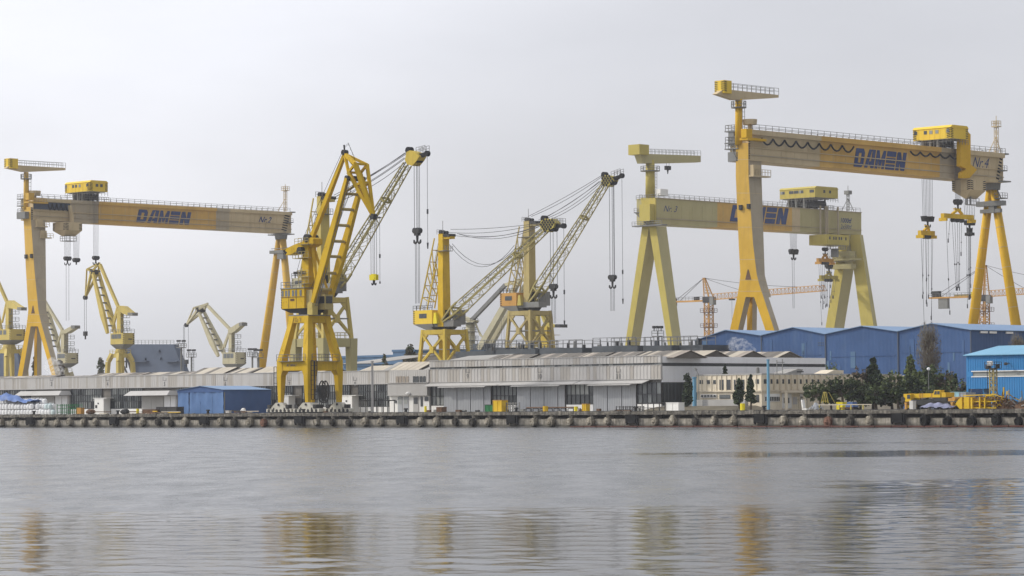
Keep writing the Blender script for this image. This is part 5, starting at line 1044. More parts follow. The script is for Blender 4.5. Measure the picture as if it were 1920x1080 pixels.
m = MB(); m.tube(Pk-EV*.5+EZ*.3, Pk+EV*.5+EZ*.3, .5, n=12); m.beam(Pk, Pk+EZ*1.7-EU*.2, .22); m.tube(bn1-EV*.3, bf1+EV*.3, .5, n=10); m.tube(Tp-EV*.5, Tp+EV*.5, .55, n=10); m.rail([Pk+EZ*.9, Pk+EZ*1.5+EU*1.0, Pk+EU*2.6-EZ*1.2], .5, 1, .02); m.beam(Tp, Tp+EU*1.8-EZ*.3, .25); m.part('head_sheave', 'dark_steel', Q)
tl0 = hV(584, 448, Vq); m = MB(); q = tl0.lerp(Pk, .5); m.beam(tl0, q, .75, .8, .75, .9); m.beam(q, Pk, .75, .9, .6, .6); m.part('tie_girder', 'yellow_bright', Q)
m = MB(); st = hV(597, 520, Vq); m.beam(tl0, uv(Uq+2.9, Vq-.7, z1), .5); m.beam(tl0, uv(Uq+2.9, Vq+1.7, z1), .4); m.part('stay_strut', 'yellow_bright', Q)
m = MB()
for o in (-.5, .4): m.rope([hV(572, 447, Vq)+EV*o, Pk+EV*o+EZ*.6], .05); m.rope([uv(Uq+1, Vq+o, z1), bn0.lerp(bf0, .5).lerp(bn1.lerp(bf1, .5), .98)], .05)
m.part('luffing_rope', 'rope', Q)
m = MB(); zh = hV(700, 515, Vq).z
for du in (-.75, -.2, .2, .75): p = Tp+EU*du; m.rope([p, Vector((p.x, p.y, zh))], .05)
m.part('hoist_rope', 'rope', Q)
m = MB(); p = Vector((Tp.x, Tp.y, zh)); m.cbox(p-EZ*.5, 1.7, .7, 1.0); m.tube(p-EV*.4-EZ*.45, p+EV*.4-EZ*.45, .6, n=10); hb = m.part('hook_block', 'signal_yellow', Q)
m = MB(); m.tube(p-EZ*1.0, p-EZ*1.6, .22)
for s in (-1, 1): m.tube(p-EZ*1.5, p-EZ*1.85+EU*s*.45, .16, .14, 6); m.tube(p-EZ*1.85+EU*s*.45, p-EZ*1.5+EU*s*.62, .14, .08, 6)
m.part('hook', 'dark_steel', hb)
p = Tp+EU*1.6; q = Vector((p.x, p.y, hV(710, 532, Vq).z)); m = MB(); m.rope([p, q], .045); m.tube(q+EZ*4.6, q+EZ*5.3, .16, n=6); m.tube(q, q+EZ*.4, .14, n=6); m.part('tag_rope', 'rope', Q)
# cable reel on the inland side
m = MB(); p = uv(Uq+HB-1.5, Vq+.9, 6.4); ax2 = (EU+EV*.55).normalized()
for o in (-.3, .3):
    for k in range(16):
        a, b = k*math.pi/8, (k+1)*math.pi/8; sd = ax2.cross(EZ); f = lambda q: p+ax2*o+sd*(2.0*math.cos(q))+EZ*(2.0*math.sin(q)); m.beam(f(a), f(b), .16)
        if k % 2 == 0: m.beam(p+ax2*o, f(a), .1)
m.tube(p-ax2*.29, p+ax2*.29, 1.3, n=14); m.part('cable_reel', 'dark_steel', Q)

# ================================================================== SMALLER SLEWING CRANES, FAR LEFT
def slew(label, Y, C, mats, portal=True):
    (cx0, cxm, cx1, cyt, cyb) = C['col']; k = Y/FPX/S2; c = at(cxm, cyb, Y); wu, wv = (cxm-cx0)*k, (cx1-cxm)*k
    U1, V0 = touv(c); Uc, Vc = U1-wu/2, V0+wv/2
    mc, mh, mbm = mats
    t = thing('slewing_crane', label, 'crane', uv(Uc, Vc, GZ), 'slewing cranes in the hazy distance')
    zt = at(cxm, cyt, Y).z; m = MB(); m.box(Uc-wu/2, Uc+wu/2, Vc-wv/2, Vc+wv/2, c.z, zt); col = m.part('column', mc, t)
    m = MB()
    for f in (.15, .4, .7):
        z = c.z+(zt-c.z)*f; m.box(Uc+wu/2+.02, Uc+wu/2+1.6, Vc-wv/2, Vc+wv/2+1.2, z-.12, z); m.rail([uv(Uc+wu/2+1.6, Vc-wv/2, z), uv(Uc+wu/2+1.6, Vc+wv/2+1.2, z)], 1.2, 1.2, .07)
    m.part('column_platform', 'grey_steel', col)
    (hx0, hxm, hx1, hyt, hyb) = C['house']; Vh = Vc-(hx1-hxm)*k*.45; a0, z1 = hVz(hx0, hyt, Vh); a1, z0 = hVz(hxm, hyb, Vh); vb = Vh+(hx1-hxm)*k
    m = MB(); m.box(a0, a1, Vh, vb, z0, z1); h = m.part('machine_house', mh, t)
    for fx in (.18, .42, .66): m = MB(); u = a0+(a1-a0)*fx; m.box(u-.75, u+.75, Vh-.06, Vh-.004, z0+(z1-z0)*.5, z0+(z1-z0)*.9); m.part('window', 'glass_mid', h)
    m = MB(); m.box(a1+.004, a1+.06, Vh+(vb-Vh)*.4, Vh+(vb-Vh)*.75, z0+(z1-z0)*.4, z0+(z1-z0)*.5); m.part('vent', 'dark_steel', h)
    m = MB(); chevrons(m, uv(a1-.7, Vh-.03, z0), uv(a1-.7, Vh-.03, z1), EU*.7, 6); chevrons(m, uv(a1+.03, vb-.7, z0), uv(a1+.03, vb-.7, z1), EV*.7, 6); m.part('hazard_stripe', 'black_paint', h)
    m = MB(); m.rail([uv(a1, Vh, z1), uv(a1, vb, z1)], 1.2, 1.2, .06); m.rail([uv(a0, Vh, z1), uv(a1, Vh, z1)], 1.2, 1.5, .06); m.part('roof_railing', 'grey_steel', h)
    zr = z0-(z1-z0)*.42; ce = uv((a0+a1)/2, (Vh+vb)/2, 0)
    m = MB(); s_ = lambda f, z: [uv(Uc+(x-Uc)*f, Vc+(y-Vc)*f, z) for x, y in ((a0, Vh), (a1, Vh), (a1, vb), (a0, vb))]; m.hexa(s_(1, z0-.01), s_(.45, zr)); m.part('slewing_platform', 'grey_steel', t)
    m = MB(); hw = (a1-a0)*.33
    m.tube(uv(Uc, Vc, zr-1.5), uv(Uc, Vc, zr), hw*.8, hw*.6, 16); m.part('slewing_ring', mc, t)
    zp = zr-1.5
    for su in (-1, 1):
        for sv in (-1, 1):
            m = MB(); p = [uv(Uc+su*hw*x, Vc+sv*hw*x, z) for x, z in ((.75, zp), (1.15, zp-2.5), (1.5, GZ))]
            m.beam(p[1], p[0], 1.2, 1.2, 1.3, 1.3, side=EU); m.beam(p[2], p[1], .8, .8, 1.2, 1.2, side=EU); m.part('portal_leg', mc, t)
    m = MB(); m.box(Uc-hw*.9, Uc+hw*.9, Vc-hw*.9, Vc+hw*.9, zp-1.2, zp-.01); m.rail([uv(Uc-hw, Vc-hw, zp), uv(Uc+hw, Vc-hw, zp), uv(Uc+hw, Vc+hw, zp)], 1.2, 1.6, .07); m.part('portal_top', mc, t)
    W = C.get('w', 1.5)
    if C.get('arm'): m = MB(); m.prism([hV(x, y, Vc-1.0) for x, y in C['arm']], EV*2.0); m.part('counterweight_arm', mc, t)
    if C.get('cw'): x0, x1, y0, y1 = C['cw']; m = MB(); m.prism([hV(x, y, Vc-1.1) for x, y in ((x0+2, y0), (x1, y0), (x1, y1), (x0+2, y1))], EV*2.2); m.part('counterweight', 'grey_steel', t)
    if C.get('boom'):
        x0, y0, x1, y1 = C['boom']; a, b = hV(x0, y0, Vc), hV(x1, y1, Vc)
        for s in (-1, 1): m = MB(); q = a.lerp(b, .3); m.beam(a+EV*s*W, q+EV*s*W, .8, .8, .9, 2.0, side=EV); m.beam(q+EV*s*W, b+EV*s*W*.8, .9, 2.0, .7, .8, side=EV); m.part('boom_girder', mbm, t)
        m = MB()
        for i in range(1, 8): p = a.lerp(b, i/8); m.beam(p-EV*(W-.4), p+EV*(W-.4), .5)
        m.part('boom_rung', 'grey_steel', t)
    if C.get('tie'):
        x0, y0, x1, y1 = C['tie']; m = MB(); m.beam(hV(x0, y0, Vc), hV(x1, y1, Vc), .8, .9); m.part('tie_girder', mbm, t)
    if C.get('strut'):
        m = MB()
        for x0, y0, x1, y1 in C['strut']: m.beam(hV(x0, y0, Vc), hV(x1, y1, Vc), .5)
        m.part('stay_strut', mbm, t)
    if C.get('fly'):
        pk, tp, kn, lo = C['fly']; P, T, Kn, Lo = hV(*pk, Vc), hV(*tp, Vc), hV(*kn, Vc), hV(*lo, Vc)
        m = MB()
        for s in (-1, 1): o = EV*s*1.3; m.beam(P, Kn+o, .4); m.beam(Kn+o, T, .45); m.beam(P, Lo+o, .6); m.beam(Lo+o, T, .8, .8, .5, .5); m.beam(Kn+o, Lo+o, .35)
        m.beam(Kn-EV*1.3, Kn+EV*1.3, .35); m.part('fly_jib', mbm, t)
        m = MB(); m.tube(Lo-EV*1.6, Lo+EV*1.6, .8, n=10); m.tube(T-EV*.5, T+EV*.5, .7, n=8); m.part('head_sheave', 'dark_steel', t)
        if C.get('hook'):
            m = MB(); z = hV(tp[0], C['hook'], Vc).z
            for o in C.get('ro', (-.5, .5)): q = T+EU*o; m.rope([q, Vector((q.x, q.y, z))], .07)
            m.part('hoist_rope', 'rope', t); m = MB(); q = Vector((T.x, T.y, z)); m.cbox(q-EZ*.6, 1.2, .9, 1.4); m.tube(q-EZ*1.2, q-EZ*2.4, .25); m.part('hook_block', 'dark_steel', t)
    return t
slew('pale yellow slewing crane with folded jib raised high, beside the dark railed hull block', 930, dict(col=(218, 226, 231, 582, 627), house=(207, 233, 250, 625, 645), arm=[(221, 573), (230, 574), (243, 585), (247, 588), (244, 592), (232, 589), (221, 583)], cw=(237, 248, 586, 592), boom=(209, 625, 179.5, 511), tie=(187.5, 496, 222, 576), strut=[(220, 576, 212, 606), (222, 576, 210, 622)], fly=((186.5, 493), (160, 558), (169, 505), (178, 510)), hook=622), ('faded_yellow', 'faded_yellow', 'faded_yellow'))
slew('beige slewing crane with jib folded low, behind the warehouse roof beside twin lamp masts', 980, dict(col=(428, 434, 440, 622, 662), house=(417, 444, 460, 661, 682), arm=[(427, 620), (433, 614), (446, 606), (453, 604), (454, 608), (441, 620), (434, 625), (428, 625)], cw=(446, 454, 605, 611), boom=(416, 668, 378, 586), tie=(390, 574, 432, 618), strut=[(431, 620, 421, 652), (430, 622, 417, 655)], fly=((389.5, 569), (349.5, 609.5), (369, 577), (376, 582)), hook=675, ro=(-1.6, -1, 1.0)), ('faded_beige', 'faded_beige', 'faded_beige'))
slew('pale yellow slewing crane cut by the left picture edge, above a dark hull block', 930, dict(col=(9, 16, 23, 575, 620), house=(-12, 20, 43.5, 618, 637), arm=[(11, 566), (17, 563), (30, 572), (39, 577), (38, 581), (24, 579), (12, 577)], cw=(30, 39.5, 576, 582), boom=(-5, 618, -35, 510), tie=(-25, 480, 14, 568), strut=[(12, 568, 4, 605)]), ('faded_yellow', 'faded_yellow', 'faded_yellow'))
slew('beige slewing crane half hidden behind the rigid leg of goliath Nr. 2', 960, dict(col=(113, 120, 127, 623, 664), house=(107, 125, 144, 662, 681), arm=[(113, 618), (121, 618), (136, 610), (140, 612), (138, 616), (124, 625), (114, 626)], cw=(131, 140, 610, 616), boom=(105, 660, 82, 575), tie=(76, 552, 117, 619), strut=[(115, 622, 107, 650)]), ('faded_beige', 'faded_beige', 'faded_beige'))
# two more behind the white warehouse
def far_crane(label, Y, c, parts, cat='crane'):
    p0 = at(c[0], c[1], Y); U, V = touv(p0); t = thing('slewing_crane', label, cat, uv(U, V, GZ), 'slewing cranes in the hazy distance'); return t, U, V
t, U, V = far_crane('beige crane with round column and thick slanting boom, between the two lattice-jib cranes', 850, (882, 640), None)
z0 = GZ; zt = hV(882, 604, V).z; m = MB(); m.tube(uv(U, V, GZ), uv(U, V, zt), 1.45, 1.3, 14); cl = m.part('column', 'faded_beige', t, True)
m = MB(); 
for y in (605, 638, 622): z = hV(882, y, V).z; m.tube(uv(U, V, z-.15), uv(U, V, z), 2.4, n=12); m.rail([uv(U+2.2*math.cos(i*math.pi/4), V+2.2*math.sin(i*math.pi/4), z) for i in range(9)], 1.2, 2, .06)
m.part('column_platform', 'grey_steel', cl)
m = MB(); m.prism([hV(x, y, V-1) for x, y in ((862, 592), (868, 594), (884, 600), (890, 601), (886, 605), (876, 604), (864, 597))], EV*2); m.part('counterweight_arm', 'faded_beige', t)
m = MB(); m.beam(hV(885, 600, V), hV(948, 534, V), .9, 1.0); m.part('tie_girder', 'grey_steel', t)
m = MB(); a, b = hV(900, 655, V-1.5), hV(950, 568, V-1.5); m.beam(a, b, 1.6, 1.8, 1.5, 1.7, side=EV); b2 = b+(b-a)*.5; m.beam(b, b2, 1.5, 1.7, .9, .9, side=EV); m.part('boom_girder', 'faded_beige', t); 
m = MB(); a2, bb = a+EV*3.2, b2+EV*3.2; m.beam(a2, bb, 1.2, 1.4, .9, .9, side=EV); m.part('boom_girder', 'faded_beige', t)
m = MB(); m.beam(b2+EV*1.5, hV(948, 534, V), .8); m.beam(hV(888, 602, V), hV(904, 632, V), .35); m.beam(hV(890, 601, V), hV(901, 630, V), .35); m.part('stay_strut', 'faded_beige', t)
m = MB(); z = hV(895, 650, V).z; m.box(U-4, U+9, V-3.5, V+3.5, z-2.5, z-1); m.rail([uv(U-4, V-3.5, z-1), uv(U+9, V-3.5, z-1), uv(U+9, V+3.5, z-1)], 1.3, 1.6, .07); m.box(U+3, U+8, V-2, V+2, z-1, z+.8); m.part('slewing_platform', 'ship_grey', t)
m = MB(); m.box(U-3, U+3, V-3, V+3, GZ, z-2.51); m.part('pedestal', 'ship_grey', t)
m = MB(); a = hV(940, 560, V)
for o in (0, 1.0): p = a+EU*o; m.rope([p, Vector((p.x, p.y, hV(938, 650, V).z))], .05)
m.part('hoist_rope', 'rope', t)
t, U, V = far_crane('small yellow crane with boxy counterweight seen through the portal of the tan lattice-jib crane', 900, (1026, 640), None)
m = MB(); zt = hV(1026, 612, V).z; m.box(U-1.3, U+1.3, V-1.4, V+1.4, GZ, zt); cl = m.part('column', 'tower_yellow', t)
m = MB(); m.prism([hV(x, y, V-1) for x, y in ((1012, 588), (1015, 590), (1024, 606), (1038, 609), (1050, 609), (1050, 613), (1034, 614), (1022, 614))], EV*2); m.part('counterweight_arm', 'pale_yellow', t)
m = MB(); m.prism([hV(x, y, V-1.6) for x, y in ((1040, 608), (1050, 608), (1050, 614), (1040, 614))], EV*3.2); m.part('counterweight', 'dark_steel', t)
m = MB(); a, b = hV(1006, 650, V), hV(1000, 560, V); m.beam(a-EV*1.2, b-EV*1.2, 1, 1.5, side=EV); m.beam(a+EV*1.2, b+EV*1.2, 1, 1.5, side=EV); m.part('boom_girder', 'pale_yellow', t)
m = MB(); m.beam(hV(1024, 608, V), hV(1008, 650, V), .4); m.beam(hV(1022, 610, V), hV(1004, 648, V), .4); 
for y in (628, 640): z = hV(1026, y, V).z; m.box(U-1.5, U+3.4, V-1.6, V+2.2, z-.12, z)
m.part('stay_strut', 'tower_tan', t)
m = MB(); z = hV(1026, 652, V).z; m.box(U-5, U+4, V-3, V+3, z-3, z); m.part('slewing_platform', 'ship_grey', t)

# ================================================================== TOWER CRANES
def tower_crane(label, Y, mast, apex, cj, jib, mat, cab, blocks):
    p = at(mast[0], mast[1], Y); U, V = touv(p); t = thing('tower_crane', label, 'tower crane', uv(U, V, GZ), 'lattice tower cranes')
    w = mast[2]*Y/FPX; A = hV(*apex, V); r = hV(*cab, V)
    m = MB(); m.lattice(uv(U, V, GZ), Vector((p.x, p.y, r.z)), w*.78, w*.78, 26, .16, .09, EU); m.part('mast', mat, t)
    m = MB()
    for dz in (-4, -9, -14): z = r.z+dz; m.box(U-w*.75, U+w*.75, V-w*.75, V+w*.75, z-.15, z); m.rail([uv(U-w*.75, V-w*.75, z), uv(U+w*.75, V-w*.75, z), uv(U+w*.75, V+w*.75, z)], 1.2, 1.5, .07)
    m.part('climbing_frame', 'scrap_rust', t)
    m = MB(); m.box(U-w*.55, U+w*.55, V-w*.5, V+w*.5, r.z-.8, r.z+1.2); m.part('slewing_ring', 'dark_steel', t)
    m = MB(); m.box(U+w*.56, U+w*.56+1.6, V-w*.5, V-w*.5+1.6, r.z-1.6, r.z+1.0); m.part('operator_cabin', 'grey_steel', t)
    m = MB(); b0 = Vector((p.x, p.y, r.z+1.2)); 
    for o in (EU*w*.4+EV*w*.4, EU*w*.4-EV*w*.4, EU*-w*.4+EV*w*.4, EU*-w*.4-EV*w*.4): m.beam(b0+o, A+o*.25, .3)
    for i in range(1, 7):
        f = i/7
        for o in (EU*w*.4+EV*w*.4, EU*-w*.4-EV*w*.4): q = (b0+o).lerp(A+o*.25, f); q2 = (b0-o).lerp(A-o*.25, min(1, f+.1)); m.beam(q, q2, .16)
    m.part('tower_head', mat, t)
    c0, c1 = hV(*cj[0], V), hV(*cj[1], V); m = MB(); m.beam(c0+EV*.7, c1+EV*.7, .3, .5); m.beam(c0-EV*.7, c1-EV*.7, .3, .5); n = 14
    for i in range(n+1): q = c0.lerp(c1, i/n); m.beam(q-EV*.7, q+EV*.7, .15)
    m.part('counter_jib', mat, t); m = MB(); m.rail([c0-EV*.8+EZ*.2, c1-EV*.8+EZ*.2], 1.2, 1.5, .06); m.part('counter_jib_railing', 'rail_grey', t)
    m = MB(); j0, j1 = hV(*jib[0], V), hV(*jib[1], V); d = j1-j0; n = 30; h = 1.9
    for i in range(n):
        a, b = j0+d*(i/n), j0+d*((i+1)/n); hh = h*(1 if i < n-2 else .6)
        m.beam(a-EV*.75, b-EV*.75, .2); m.beam(a+EV*.75, b+EV*.75, .2); m.beam(a+EZ*h, b+EZ*hh, .2); mid = (a+b)/2
        m.beam(a-EV*.75, mid+EZ*h, .11); m.beam(mid+EZ*h, b-EV*.75, .11); m.beam(a+EV*.75, mid+EZ*h, .11); m.beam(mid+EZ*h, b+EV*.75, .11)
    m.part('jib', mat, t)
    m = MB(); m.rope([A, c1.lerp(c0, .06)+EZ*.3], .08); m.rope([A, c1.lerp(c0, .22)+EZ*.3], .08); m.rope(dangling(A, j0+d*.78+EZ*h, .6), .08); m.rope(dangling(A, j0+d*.3+EZ*h, .2), .08); m.part('pendant', 'dark_steel', t)
    for f0, f1, dz0, dz1, mt in blocks:
        a, b = c0.lerp(c1, f0), c0.lerp(c1, f1); m = MB(); m.hexa([a-EV*.6+EZ*dz0, b-EV*.6+EZ*dz0, b+EV*.6+EZ*dz0, a+EV*.6+EZ*dz0], [a-EV*.6+EZ*dz1, b-EV*.6+EZ*dz1, b+EV*.6+EZ*dz1, a+EV*.6+EZ*dz1]); m.part('ballast_block', mt, t)
    m = MB(); q = j0+d*.18; m.box(*(lambda u, v: (u-.8, u+.8, v-.7, v+.7))(*touv(q)), q.z-.7, q.z-.2); m.rope([q, q-EZ*14], .06); m.tube(q-EZ*14, q-EZ*15.2, .4, .3, 8); m.part('trolley', 'dark_steel', t)
tower_crane('orange lattice tower crane between the legs of goliath Nr. 3 and the nearest goliath', 1000, (1329, 600, 15), (1320, 521), ((1320, 564), (1263, 566)), ((1335, 562), (1548, 545)), 'crane_orange', (1329, 563), [(.92, 1.0, -1.4, 1.2, 'scrap_rust'), (.18, .3, .2, 1.4, 'dark_steel')])
tower_crane('orange tower crane behind the flexible leg of the nearest goliath, with hanging grey ballast', 960, (1846, 600, 17), (1847, 497), ((1840, 556), (1744, 559)), ((1855, 556), (2080, 541)), 'crane_orange', (1847, 560), [(.64, .82, -3.6, -.1, 'grey_steel'), (.8, .94, .3, 2.2, 'dark_steel'), (.02, .18, -.4, 1.6, 'signal_yellow'), (.18, .5, -.2, .8, 'tower_tan')])
# ================================================================== BUILDINGS
VW = 30.0
def zV(px, py, V): return hV(px, py, V).z
def uV(px, V, py=720): return hVz(px, py, V)[0]
def corr(mb, U0, U1, V, z0, z1, pitch=.5, d=.07, out=-1, two=False):
    """corrugated sheet wall in the plane V, ribs vertical; z1 may be a function of U"""
    n = max(1, round((U1-U0)/pitch)); p = (U1-U0)/n; zf = z1 if callable(z1) else (lambda u: z1)
    xs = []
    for i in range(n):
        a = U0+i*p
        for f, o in ((0, 0), (.5, 0), (.6, 1), (.9, 1)): xs.append((a+f*p, V+out*d*o))
    xs.append((U1, V)); vs = []
    for u, v in xs: vs += [uv(u, v, z0), uv(u, v, zf(u))]
    mb.add(vs, [[2*i, 2*i+2, 2*i+3, 2*i+1] for i in range(len(xs)-1)])
    if two:
        L = len(xs)-1
        for i in range(0, L, 4):
            k = 1 if R.random() < .4 else 0
            for q in range(4): mb.m[-L+i+q] = k
def corrU(mb, V0, V1, U, z0, z1, pitch=.5, d=.07):
    n = max(1, round((V1-V0)/pitch)); p = (V1-V0)/n; zf = z1 if callable(z1) else (lambda v: z1); xs = []
    for i in range(n):
        a = V0+i*p
        for f, o in ((0, 0), (.5, 0), (.6, 1), (.9, 1)): xs.append((a+f*p, U+d*o))
    xs.append((V1, U)); vs = []
    for v, u in xs: vs += [uv(u, v, z0), uv(u, v, zf(v))]
    mb.add(vs, [[2*i, 2*i+2, 2*i+3, 2*i+1] for i in range(len(xs)-1)])
def glazing(par, U0, U1, V, z0, z1, rows, pw=.62, pale=.25, dark=.3, name='glazing'):
    """steel-framed glass wall: panes set back in a grid of mullions, each pane its own tint and slight tilt"""
    n = max(1, round((U1-U0)/pw)); g = MB(); fr = MB(); zs = [z0+(z1-z0)*r for r in rows]; run = 1
    for j in range(len(zs)-1):
        k = 1
        for i in range(n):
            if R.random() < .38: x = R.random(); k = 2 if x < pale else 0 if x < pale+dark else 1
            a, b = U0+(U1-U0)*i/n, U0+(U1-U0)*(i+1)/n; t = R.uniform(-.02, .02)
            g.add([uv(a, V+.12+t, zs[j]), uv(b, V+.12-t, zs[j]), uv(b, V+.12-t, zs[j+1]), uv(a, V+.12+t, zs[j+1])], [[0, 1, 2, 3]], k)
    g.part(name, ['glass_dark', 'glass_mid', 'glass_pale'], par, kind='stuff')
    for i in range(n+1): a = U0+(U1-U0)*i/n; w = .045 if i % 6 else .09; fr.box(a-w, a+w, V, V+.1, z0, z1)
    for z in zs: fr.box(U0, U1, V-.02, V-.004, z-.06, z+.06)
    fr.part('mullion', 'mullion', par, kind='stuff')
def monitor_roof(par, U0, U1, V0, V1, ze, zr, mats=('roof_dark', 'roof_cream', 'roof_pink'), cream=.3, pitch=.95, end=True):
    """gabled roof monitor with its ridge along U, laid with narrow sheets; dark open gable at the near-right end"""
    n = max(1, round((U1-U0)/pitch)); m = MB(); Vm = (V0+V1)/2; k = 0
    for i in range(n):
        a, b = U0+(U1-U0)*i/n, U0+(U1-U0)*(i+.93)/n
        if R.random() < .75: x = R.random(); k = 1 if x < cream else 2 if x < cream+.22 else 0
        o = R.uniform(0, .05)
        m.prism([uv(a, V0-.2, ze+o), uv(b, V0-.2, ze+o), uv(b, Vm, zr+o), uv(a, Vm, zr+o)], EZ*-.05, k)
        m.prism([uv(a, Vm, zr+o-.001), uv(b, Vm, zr+o-.001), uv(b, V1+.2, ze+o), uv(a, V1+.2, ze+o)], EZ*-.05, k)
    m.part('roof_sheet', list(mats), par, kind='stuff')
    m = MB(); m.prism([uv(U0+.2, V0, ze-.1), uv(U0+.2, V1, ze-.1), uv(U0+.2, Vm, zr-.12)], EU*(U1-U0-.5)); m.part('roof_monitor', 'roof_dark', par)
def canopy_doors(par, U0, U1, V, zc, z0, n, pitchmat='door_grey', cut=.0):
    m = MB(); d = 1.8; a = [uv(U0, V-.05, zc+.55), uv(U1, V-.05, zc+.55), uv(U1+cut, V-d, zc), uv(U0+cut, V-d, zc)]; m.prism(a, EZ*.08); m.part('canopy', 'panel_grey', par)
    for i in range(n):
        a, b = U0+(U1-U0)*i/n+.04, U0+(U1-U0)*(i+1)/n-.04; m = MB(); v = V-.12-.08*(i % 2)
        m.box(a, b, v, v+.06, z0, zc+.3); corr(m, a, b, v-.004, z0+.05, zc+.25, .42, .04); m.part('door_panel', pitchmat, par)
def label_mark(par, U, V, z, num):
    m = MB(); o = EV*-.03; m.box(U-.55, U-.48, V-.06, V-.03, z+.55, z+1.35); m.box(U-.48, U+.5, V-.06, V-.03, z+.55, z+.63); m.box(U+.43, U+.5, V-.06, V-.03, z+.64, z+1.1)
    text_on(m, num, uv(U-.3 if len(num) == 1 else U-.45, V-.03, z-.6), uv(U+.22 if len(num) == 1 else U+.4, V-.03, z-.6), uv(U-.3 if len(num) == 1 else U-.45, V-.03, z+.3), o, 0, True); m.part('bay_number', 'rail_grey', par)

# ---------- long low warehouse on the left
UA, UM, UB = uV(-60, VW), uV(731, VW), uV(805, VW)
W1 = thing('long_warehouse', 'long low white-grey warehouse with glazed lower wall, behind the quay crane and blue tent', 'warehouse', uv((UA+UM)/2, VW, GZ))
zf1, zf0 = zV(320, 703.5, VW), zV(320, 725.3, VW)
m = MB(); m.box(UA, UB, VW+.35, VW+28, GZ, zf1-.4); m.part('hall', 'concrete_dark', W1)
for i in range(8):
    a, b = UA+(UM-UA)*i/8, UA+(UM-UA)*(i+1)/8; m = MB(); m.box(a+.03, b-.03, VW+.02, VW+.34, zf0, zf1); corr(m, a+.03, b-.03, VW+.016, zf0, zf1, .62, .045, two=True); m.part('fascia_panel', ['fascia', 'fascia_warm'], W1)
m = MB(); m.box(UA, UM, VW-.1, VW+.34, zf1+.003, zf1+.14); m.box(UA, UM, VW-.08, VW+.34, zf0-.14, zf0-.003); m.part('fascia_trim', 'panel_grey', W1)
zp = GZ+1.15
openings = []
def w1(px): return uV(px, VW)
for xa, xb in ((-58, 58), (133, 190), (208, 266), (336, 548), (566, 655), (672, 730)):
    glazing(W1, w1(xa), w1(xb), VW, zp, zf0-.15, (0, .36, .68, 1), .62, .22, .25)
    m = MB(); m.box(w1(xa), w1(xb), VW-.05, VW+.3, GZ, zp-.07); m.part('plinth', 'white_paint', W1)
for xa, xb in ((61, 131), (268, 334)):
    a, b = w1(xa), w1(xb); zc = zV(xb, 741, VW)
    m = MB(); m.hexa([uv(a-2.2, VW-3.4, zc), uv(b+.6, VW-3.4, zc), uv(b+.6, VW, zc), uv(a-2.2, VW, zc)], [uv(a-1.4, VW-2.2, zc+.95), uv(b, VW-2.2, zc+.95), uv(b, VW, zc+.95), uv(a-1.4, VW, zc+.95)]); m.part('porch_roof', 'panel_grey', W1)
    m = MB(); m.box(a, b, VW-.3, VW+.3, GZ, zc); m.part('porch_wall', 'fascia', W1)
    for f0, f1 in ((.02, .28), (.29, .63), (.66, .82), (.84, .97)): m = MB(); m.box(a+(b-a)*f0, a+(b-a)*f1, VW-.46, VW-.31, GZ+.05, zc-.15); m.part('sliding_door', 'panel_grey' if f0 < .6 else 'fascia_side', W1)
for xa, xb, yt in ((190, 207, 747), (535, 554, 742), (654, 673, 742)):
    a, b = w1(xa), w1(xb); zt = zV(xa, yt, VW-1.8); m = MB(); m.box(a, b, VW-1.8, VW-.06, GZ, zt); m.box(a-.4, b+1.2, VW-1.9, VW-.06, zt+.003, zt+.12); bo = m.part('entrance_booth', 'white_paint', W1)
    m = MB(); m.box(a+.3, a+.95, VW-1.86, VW-1.804, GZ+1.3, GZ+1.9); m.box(a+1.1, a+1.5, VW-1.86, VW-1.804, GZ+2.1, GZ+2.4); m.part('notice', 'mullion', bo)
for x, nm in ((97, '3'), (202, '4'), (309, '5'), (423, '6'), (543, '7'), (666, '8')): label_mark(W1, w1(x), VW, zV(x, 716, VW)-.3, nm)
roof = [(-58, 30, .75, .2, 0), (34, 75, .8, .25, 0), (78, 140, .6, .2, 0), (143, 241, .95, .22, 0), (244, 336, .95, .3, 0), (339, 404, 1.55, .45, 1), (406, 452, 1.35, .4, 0), (457, 512, 1.5, 1, 1), (538, 590, 1.15, 1, 1), (654, 702, 1.25, 1, 1), (703, 772, 1.75, 1, 1), (777, 806, 1.4, 1, 1)]
for xa, xb, h, cr_, kind in roof: monitor_roof(W1, w1(xa), w1(xb)-.3, VW+1.2, VW+11, zf1-.3, zf1-.3+h*1.15, cream=cr_, pitch=1.0 if kind == 0 else 1.6, mats=('roof_dark', 'roof_cream', 'roof_pink') if kind == 0 or cr_ < .9 else ('roof_grey', 'roof_cream', 'roof_cream'))
# middle office bay with slot windows
MID = thing('office_bay', 'grey-white bay with eight slot windows between the long warehouse and the tall shed', 'building', uv((UM+UB)/2, VW, GZ))
z1, z2, z3 = zV(770, 718.5, VW), zV(770, 741, VW), zf1
m = MB(); m.box(UM, UB, VW-.12, VW+.3, z1+.12, z3+.1); corr(m, UM, UB, VW-.124, z1+.12, z3+.1, .62, .04); m.part('upper_wall', 'fascia', MID)
m = MB(); m.box(UM, UB, VW-.6, VW+.3, z2, z1-.02); m.part('mid_wall', 'panel_grey', MID)
m = MB(); m.box(UM, UB, VW-.1, VW+.3, GZ, z2-.1); m.part('lower_wall', 'white_paint', MID)
m = MB(); m.box(UM, UB, VW-.75, VW+.3, z1, z1+.1); m.box(UM, UB, VW-.75, VW+.25, z2-.09, z2-.01); m.part('wall_trim', 'panel_grey', MID)
for i, x in enumerate((746, 752, 758.5, 765, 778, 784, 790.5, 797)):
    a = w1(x); m = MB(); m.box(a-.36, a+.36, VW-.22, VW-.17, zV(x, 717.5, VW), zV(x, 705.5, VW)); m.part('slot_window', 'roof_pink' if i < 4 else 'glass_dark', MID)
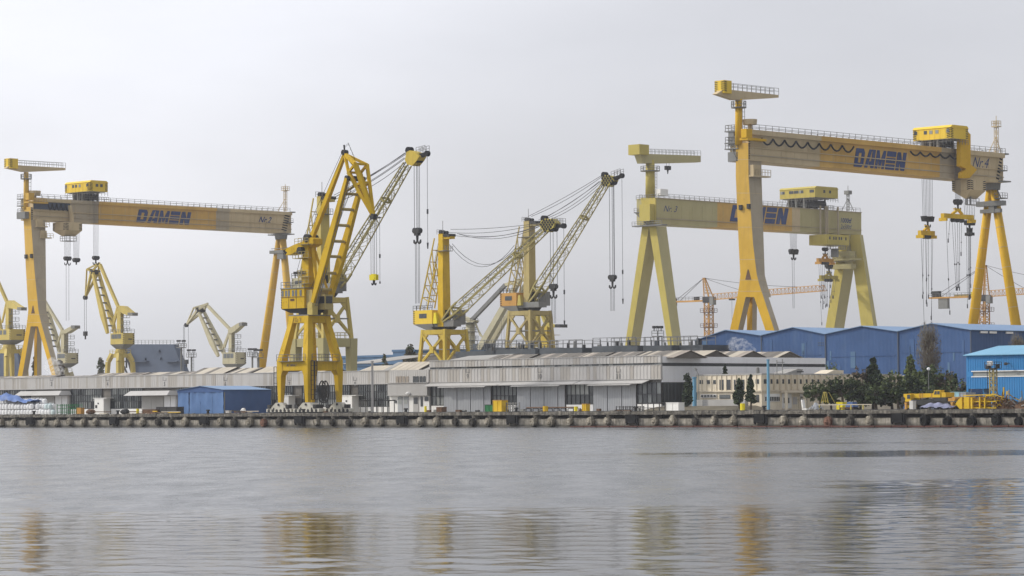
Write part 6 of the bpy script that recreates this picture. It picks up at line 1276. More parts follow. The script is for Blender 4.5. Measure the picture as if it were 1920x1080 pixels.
for xa, xb, nm in ((747, 756, 'door_grey'), (758, 767, 'door_grey'), (776, 786, 'panel_grey')):
    a, b = w1(xa), w1(xb); m = MB(); m.box(a, b, VW-.2, VW-.104, GZ+.05, zV(xa, 744, VW)); d = m.part('door', nm, MID)
    m = MB(); m.box(a+.2, b-.2, VW-.24, VW-.204, GZ+1.6, zV(xa, 745.5, VW)); m.part('door_pane', 'glass_pale' if xa < 770 else 'glass_dark', d)
for xa, xb, ya, yb in ((789.5, 793.5, 744, 762), (797, 804, 744, 752), (741.5, 745, 751, 756)): m = MB(); m.box(w1(xa), w1(xb), VW-.18, VW-.104, zV(xa, yb, VW), zV(xa, ya, VW)); m.part('window', 'glass_dark', MID)
m = MB(); m.ball(uv(w1(771.5), VW-.9, zV(771, 738, VW)), .5, .35, .35, 8, 5); m.part('lamp', 'white_paint', MID)
# ---------- taller shed
U2 = uV(1240, VW); VE = hUz(1548, 676, U2)[0]
W2 = thing('white_shed', 'tall white corrugated shed with ribbon window, big grey sliding doors and striped roof monitors', 'warehouse', uv((UB+U2)/2, VW, GZ))
zc1, zc0 = zV(1240, 667, VW), zV(1240, 680, VW); zl1, zl0 = zV(1240, 684.5, VW), zV(1240, 710, VW)
m = MB(); m.box(UB+.3, U2-.35, VW+.35, VE-.3, GZ, zc1-.5); m.part('hall', 'concrete_dark', W2)
nb = 9
for i in range(nb):
    a, b = UB+(U2-UB)*i/nb, UB+(U2-UB)*(i+1)/nb
    m = MB(); m.box(a+.02, b-.02, VW+.02, VW+.34, zl0, zl1); corr(m, a+.02, b-.02, VW+.016, zl0, zl1, .78, .06, two=True); m.part('fascia_panel', ['fascia', 'fascia_warm'], W2)
    m = MB(); m.box(a+.02, b-.02, VW+.02, VW+.34, zc0, zc1); corr(m, a+.02, b-.02, VW+.016, zc0, zc1, .78, .06, two=True); m.part('upper_panel', ['fascia', 'fascia_warm'], W2)
m = MB(); m.box(UB, U2+.1, VW-.1, VW+.34, zc1+.003, zc1+.12); m.box(UB, U2+.06, VW-.06, VW+.34, zl1+.003, zl1+.08); m.box(UB, U2+.06, VW-.06, VW+.34, zl0-.12, zl0-.003); m.part('fascia_trim', 'panel_grey', W2)
m = MB(); n = 70; g = MB()
for i in range(n): a, b = UB+(U2-UB)*i/n, UB+(U2-UB)*(i+1)/n; g.quad(uv(a, VW+.2, zl1+.08), uv(b, VW+.2, zl1+.08), uv(b, VW+.2, zc0), uv(a, VW+.2, zc0), R.choice((0, 0, 1, 2 if R.random() < .4 else 1)))
g.part('ribbon_window', ['glass_dark', 'glass_mid', 'glass_pale'], W2, kind='stuff')
# side wall towards near right
m = MB(); nb = 6
for i in range(nb):
    a, b = VW+.36+(VE-VW-.36)*i/nb, VW+.36+(VE-VW-.36)*(i+1)/nb
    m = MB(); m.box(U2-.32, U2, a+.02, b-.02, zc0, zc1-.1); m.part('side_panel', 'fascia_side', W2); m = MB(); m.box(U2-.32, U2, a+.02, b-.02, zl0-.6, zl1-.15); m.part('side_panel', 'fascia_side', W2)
m = MB(); m.box(U2-.3, U2-.2, VW+.4, VE, zl1-.14, zc0-.002); m.part('ribbon_window', 'glass_dark', W2)
m = MB(); corrU(m, VW+.4, VW+16, U2-.06, GZ+1, zl0-.65, .9, .06); m.part('side_glazing', 'glass_dark', W2)
m = MB(); m.box(U2-.3, U2-.01, VW+.4, VE, GZ, GZ+1); m.part('side_plinth', 'panel_grey', W2)
for xa, xb, n in ((833, 921, 7), (970, 1060, 7), (1113, 1194, 6)):
    canopy_doors(W2, uV(xa, VW), uV(xb, VW), VW, zl0-1.05, GZ+.02, n)
can = [(806, 943), (945, 1084), (1091, 1215)]
for xa, xb in can: m = MB(); d = 1.5; z = zl0-.8; a, b = uV(xa, VW), uV(xb, VW); m.prism([uv(a, VW-.2, z+.5), uv(b+.5, VW-.2, z+.5), uv(b, VW-d, z), uv(a-.6 if xa > 810 else a, VW-d, z)], EZ*.1); m.part('long_canopy', 'panel_grey', W2)
for xa, xb in ((809, 832), (923, 968), (1062, 1112), (1195, 1239)):
    glazing(W2, uV(xa, VW), uV(xb, VW), VW, GZ+1.3, zl0-.6, (0, .45, 1), 1.05, .3, .4); m = MB(); m.box(uV(xa, VW), uV(xb, VW), VW-.06, VW+.3, GZ, GZ+1.22); m.part('plinth', 'white_paint', W2)
for x, nm in ((877.5, '9'), (1013, '10'), (1160, '11')): label_mark(W2, uV(x, VW), VW, zV(x, 705, VW)+.1, nm)
for xa, xb, k in ((900, 977, .15), (986, 1119, .3), (1124, 1177, .35), (1180, 1262, .4)): monitor_roof(W2, uV(xa, VW+1), uV(xb, VW+1), VW+1.5, VW+10, zc1-.3, zc1+.95, cream=k*.45, pitch=.6, mats=('roof_dark', 'roof_cream', 'roof_pink'))
m = MB(); m.hexa([uv(uV(808, VW), VW+1, zc1-.3), uv(uV(897, VW), VW+1, zc1-.3), uv(uV(897, VW), VW+11, zc1-.3), uv(uV(808, VW), VW+11, zc1-.3)], [uv(uV(808, VW)+1, VW+9, zc1+1.0), uv(uV(900, VW), VW+9, zc1+1.2), uv(uV(900, VW), VW+11, zc1+1.2), uv(uV(808, VW)+1, VW+11, zc1+1.0)]); m.part('plain_roof', 'roof_grey', W2)
for i in range(1, 4): monitor_roof(W2, U2-26, U2-1.2, VW+1.5+i*10.2, VW+10+i*10.2, zc1-.3, zc1+1.1, cream=.35, pitch=.6)
# ---------- cream office block
VO = 35.0; UO0, UO1 = uV(1307, VO), uV(1428, VO); zo = zV(1428, 702.5, VO); VO1 = hUz(1690, 705, UO1)[0]
OF = thing('office_block', 'two-storey cream concrete office with narrow slot windows in front of the blue hall', 'building', uv((UO0+UO1)/2, VO, GZ))
m = MB(); m.box(UO0, UO1, VO, VO1, GZ, zo); m.part('wall', 'office_cream', OF)
m = MB(); m.box(UO0-.1, UO1+.12, VO-.1, VO1, zo+.002, zo+.22); m.part('parapet', 'panel_grey', OF)
zmid = zV(1428, 733, VO); m = MB(); m.box(UO0, UO1+.28, VO-.3, VO-.002, zmid-.1, zmid+.12); m.box(UO1+.002, UO1+.28, VO-.002, VO1, zmid-.1, zmid+.12); m.part('string_course', 'office_rib', OF)
n = 13
for i in range(n+1): a = UO0+(UO1-UO0)*i/n; m = MB(); m.box(a-.05, a+.05, VO-.12, VO-.004, zmid+.13, zo-.02); m.part('wall_rib', 'office_rib', OF)
for x, y0, y1, w in ((1315, 712.5, 720, .5), (1328, 712.5, 720, .5), (1340.5, 712.5, 720, .5), (1353, 712, 731, .6), (1366.5, 712, 731, .6), (1380, 712, 731, .6), (1392, 712, 731, .6), (1420, 711, 719.5, .5)):
    a = uV(x, VO); m = MB(); m.box(a-w*.75, a+w*.75, VO-.06, VO-.004, zV(x, y1, VO), zV(x, y0, VO)); m.part('slot_window', 'glass_dark', OF)
a, b = uV(1315, VO), uV(1344, VO); m = MB(); m.box(a, b, VO-.2, VO-.004, zV(1330, 745.5, VO), zV(1330, 739.5, VO)); sh = m.part('strip_window', 'white_paint', OF)
for i in range(5): m = MB(); u = a+(b-a)*(i+.12)/5; m.box(u, u+(b-a)*.15, VO-.24, VO-.204, zV(1330, 744.5, VO), zV(1330, 740.5, VO)); m.part('window', 'glass_dark', sh)
m = MB(); m.box(uV(1349, VO), uV(1369, VO), VO-.08, VO-.004, zV(1360, 747.5, VO), zV(1360, 740, VO)); m.part('window', 'glass_mid', OF)
m = MB(); m.box(uV(1418, VO), uV(1423, VO), VO-.08, VO-.004, GZ+1.4, zV(1420, 740, VO)); m.part('window', 'glass_dark', OF)
def vU(px, U, py=720): return hUz(px, py, U)[0]
x = 1434.5; i = 0
while x < 1690:
    v = vU(x, UO1); m = MB(); m.box(UO1+.004, UO1+.06, v-.35, v+.35, zV(1428, 719.5, VO), zV(1428, 711, VO)); m.part('slot_window', 'glass_dark', OF)
    v2 = vU(x+5.4, UO1); m = MB(); m.box(UO1+.004, UO1+.45, v2-.14, v2+.14, zmid+.13, zo-.02); m.part('wall_fin', 'office_rib', OF); x += 11.0
for xa, xb, n, ya, yb in ((1433, 1461, 9, 738.5, 753), (1499, 1512, 4, 738.5, 752)):
    va, vb = vU(xa, UO1), vU(xb, UO1); zb2, zt2 = hU(xa, yb, UO1).z, hU(xa, ya, UO1).z; m = MB(); m.box(UO1+.004, UO1+.1, va, vb, zb2, zt2); f = m.part('window_frame', 'white_paint', OF)
    for i in range(n): a = va+(vb-va)*(i+.12)/n; m = MB(); m.box(UO1+.104, UO1+.13, a, a+(vb-va)*.76/n, zb2+.1, zt2-.5); m.part('pane', 'glass_dark', f)
va, vb = vU(1466, UO1), vU(1483, UO1); zt2 = hU(1470, 738, UO1).z
m = MB(); m.box(UO1+.004, UO1+.12, va, vb, GZ+.3, zt2); f = m.part('entrance', 'white_paint', OF)
for fa, fb in ((.12, .4), (.46, .74)): m = MB(); m.box(UO1+.124, UO1+.16, va+(vb-va)*fa, va+(vb-va)*fb, GZ+1.2, zt2-.7); m.part('door_pane', 'glass_dark', f)
m = MB(); m.box(UO1+.29, UO1+1.6, vU(1462, UO1), vU(1515, UO1), zt2+.15, zt2+.5); m.part('entrance_canopy', 'office_rib', OF)
for xq in (1463, 1497, 1514): v = vU(xq, UO1); m = MB(); m.box(UO1+1.1, UO1+1.5, v-.2, v+.2, GZ, zt2+.145); m.part('canopy_post', 'office_cream', OF)
m = MB(); v0, v1 = vU(1486, UO1), vU(1494, UO1); m.box(UO1+.004, UO1+.08, v0, v1, GZ+1.0, zt2-.6); m.part('notice_board', 'fascia', OF)
# roof things
p0 = hU(1470, 700, UO1-4); m = MB(); v0, v1, v2 = vU(1470, UO1-4), vU(1497, UO1-4), vU(1506, UO1-4); zt = hU(1497, 691.5, UO1-4).z
m.prism([uv(UO1-4, v0, zo+.23), uv(UO1-4, v1, zt), uv(UO1-4, v2, zt-.1), uv(UO1-4, v2-.6, zo+.23)], EU*-3); m.part('roof_light', 'roof_grey', OF)
m = MB(); v = vU(1502, UO1-3.9); m.box(UO1-4, UO1-3.94, v-1, v+.8, zo+.5, zt-.4); m.part('roof_window', 'glass_dark', OF)
m = MB(); v0, v1 = vU(1548, UO1-5), vU(1582, UO1-5); m.prism([uv(UO1-5, v0, zo+.23), uv(UO1-5, (v0+v1)/2, zo+1.0), uv(UO1-5, v1, zo+.9), uv(UO1-5, v1, zo+.23)], EU*-3); m.part('roof_light', 'office_rib', OF)
m = MB(); p = uv(UO1-4, vU(1421, UO1-4), zo+.2); m.tube(p, p+EZ*.8, .3, n=8); m.ball(p+EZ*.9, .3, .3, .25, 8, 5); p = uv(UO1-3, vU(1457, UO1-3), zo+.2); m.beam(p, p+EZ*2.4, .1); m.beam(p+EV*1.5, p+EV*1.5+EZ*2.6, .1); m.beam(p+EZ*2, p+EV*2+EZ*2, .1); m.part('roof_vent', 'grey_steel', OF)
# earth bank and low retaining wall before the office
m = MB(); m.hexa([uv(UO0-2, 22, GZ+.01), uv(UO1+3, 22, GZ+.01), uv(UO1+3, VO-.4, GZ+.01), uv(UO0-2, VO-.4, GZ+.01)], [uv(UO0-2, 27, GZ+.75), uv(UO1-1, 27, GZ+.75), uv(UO1-1, VO-.4, GZ+.85), uv(UO0-2, VO-.4, GZ+.85)]); m.top('earth_bank', 'earth', kind='structure')
m = MB(); m.box(UO0-1, UO1-2, VO-2, VO-1.2, GZ+.8, GZ+1.9); m.top('low_wall', 'panel_grey', 'low grey-green retaining wall along the foot of the cream office', 'wall')
# ---------- big blue hall with four gables
VB = 110.0; VB2 = 156.0; pk = [(1303, 639.5), (1362, 619.5), (1428, 629.5), (1488, 614.5), (1548, 627), (1617, 612), (1684, 622), (1748, 607), (1820.5, 619.5)]
BH = thing('blue_hall', 'big dark blue hall with four low gables behind the white shed', 'factory hall', uv(-20, VB, GZ))
pts = [hVz(x, y, VB) for x, y in pk]; zval = sum(z for u, z in pts[2:8:2])/3; zpk = sum(z for u, z in pts[1::2])/4
us = [u for u, z in pts]
for i in range(4):
    u0, um, u1 = us[2*i], us[2*i+1], us[2*i+2]; z0, zm, z1 = pts[2*i][1], pts[2*i+1][1], pts[2*i+2][1]
    m = MB(); m.prism([uv(u0, VB, GZ), uv(u1-.01, VB, GZ), uv(u1-.01, VB, z1), uv(um, VB, zm), uv(u0, VB, z0)], EV*.3); zf = lambda u, a=u0, b=um, c=u1, za=z0, zb=zm, zc=z1: za+(zb-za)*(u-a)/(b-a) if u < b else zb+(zc-zb)*(u-b)/(c-b)
    corr(m, u0, u1-.01, VB-.004, GZ, zf, .9, .018); m.part('gable_wall', 'shed_blue', BH)
    m = MB()
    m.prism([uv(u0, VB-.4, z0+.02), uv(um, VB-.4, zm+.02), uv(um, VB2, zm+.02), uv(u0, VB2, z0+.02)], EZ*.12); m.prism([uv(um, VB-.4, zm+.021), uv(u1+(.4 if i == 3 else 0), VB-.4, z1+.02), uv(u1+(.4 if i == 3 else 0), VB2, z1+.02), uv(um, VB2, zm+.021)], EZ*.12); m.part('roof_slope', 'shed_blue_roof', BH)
    m = MB(); m.box(u1-.14, u1+.14, VB-.2, VB-.08, GZ, z1-.1); m.part('downpipe', 'slate_hull', BH)
m = MB(); m.box(us[0]+.3, us[-1]-.3, VB+.31, VB2, GZ, min(z for u, z in pts)-.4); m.part('hall_body', 'shed_blue', BH)
m = MB(); m.box(us[-1]-.29, us[-1]+.002, VB+.31, VB2, GZ, pts[-1][1]-.05); corrU(m, VB, VB2, us[-1]+.006, GZ, pts[-1][1]-.08, .9, .018); m.part('side_wall', 'shed_blue', BH)
for (xa, xb, y) in ((1303, 1422, 672), (1434, 1540, 668), (1556, 1680, 669), (1690, 1815, 662)):
    m = MB(); z = zV(xa, y, VB); m.box(uV(xa, VB), uV(xb, VB), VB-.1, VB-.03, z-.08, z+.08); m.part('panel_seam', 'shed_blue', BH)
for xa in (1536, 1540, 1544):
    for y in (642, 646.5): m = MB(); m.box(uV(xa, VB)-.16, uV(xa, VB)+.16, VB-.08, VB-.03, zV(xa, y+1.6, VB), zV(xa, y, VB)); m.part('vent_pane', 'slate_hull', BH)
for (xa, xb, y0, y1) in ((1572, 1577, 686, 700), (1455, 1478, 668, 681)): m = MB(); m.box(uV(xa, VB), uV(xb, VB), VB-.1, VB-.03, zV(xa, y1, VB), zV(xa, y0, VB)); m.part('patched_sheet', 'shed_blue_patch', BH)
R.seed(15)
for i in range(22):
    x = R.uniform(1310, 1805); w = R.choice((3, 4, 6, 9)); ya = R.uniform(630, 690); u0, u1 = uV(x, VB), uV(x+w, VB); m = MB(); m.box(u0, u1, VB-.075, VB-.03, zV(x, ya+R.uniform(14, 50), VB), zV(x, max(ya, 636), VB)); m.part('cladding_sheet', 'shed_blue_patch' if R.random() < .7 else 'slate_blue', BH)
for x, y in ((1845, 621), (1862, 621.5), (1893, 622)): m = MB(); v = vU(x, us[-1]+.1); m.box(us[-1]+.1, us[-1]+.35, v-1.1, v+1.1, pts[-1][1]-.5, pts[-1][1]-.1); m.part('eaves_light', 'white_paint', BH)
# ---------- near blue shed at the right
VR = 25.0; ur0 = uV(1812, VR); zr_ = zV(1812, 667, VR); ur1 = ur0+34
RS = thing('blue_shed', 'bright blue ribbed shed with pale window strip and open gateway behind the scrap heap', 'shed', uv(ur0+10, VR, GZ))
zs0, zs1 = zV(1850, 705, VR), zV(1850, 697, VR); ud0, ud1 = uV(1815.5, VR), uV(1857, VR); zd = zV(1830, 729, VR)
for a, b in ((ur0, ur0+8.5), (ur0+8.5, ur0+17), (ur0+17, ur0+25.5), (ur0+25.5, ur1)):
    m = MB(); m.box(a+.01, b-.01, VR+.02, VR+.3, zs1+.1, zr_); corr(m, a+.01, b-.01, VR+.016, zs1+.1, zr_, .45, .05); m.part('upper_cladding', 'hall_blue', RS)
m = MB(); corr(m, ur0, ud0, VR, GZ, zs0-.1, .3, .05); m.box(ur0, ud0, VR+.004, VR+.3, GZ, zs0-.1); m.box(ud0, ud1, VR+.004, VR+.3, zd, zs0-.1); corr(m, ud0, ud1, VR, zd, zs0-.1, .45, .05); m.box(ud1, ur1, VR+.004, VR+.3, GZ, zs0-.1); corr(m, ud1, ur1, VR, GZ, zs0-.1, .45, .05); m.part('lower_cladding', 'hall_blue', RS)
m = MB(); m.box(ur0+1.2, ur1, VR+.1, VR+.2, zs0-.1, zs1+.1); m.part('strip_window', 'glass_pale', RS); m = MB(); m.box(ur0+1, ur1, VR-.1, VR+.02, zs0-.16, zs0-.02); m.box(ur0+1, ur1, VR-.1, VR+.015, zs1+.02, zs1+.16); m.part('window_trim', 'white_paint', RS)
m = MB(); m.box(ur0, ur0+1.2, VR+.004, VR+.3, zs0-.1, zs1+.1); m.part('corner_panel', 'hall_blue', RS)
m = MB(); m.box(ud0, ud1, VR+4, VR+4.1, GZ, zd+.2); m.box(ud0-.5, ud1+.5, VR+.31, VR+4, zd+.05, zd+.2); m.part('gateway_back', 'slate_blue', RS)
vr_ = 9.0; zrd = zr_+1.55
m = MB(); m.prism([uv(ur0-.3, VR-.4, zr_-.02), uv(ur1, VR-.4, zr_-.02), uv(ur1, VR+vr_, zrd), uv(ur0-.3, VR+vr_, zrd)], EZ*.1); m.prism([uv(ur0-.3, VR+vr_, zrd-.001), uv(ur1, VR+vr_, zrd-.001), uv(ur1, VR+2*vr_, zr_), uv(ur0-.3, VR+2*vr_, zr_)], EZ*.1); m.part('roof', 'pole_blue', RS)
m = MB(); m.box(ur0+.05, ur1, VR+4.2, VR+2*vr_, GZ, zr_-.1); m.part('shed_body', 'hall_blue', RS)
m = MB(); p = uv(uV(1893, VR), VR-.3, zV(1893, 681, VR)); m.beam(p+EV*.3, p-EV*.4, .1); m.ball(p-EV*.6-EZ*.1, .35, .35, .25, 8, 5); m.part('wall_lamp', 'dark_steel', RS)
# ---------- blue tent shed on the quay
VT0 = 12.4; ut0, ut1 = uV(333, VT0), uV(419.5, VT0); um_ = uV(377, VT0); ze = zV(419, 731, VT0); zpk_ = zV(378, 724, VT0); vt1 = hUz(508, 728, ut1)[0]
TS = thing('tarpaulin_shed', 'blue tarpaulin shed with paler front flaps, standing on the quay beside the yellow crane', 'tent', uv((ut0+ut1)/2, VT0, GZ))
zh = zV(400, 735.5, VT0)
for i in range(4):
    a, b = ut0+(ut1-ut0)*i/4+.05, ut0+(ut1-ut0)*(i+1)/4-.05; m = MB(); nx, nz = 6, 6; vs = []
    for j in range(nz+1):
        for k in range(nx+1): vs.append(uv(a+(b-a)*k/nx, VT0+.12*math.sin(k*1.9+i*2)*(.3+j/nz)*.6+R.uniform(-.05, .05), GZ+.05+(zh-GZ-.05)*j/nz))
    m.add(vs, [[j*(nx+1)+k, j*(nx+1)+k+1, (j+1)*(nx+1)+k+1, (j+1)*(nx+1)+k] for j in range(nz) for k in range(nx)]); m.part('front_flap', 'tent_pale', TS, True)
m = MB(); m.prism([uv(ut0, VT0-.08, zh), uv(ut1, VT0-.08, zh), uv(ut1, VT0-.08, ze), uv(um_, VT0-.08, zpk_), uv(ut0, VT0-.08, ze)], EV*.3); m.part('gable_cloth', 'tent_blue', TS)
for u in [ut0+(ut1-ut0)*i/4 for i in range(5)]: m = MB(); m.tube(uv(u, VT0+.2, GZ), uv(u, VT0+.2, zh), .1, n=6); m.part('post', 'grey_steel', TS)
m = MB(); vs = []; nx, nz = 14, 5
for j in range(nz+1):
    for k in range(nx+1): vs.append(uv(ut1+R.uniform(-.04, .06)+.05*math.sin(k*1.5), VT0+.1+(vt1-VT0-.1)*k/nx, GZ+.05+(ze-GZ-.05)*j/nz))
m.add(vs, [[j*(nx+1)+k, j*(nx+1)+k+1, (j+1)*(nx+1)+k+1, (j+1)*(nx+1)+k] for j in range(nz) for k in range(nx)]); m.part('side_cloth', 'tent_blue', TS, True)
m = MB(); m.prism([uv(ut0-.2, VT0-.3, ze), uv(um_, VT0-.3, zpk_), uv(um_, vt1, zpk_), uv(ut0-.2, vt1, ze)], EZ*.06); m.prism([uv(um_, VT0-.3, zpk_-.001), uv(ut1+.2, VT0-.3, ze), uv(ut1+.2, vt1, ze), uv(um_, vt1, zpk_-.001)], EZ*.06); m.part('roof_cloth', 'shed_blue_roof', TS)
m = MB(); m.quad(uv(ut0, VT0+.1, GZ), uv(ut0, vt1, GZ), uv(ut0, vt1, ze), uv(ut0, VT0+.1, ze)); m.quad(uv(ut0, vt1, GZ), uv(ut1, vt1, GZ), uv(ut1, vt1, ze), uv(ut0, vt1, ze)); m.part('back_cloth', 'tent_blue', TS)
# ---------- dark hull blocks in the far dock
def hull(label, px, V, back, rail=True):
    pts = [hV(x, y, V) for x, y in px]; b = uv(*touv(pts[0]), GZ); t = thing('hull_block', label, 'hull block', Vector((sum(p.x for p in pts)/len(pts), sum(p.y for p in pts)/len(pts), GZ)))
    m = MB(); m.prism(pts, EV*back); m.part('plating', 'slate_hull', t)
    m = MB(); a, b = pts[0], pts[1]; m.rail([a+EV*.3, b+EV*.3], 1.5, 2.2, .07); m.part('deck_railing', 'grey_steel', t)
    return t, pts
t, p_ = hull('dark slate steel hull block with railing on top, beside the pale yellow slewing crane', [(231, 645.5), (325, 645.5), (346, 701), (346, 760), (249, 760), (247, 700)], 330, 2.5)
m = MB()
for a, b, y in ((249, 279, 678.5), (313, 336, 678.5)): q0, q1 = hV(a, y, 329.9), hV(b, y, 329.9); m.prism([q0, q1, q1+EZ*.3, q0+EZ*.3], EV*-1.2)
for x, y in ((297, 658), (247, 676), (271, 673), (300, 672)): m.cbox(hV(x, y, 329.7), 1.2, .6, .8)
m.part('shelf_bracket', 'slate_hull', t)
m = MB(); 
for a, b in (((232, 650), (247, 700)), ((237, 690), (237, 655)), ((222, 700), (229, 680)), ((229, 680), (238, 700)), ((224, 678), (238, 678))): m.beam(hV(*a, 328), hV(*b, 328), .5)
m.part('support_frame', 'dark_steel', t)
hull('dark slate hull block at the left picture edge, under the cut-off slewing crane', [(-40, 655), (33, 655), (37, 701), (37, 760), (-40, 760), (-40, 700)], 300, 2.5)
# ---------- grey dock wall or ship side behind the white shed
VD = 100.0
D = thing('dock_barge', 'grey steel dock wall with railings and deck gear showing above the white shed roof', 'floating dock', uv(uV(1100, VD), VD, GZ))
for xa, xb, y, dv in ((893, 930, 652.5, 3), (930, 1000, 655.5, 0), (1000, 1008, 655, -.6), (1012, 1082, 653.5, 0), (1082, 1097, 653, -.8), (1110, 1184, 649.5, 0), (1184, 1200, 649, -.7), (1206, 1260, 648.5, 0), (1240, 1306, 648, 2), (830, 893, 659, 4)):
    m = MB(); a, b = uV(xa, VD), uV(xb, VD); m.box(a, b, VD+dv, VD+20, GZ, zV(xa, y, VD)); m.part('side_block', 'ship_grey', D)
m = MB(); m.box(uV(830, VD), uV(1306, VD), VD+21, VD+22, GZ, zV(1100, 659, VD)); m.part('dock_core', 'ship_grey', D)
m = MB()
for xa, xb, y in ((893, 945, 653), (945, 1010, 655.4), (1030, 1090, 653.4), (1110, 1190, 649.4), (1206, 1306, 647.9)): z = zV(xa, y, VD); m.rail([uv(uV(xa, VD), VD+.4, z), uv(uV(xb, VD), VD+.4, z)], 1.7, 1.9, .07); m.rail([uv(uV(xa, VD), VD+6, z), uv(uV(xb, VD), VD+6, z)], 1.7, 2.4, .07)
m.part('deck_railing', 'rail_grey', D)
R.seed(21)
for i in range(30):
    x = R.uniform(900, 1300); y = 655 if x < 1010 else 653.4 if x < 1095 else 649.4 if x < 1200 else 648.2; z = zV(x, y, VD); u = uV(x, VD); w, h = R.uniform(.25, .8), R.uniform(.4, 1.6); m = MB()
    if R.random() < .55: m.box(u-w/2, u+w/2, VD+2, VD+2+w, z-.3, z+h)
    else: m.tube(uv(u, VD+2.5, z-.3), uv(u, VD+2.5, z+h), w*.45, w*.35, 8)
    m.part('deck_gear', R.choice(('dark_steel', 'grey_steel', 'ship_grey')), D)
# far sheds between the cranes
def block(name, label, cat, xa, xb, y, V, depth, mat, roofmat=None, rh=0, trim=None):
    a, b = uV(xa, V), uV(xb, V); z = zV((xa+xb)/2, y, V); t = thing(name, label, cat, uv((a+b)/2, V, GZ)); m = MB(); m.box(a, b, V, V+depth, GZ, z); m.part('wall', mat, t)
    m = MB(); m.box(a-.2, b+.2, V-.25, V-.02, z-.45, z+.1); m.part('eaves', trim or mat, t)
    if roofmat: m = MB(); m.prism([uv(a-.3, V-.5, z+.11), uv(b+.3, V-.5, z+.11), uv(b+.3, V+depth, z+rh), uv(a-.3, V+depth, z+rh)], EZ*.1); m.part('roof', roofmat, t)
    return t
block('far_hall', 'low slate-blue hall right of the yellow quay crane, far behind the long warehouse', 'factory hall', 640, 738, 667, 190, 30, 'slate_blue')
block('far_hall', 'taller slate-blue hall left of the yellow-masted jib crane', 'factory hall', 737, 778, 656, 185, 30, 'slate_blue')
block('dark_hall', 'dark grey-brown hall behind the portal of the yellow-masted jib crane', 'factory hall', 765, 905, 662, 165, 14, 'roof_dark')
t = block('low_hall', 'low blue-grey hall with grey pitched roof above the long warehouse, beside a poplar', 'factory hall', 645, 700, 683, 120, 20, 'slate_blue', 'roof_grey', 2.2)
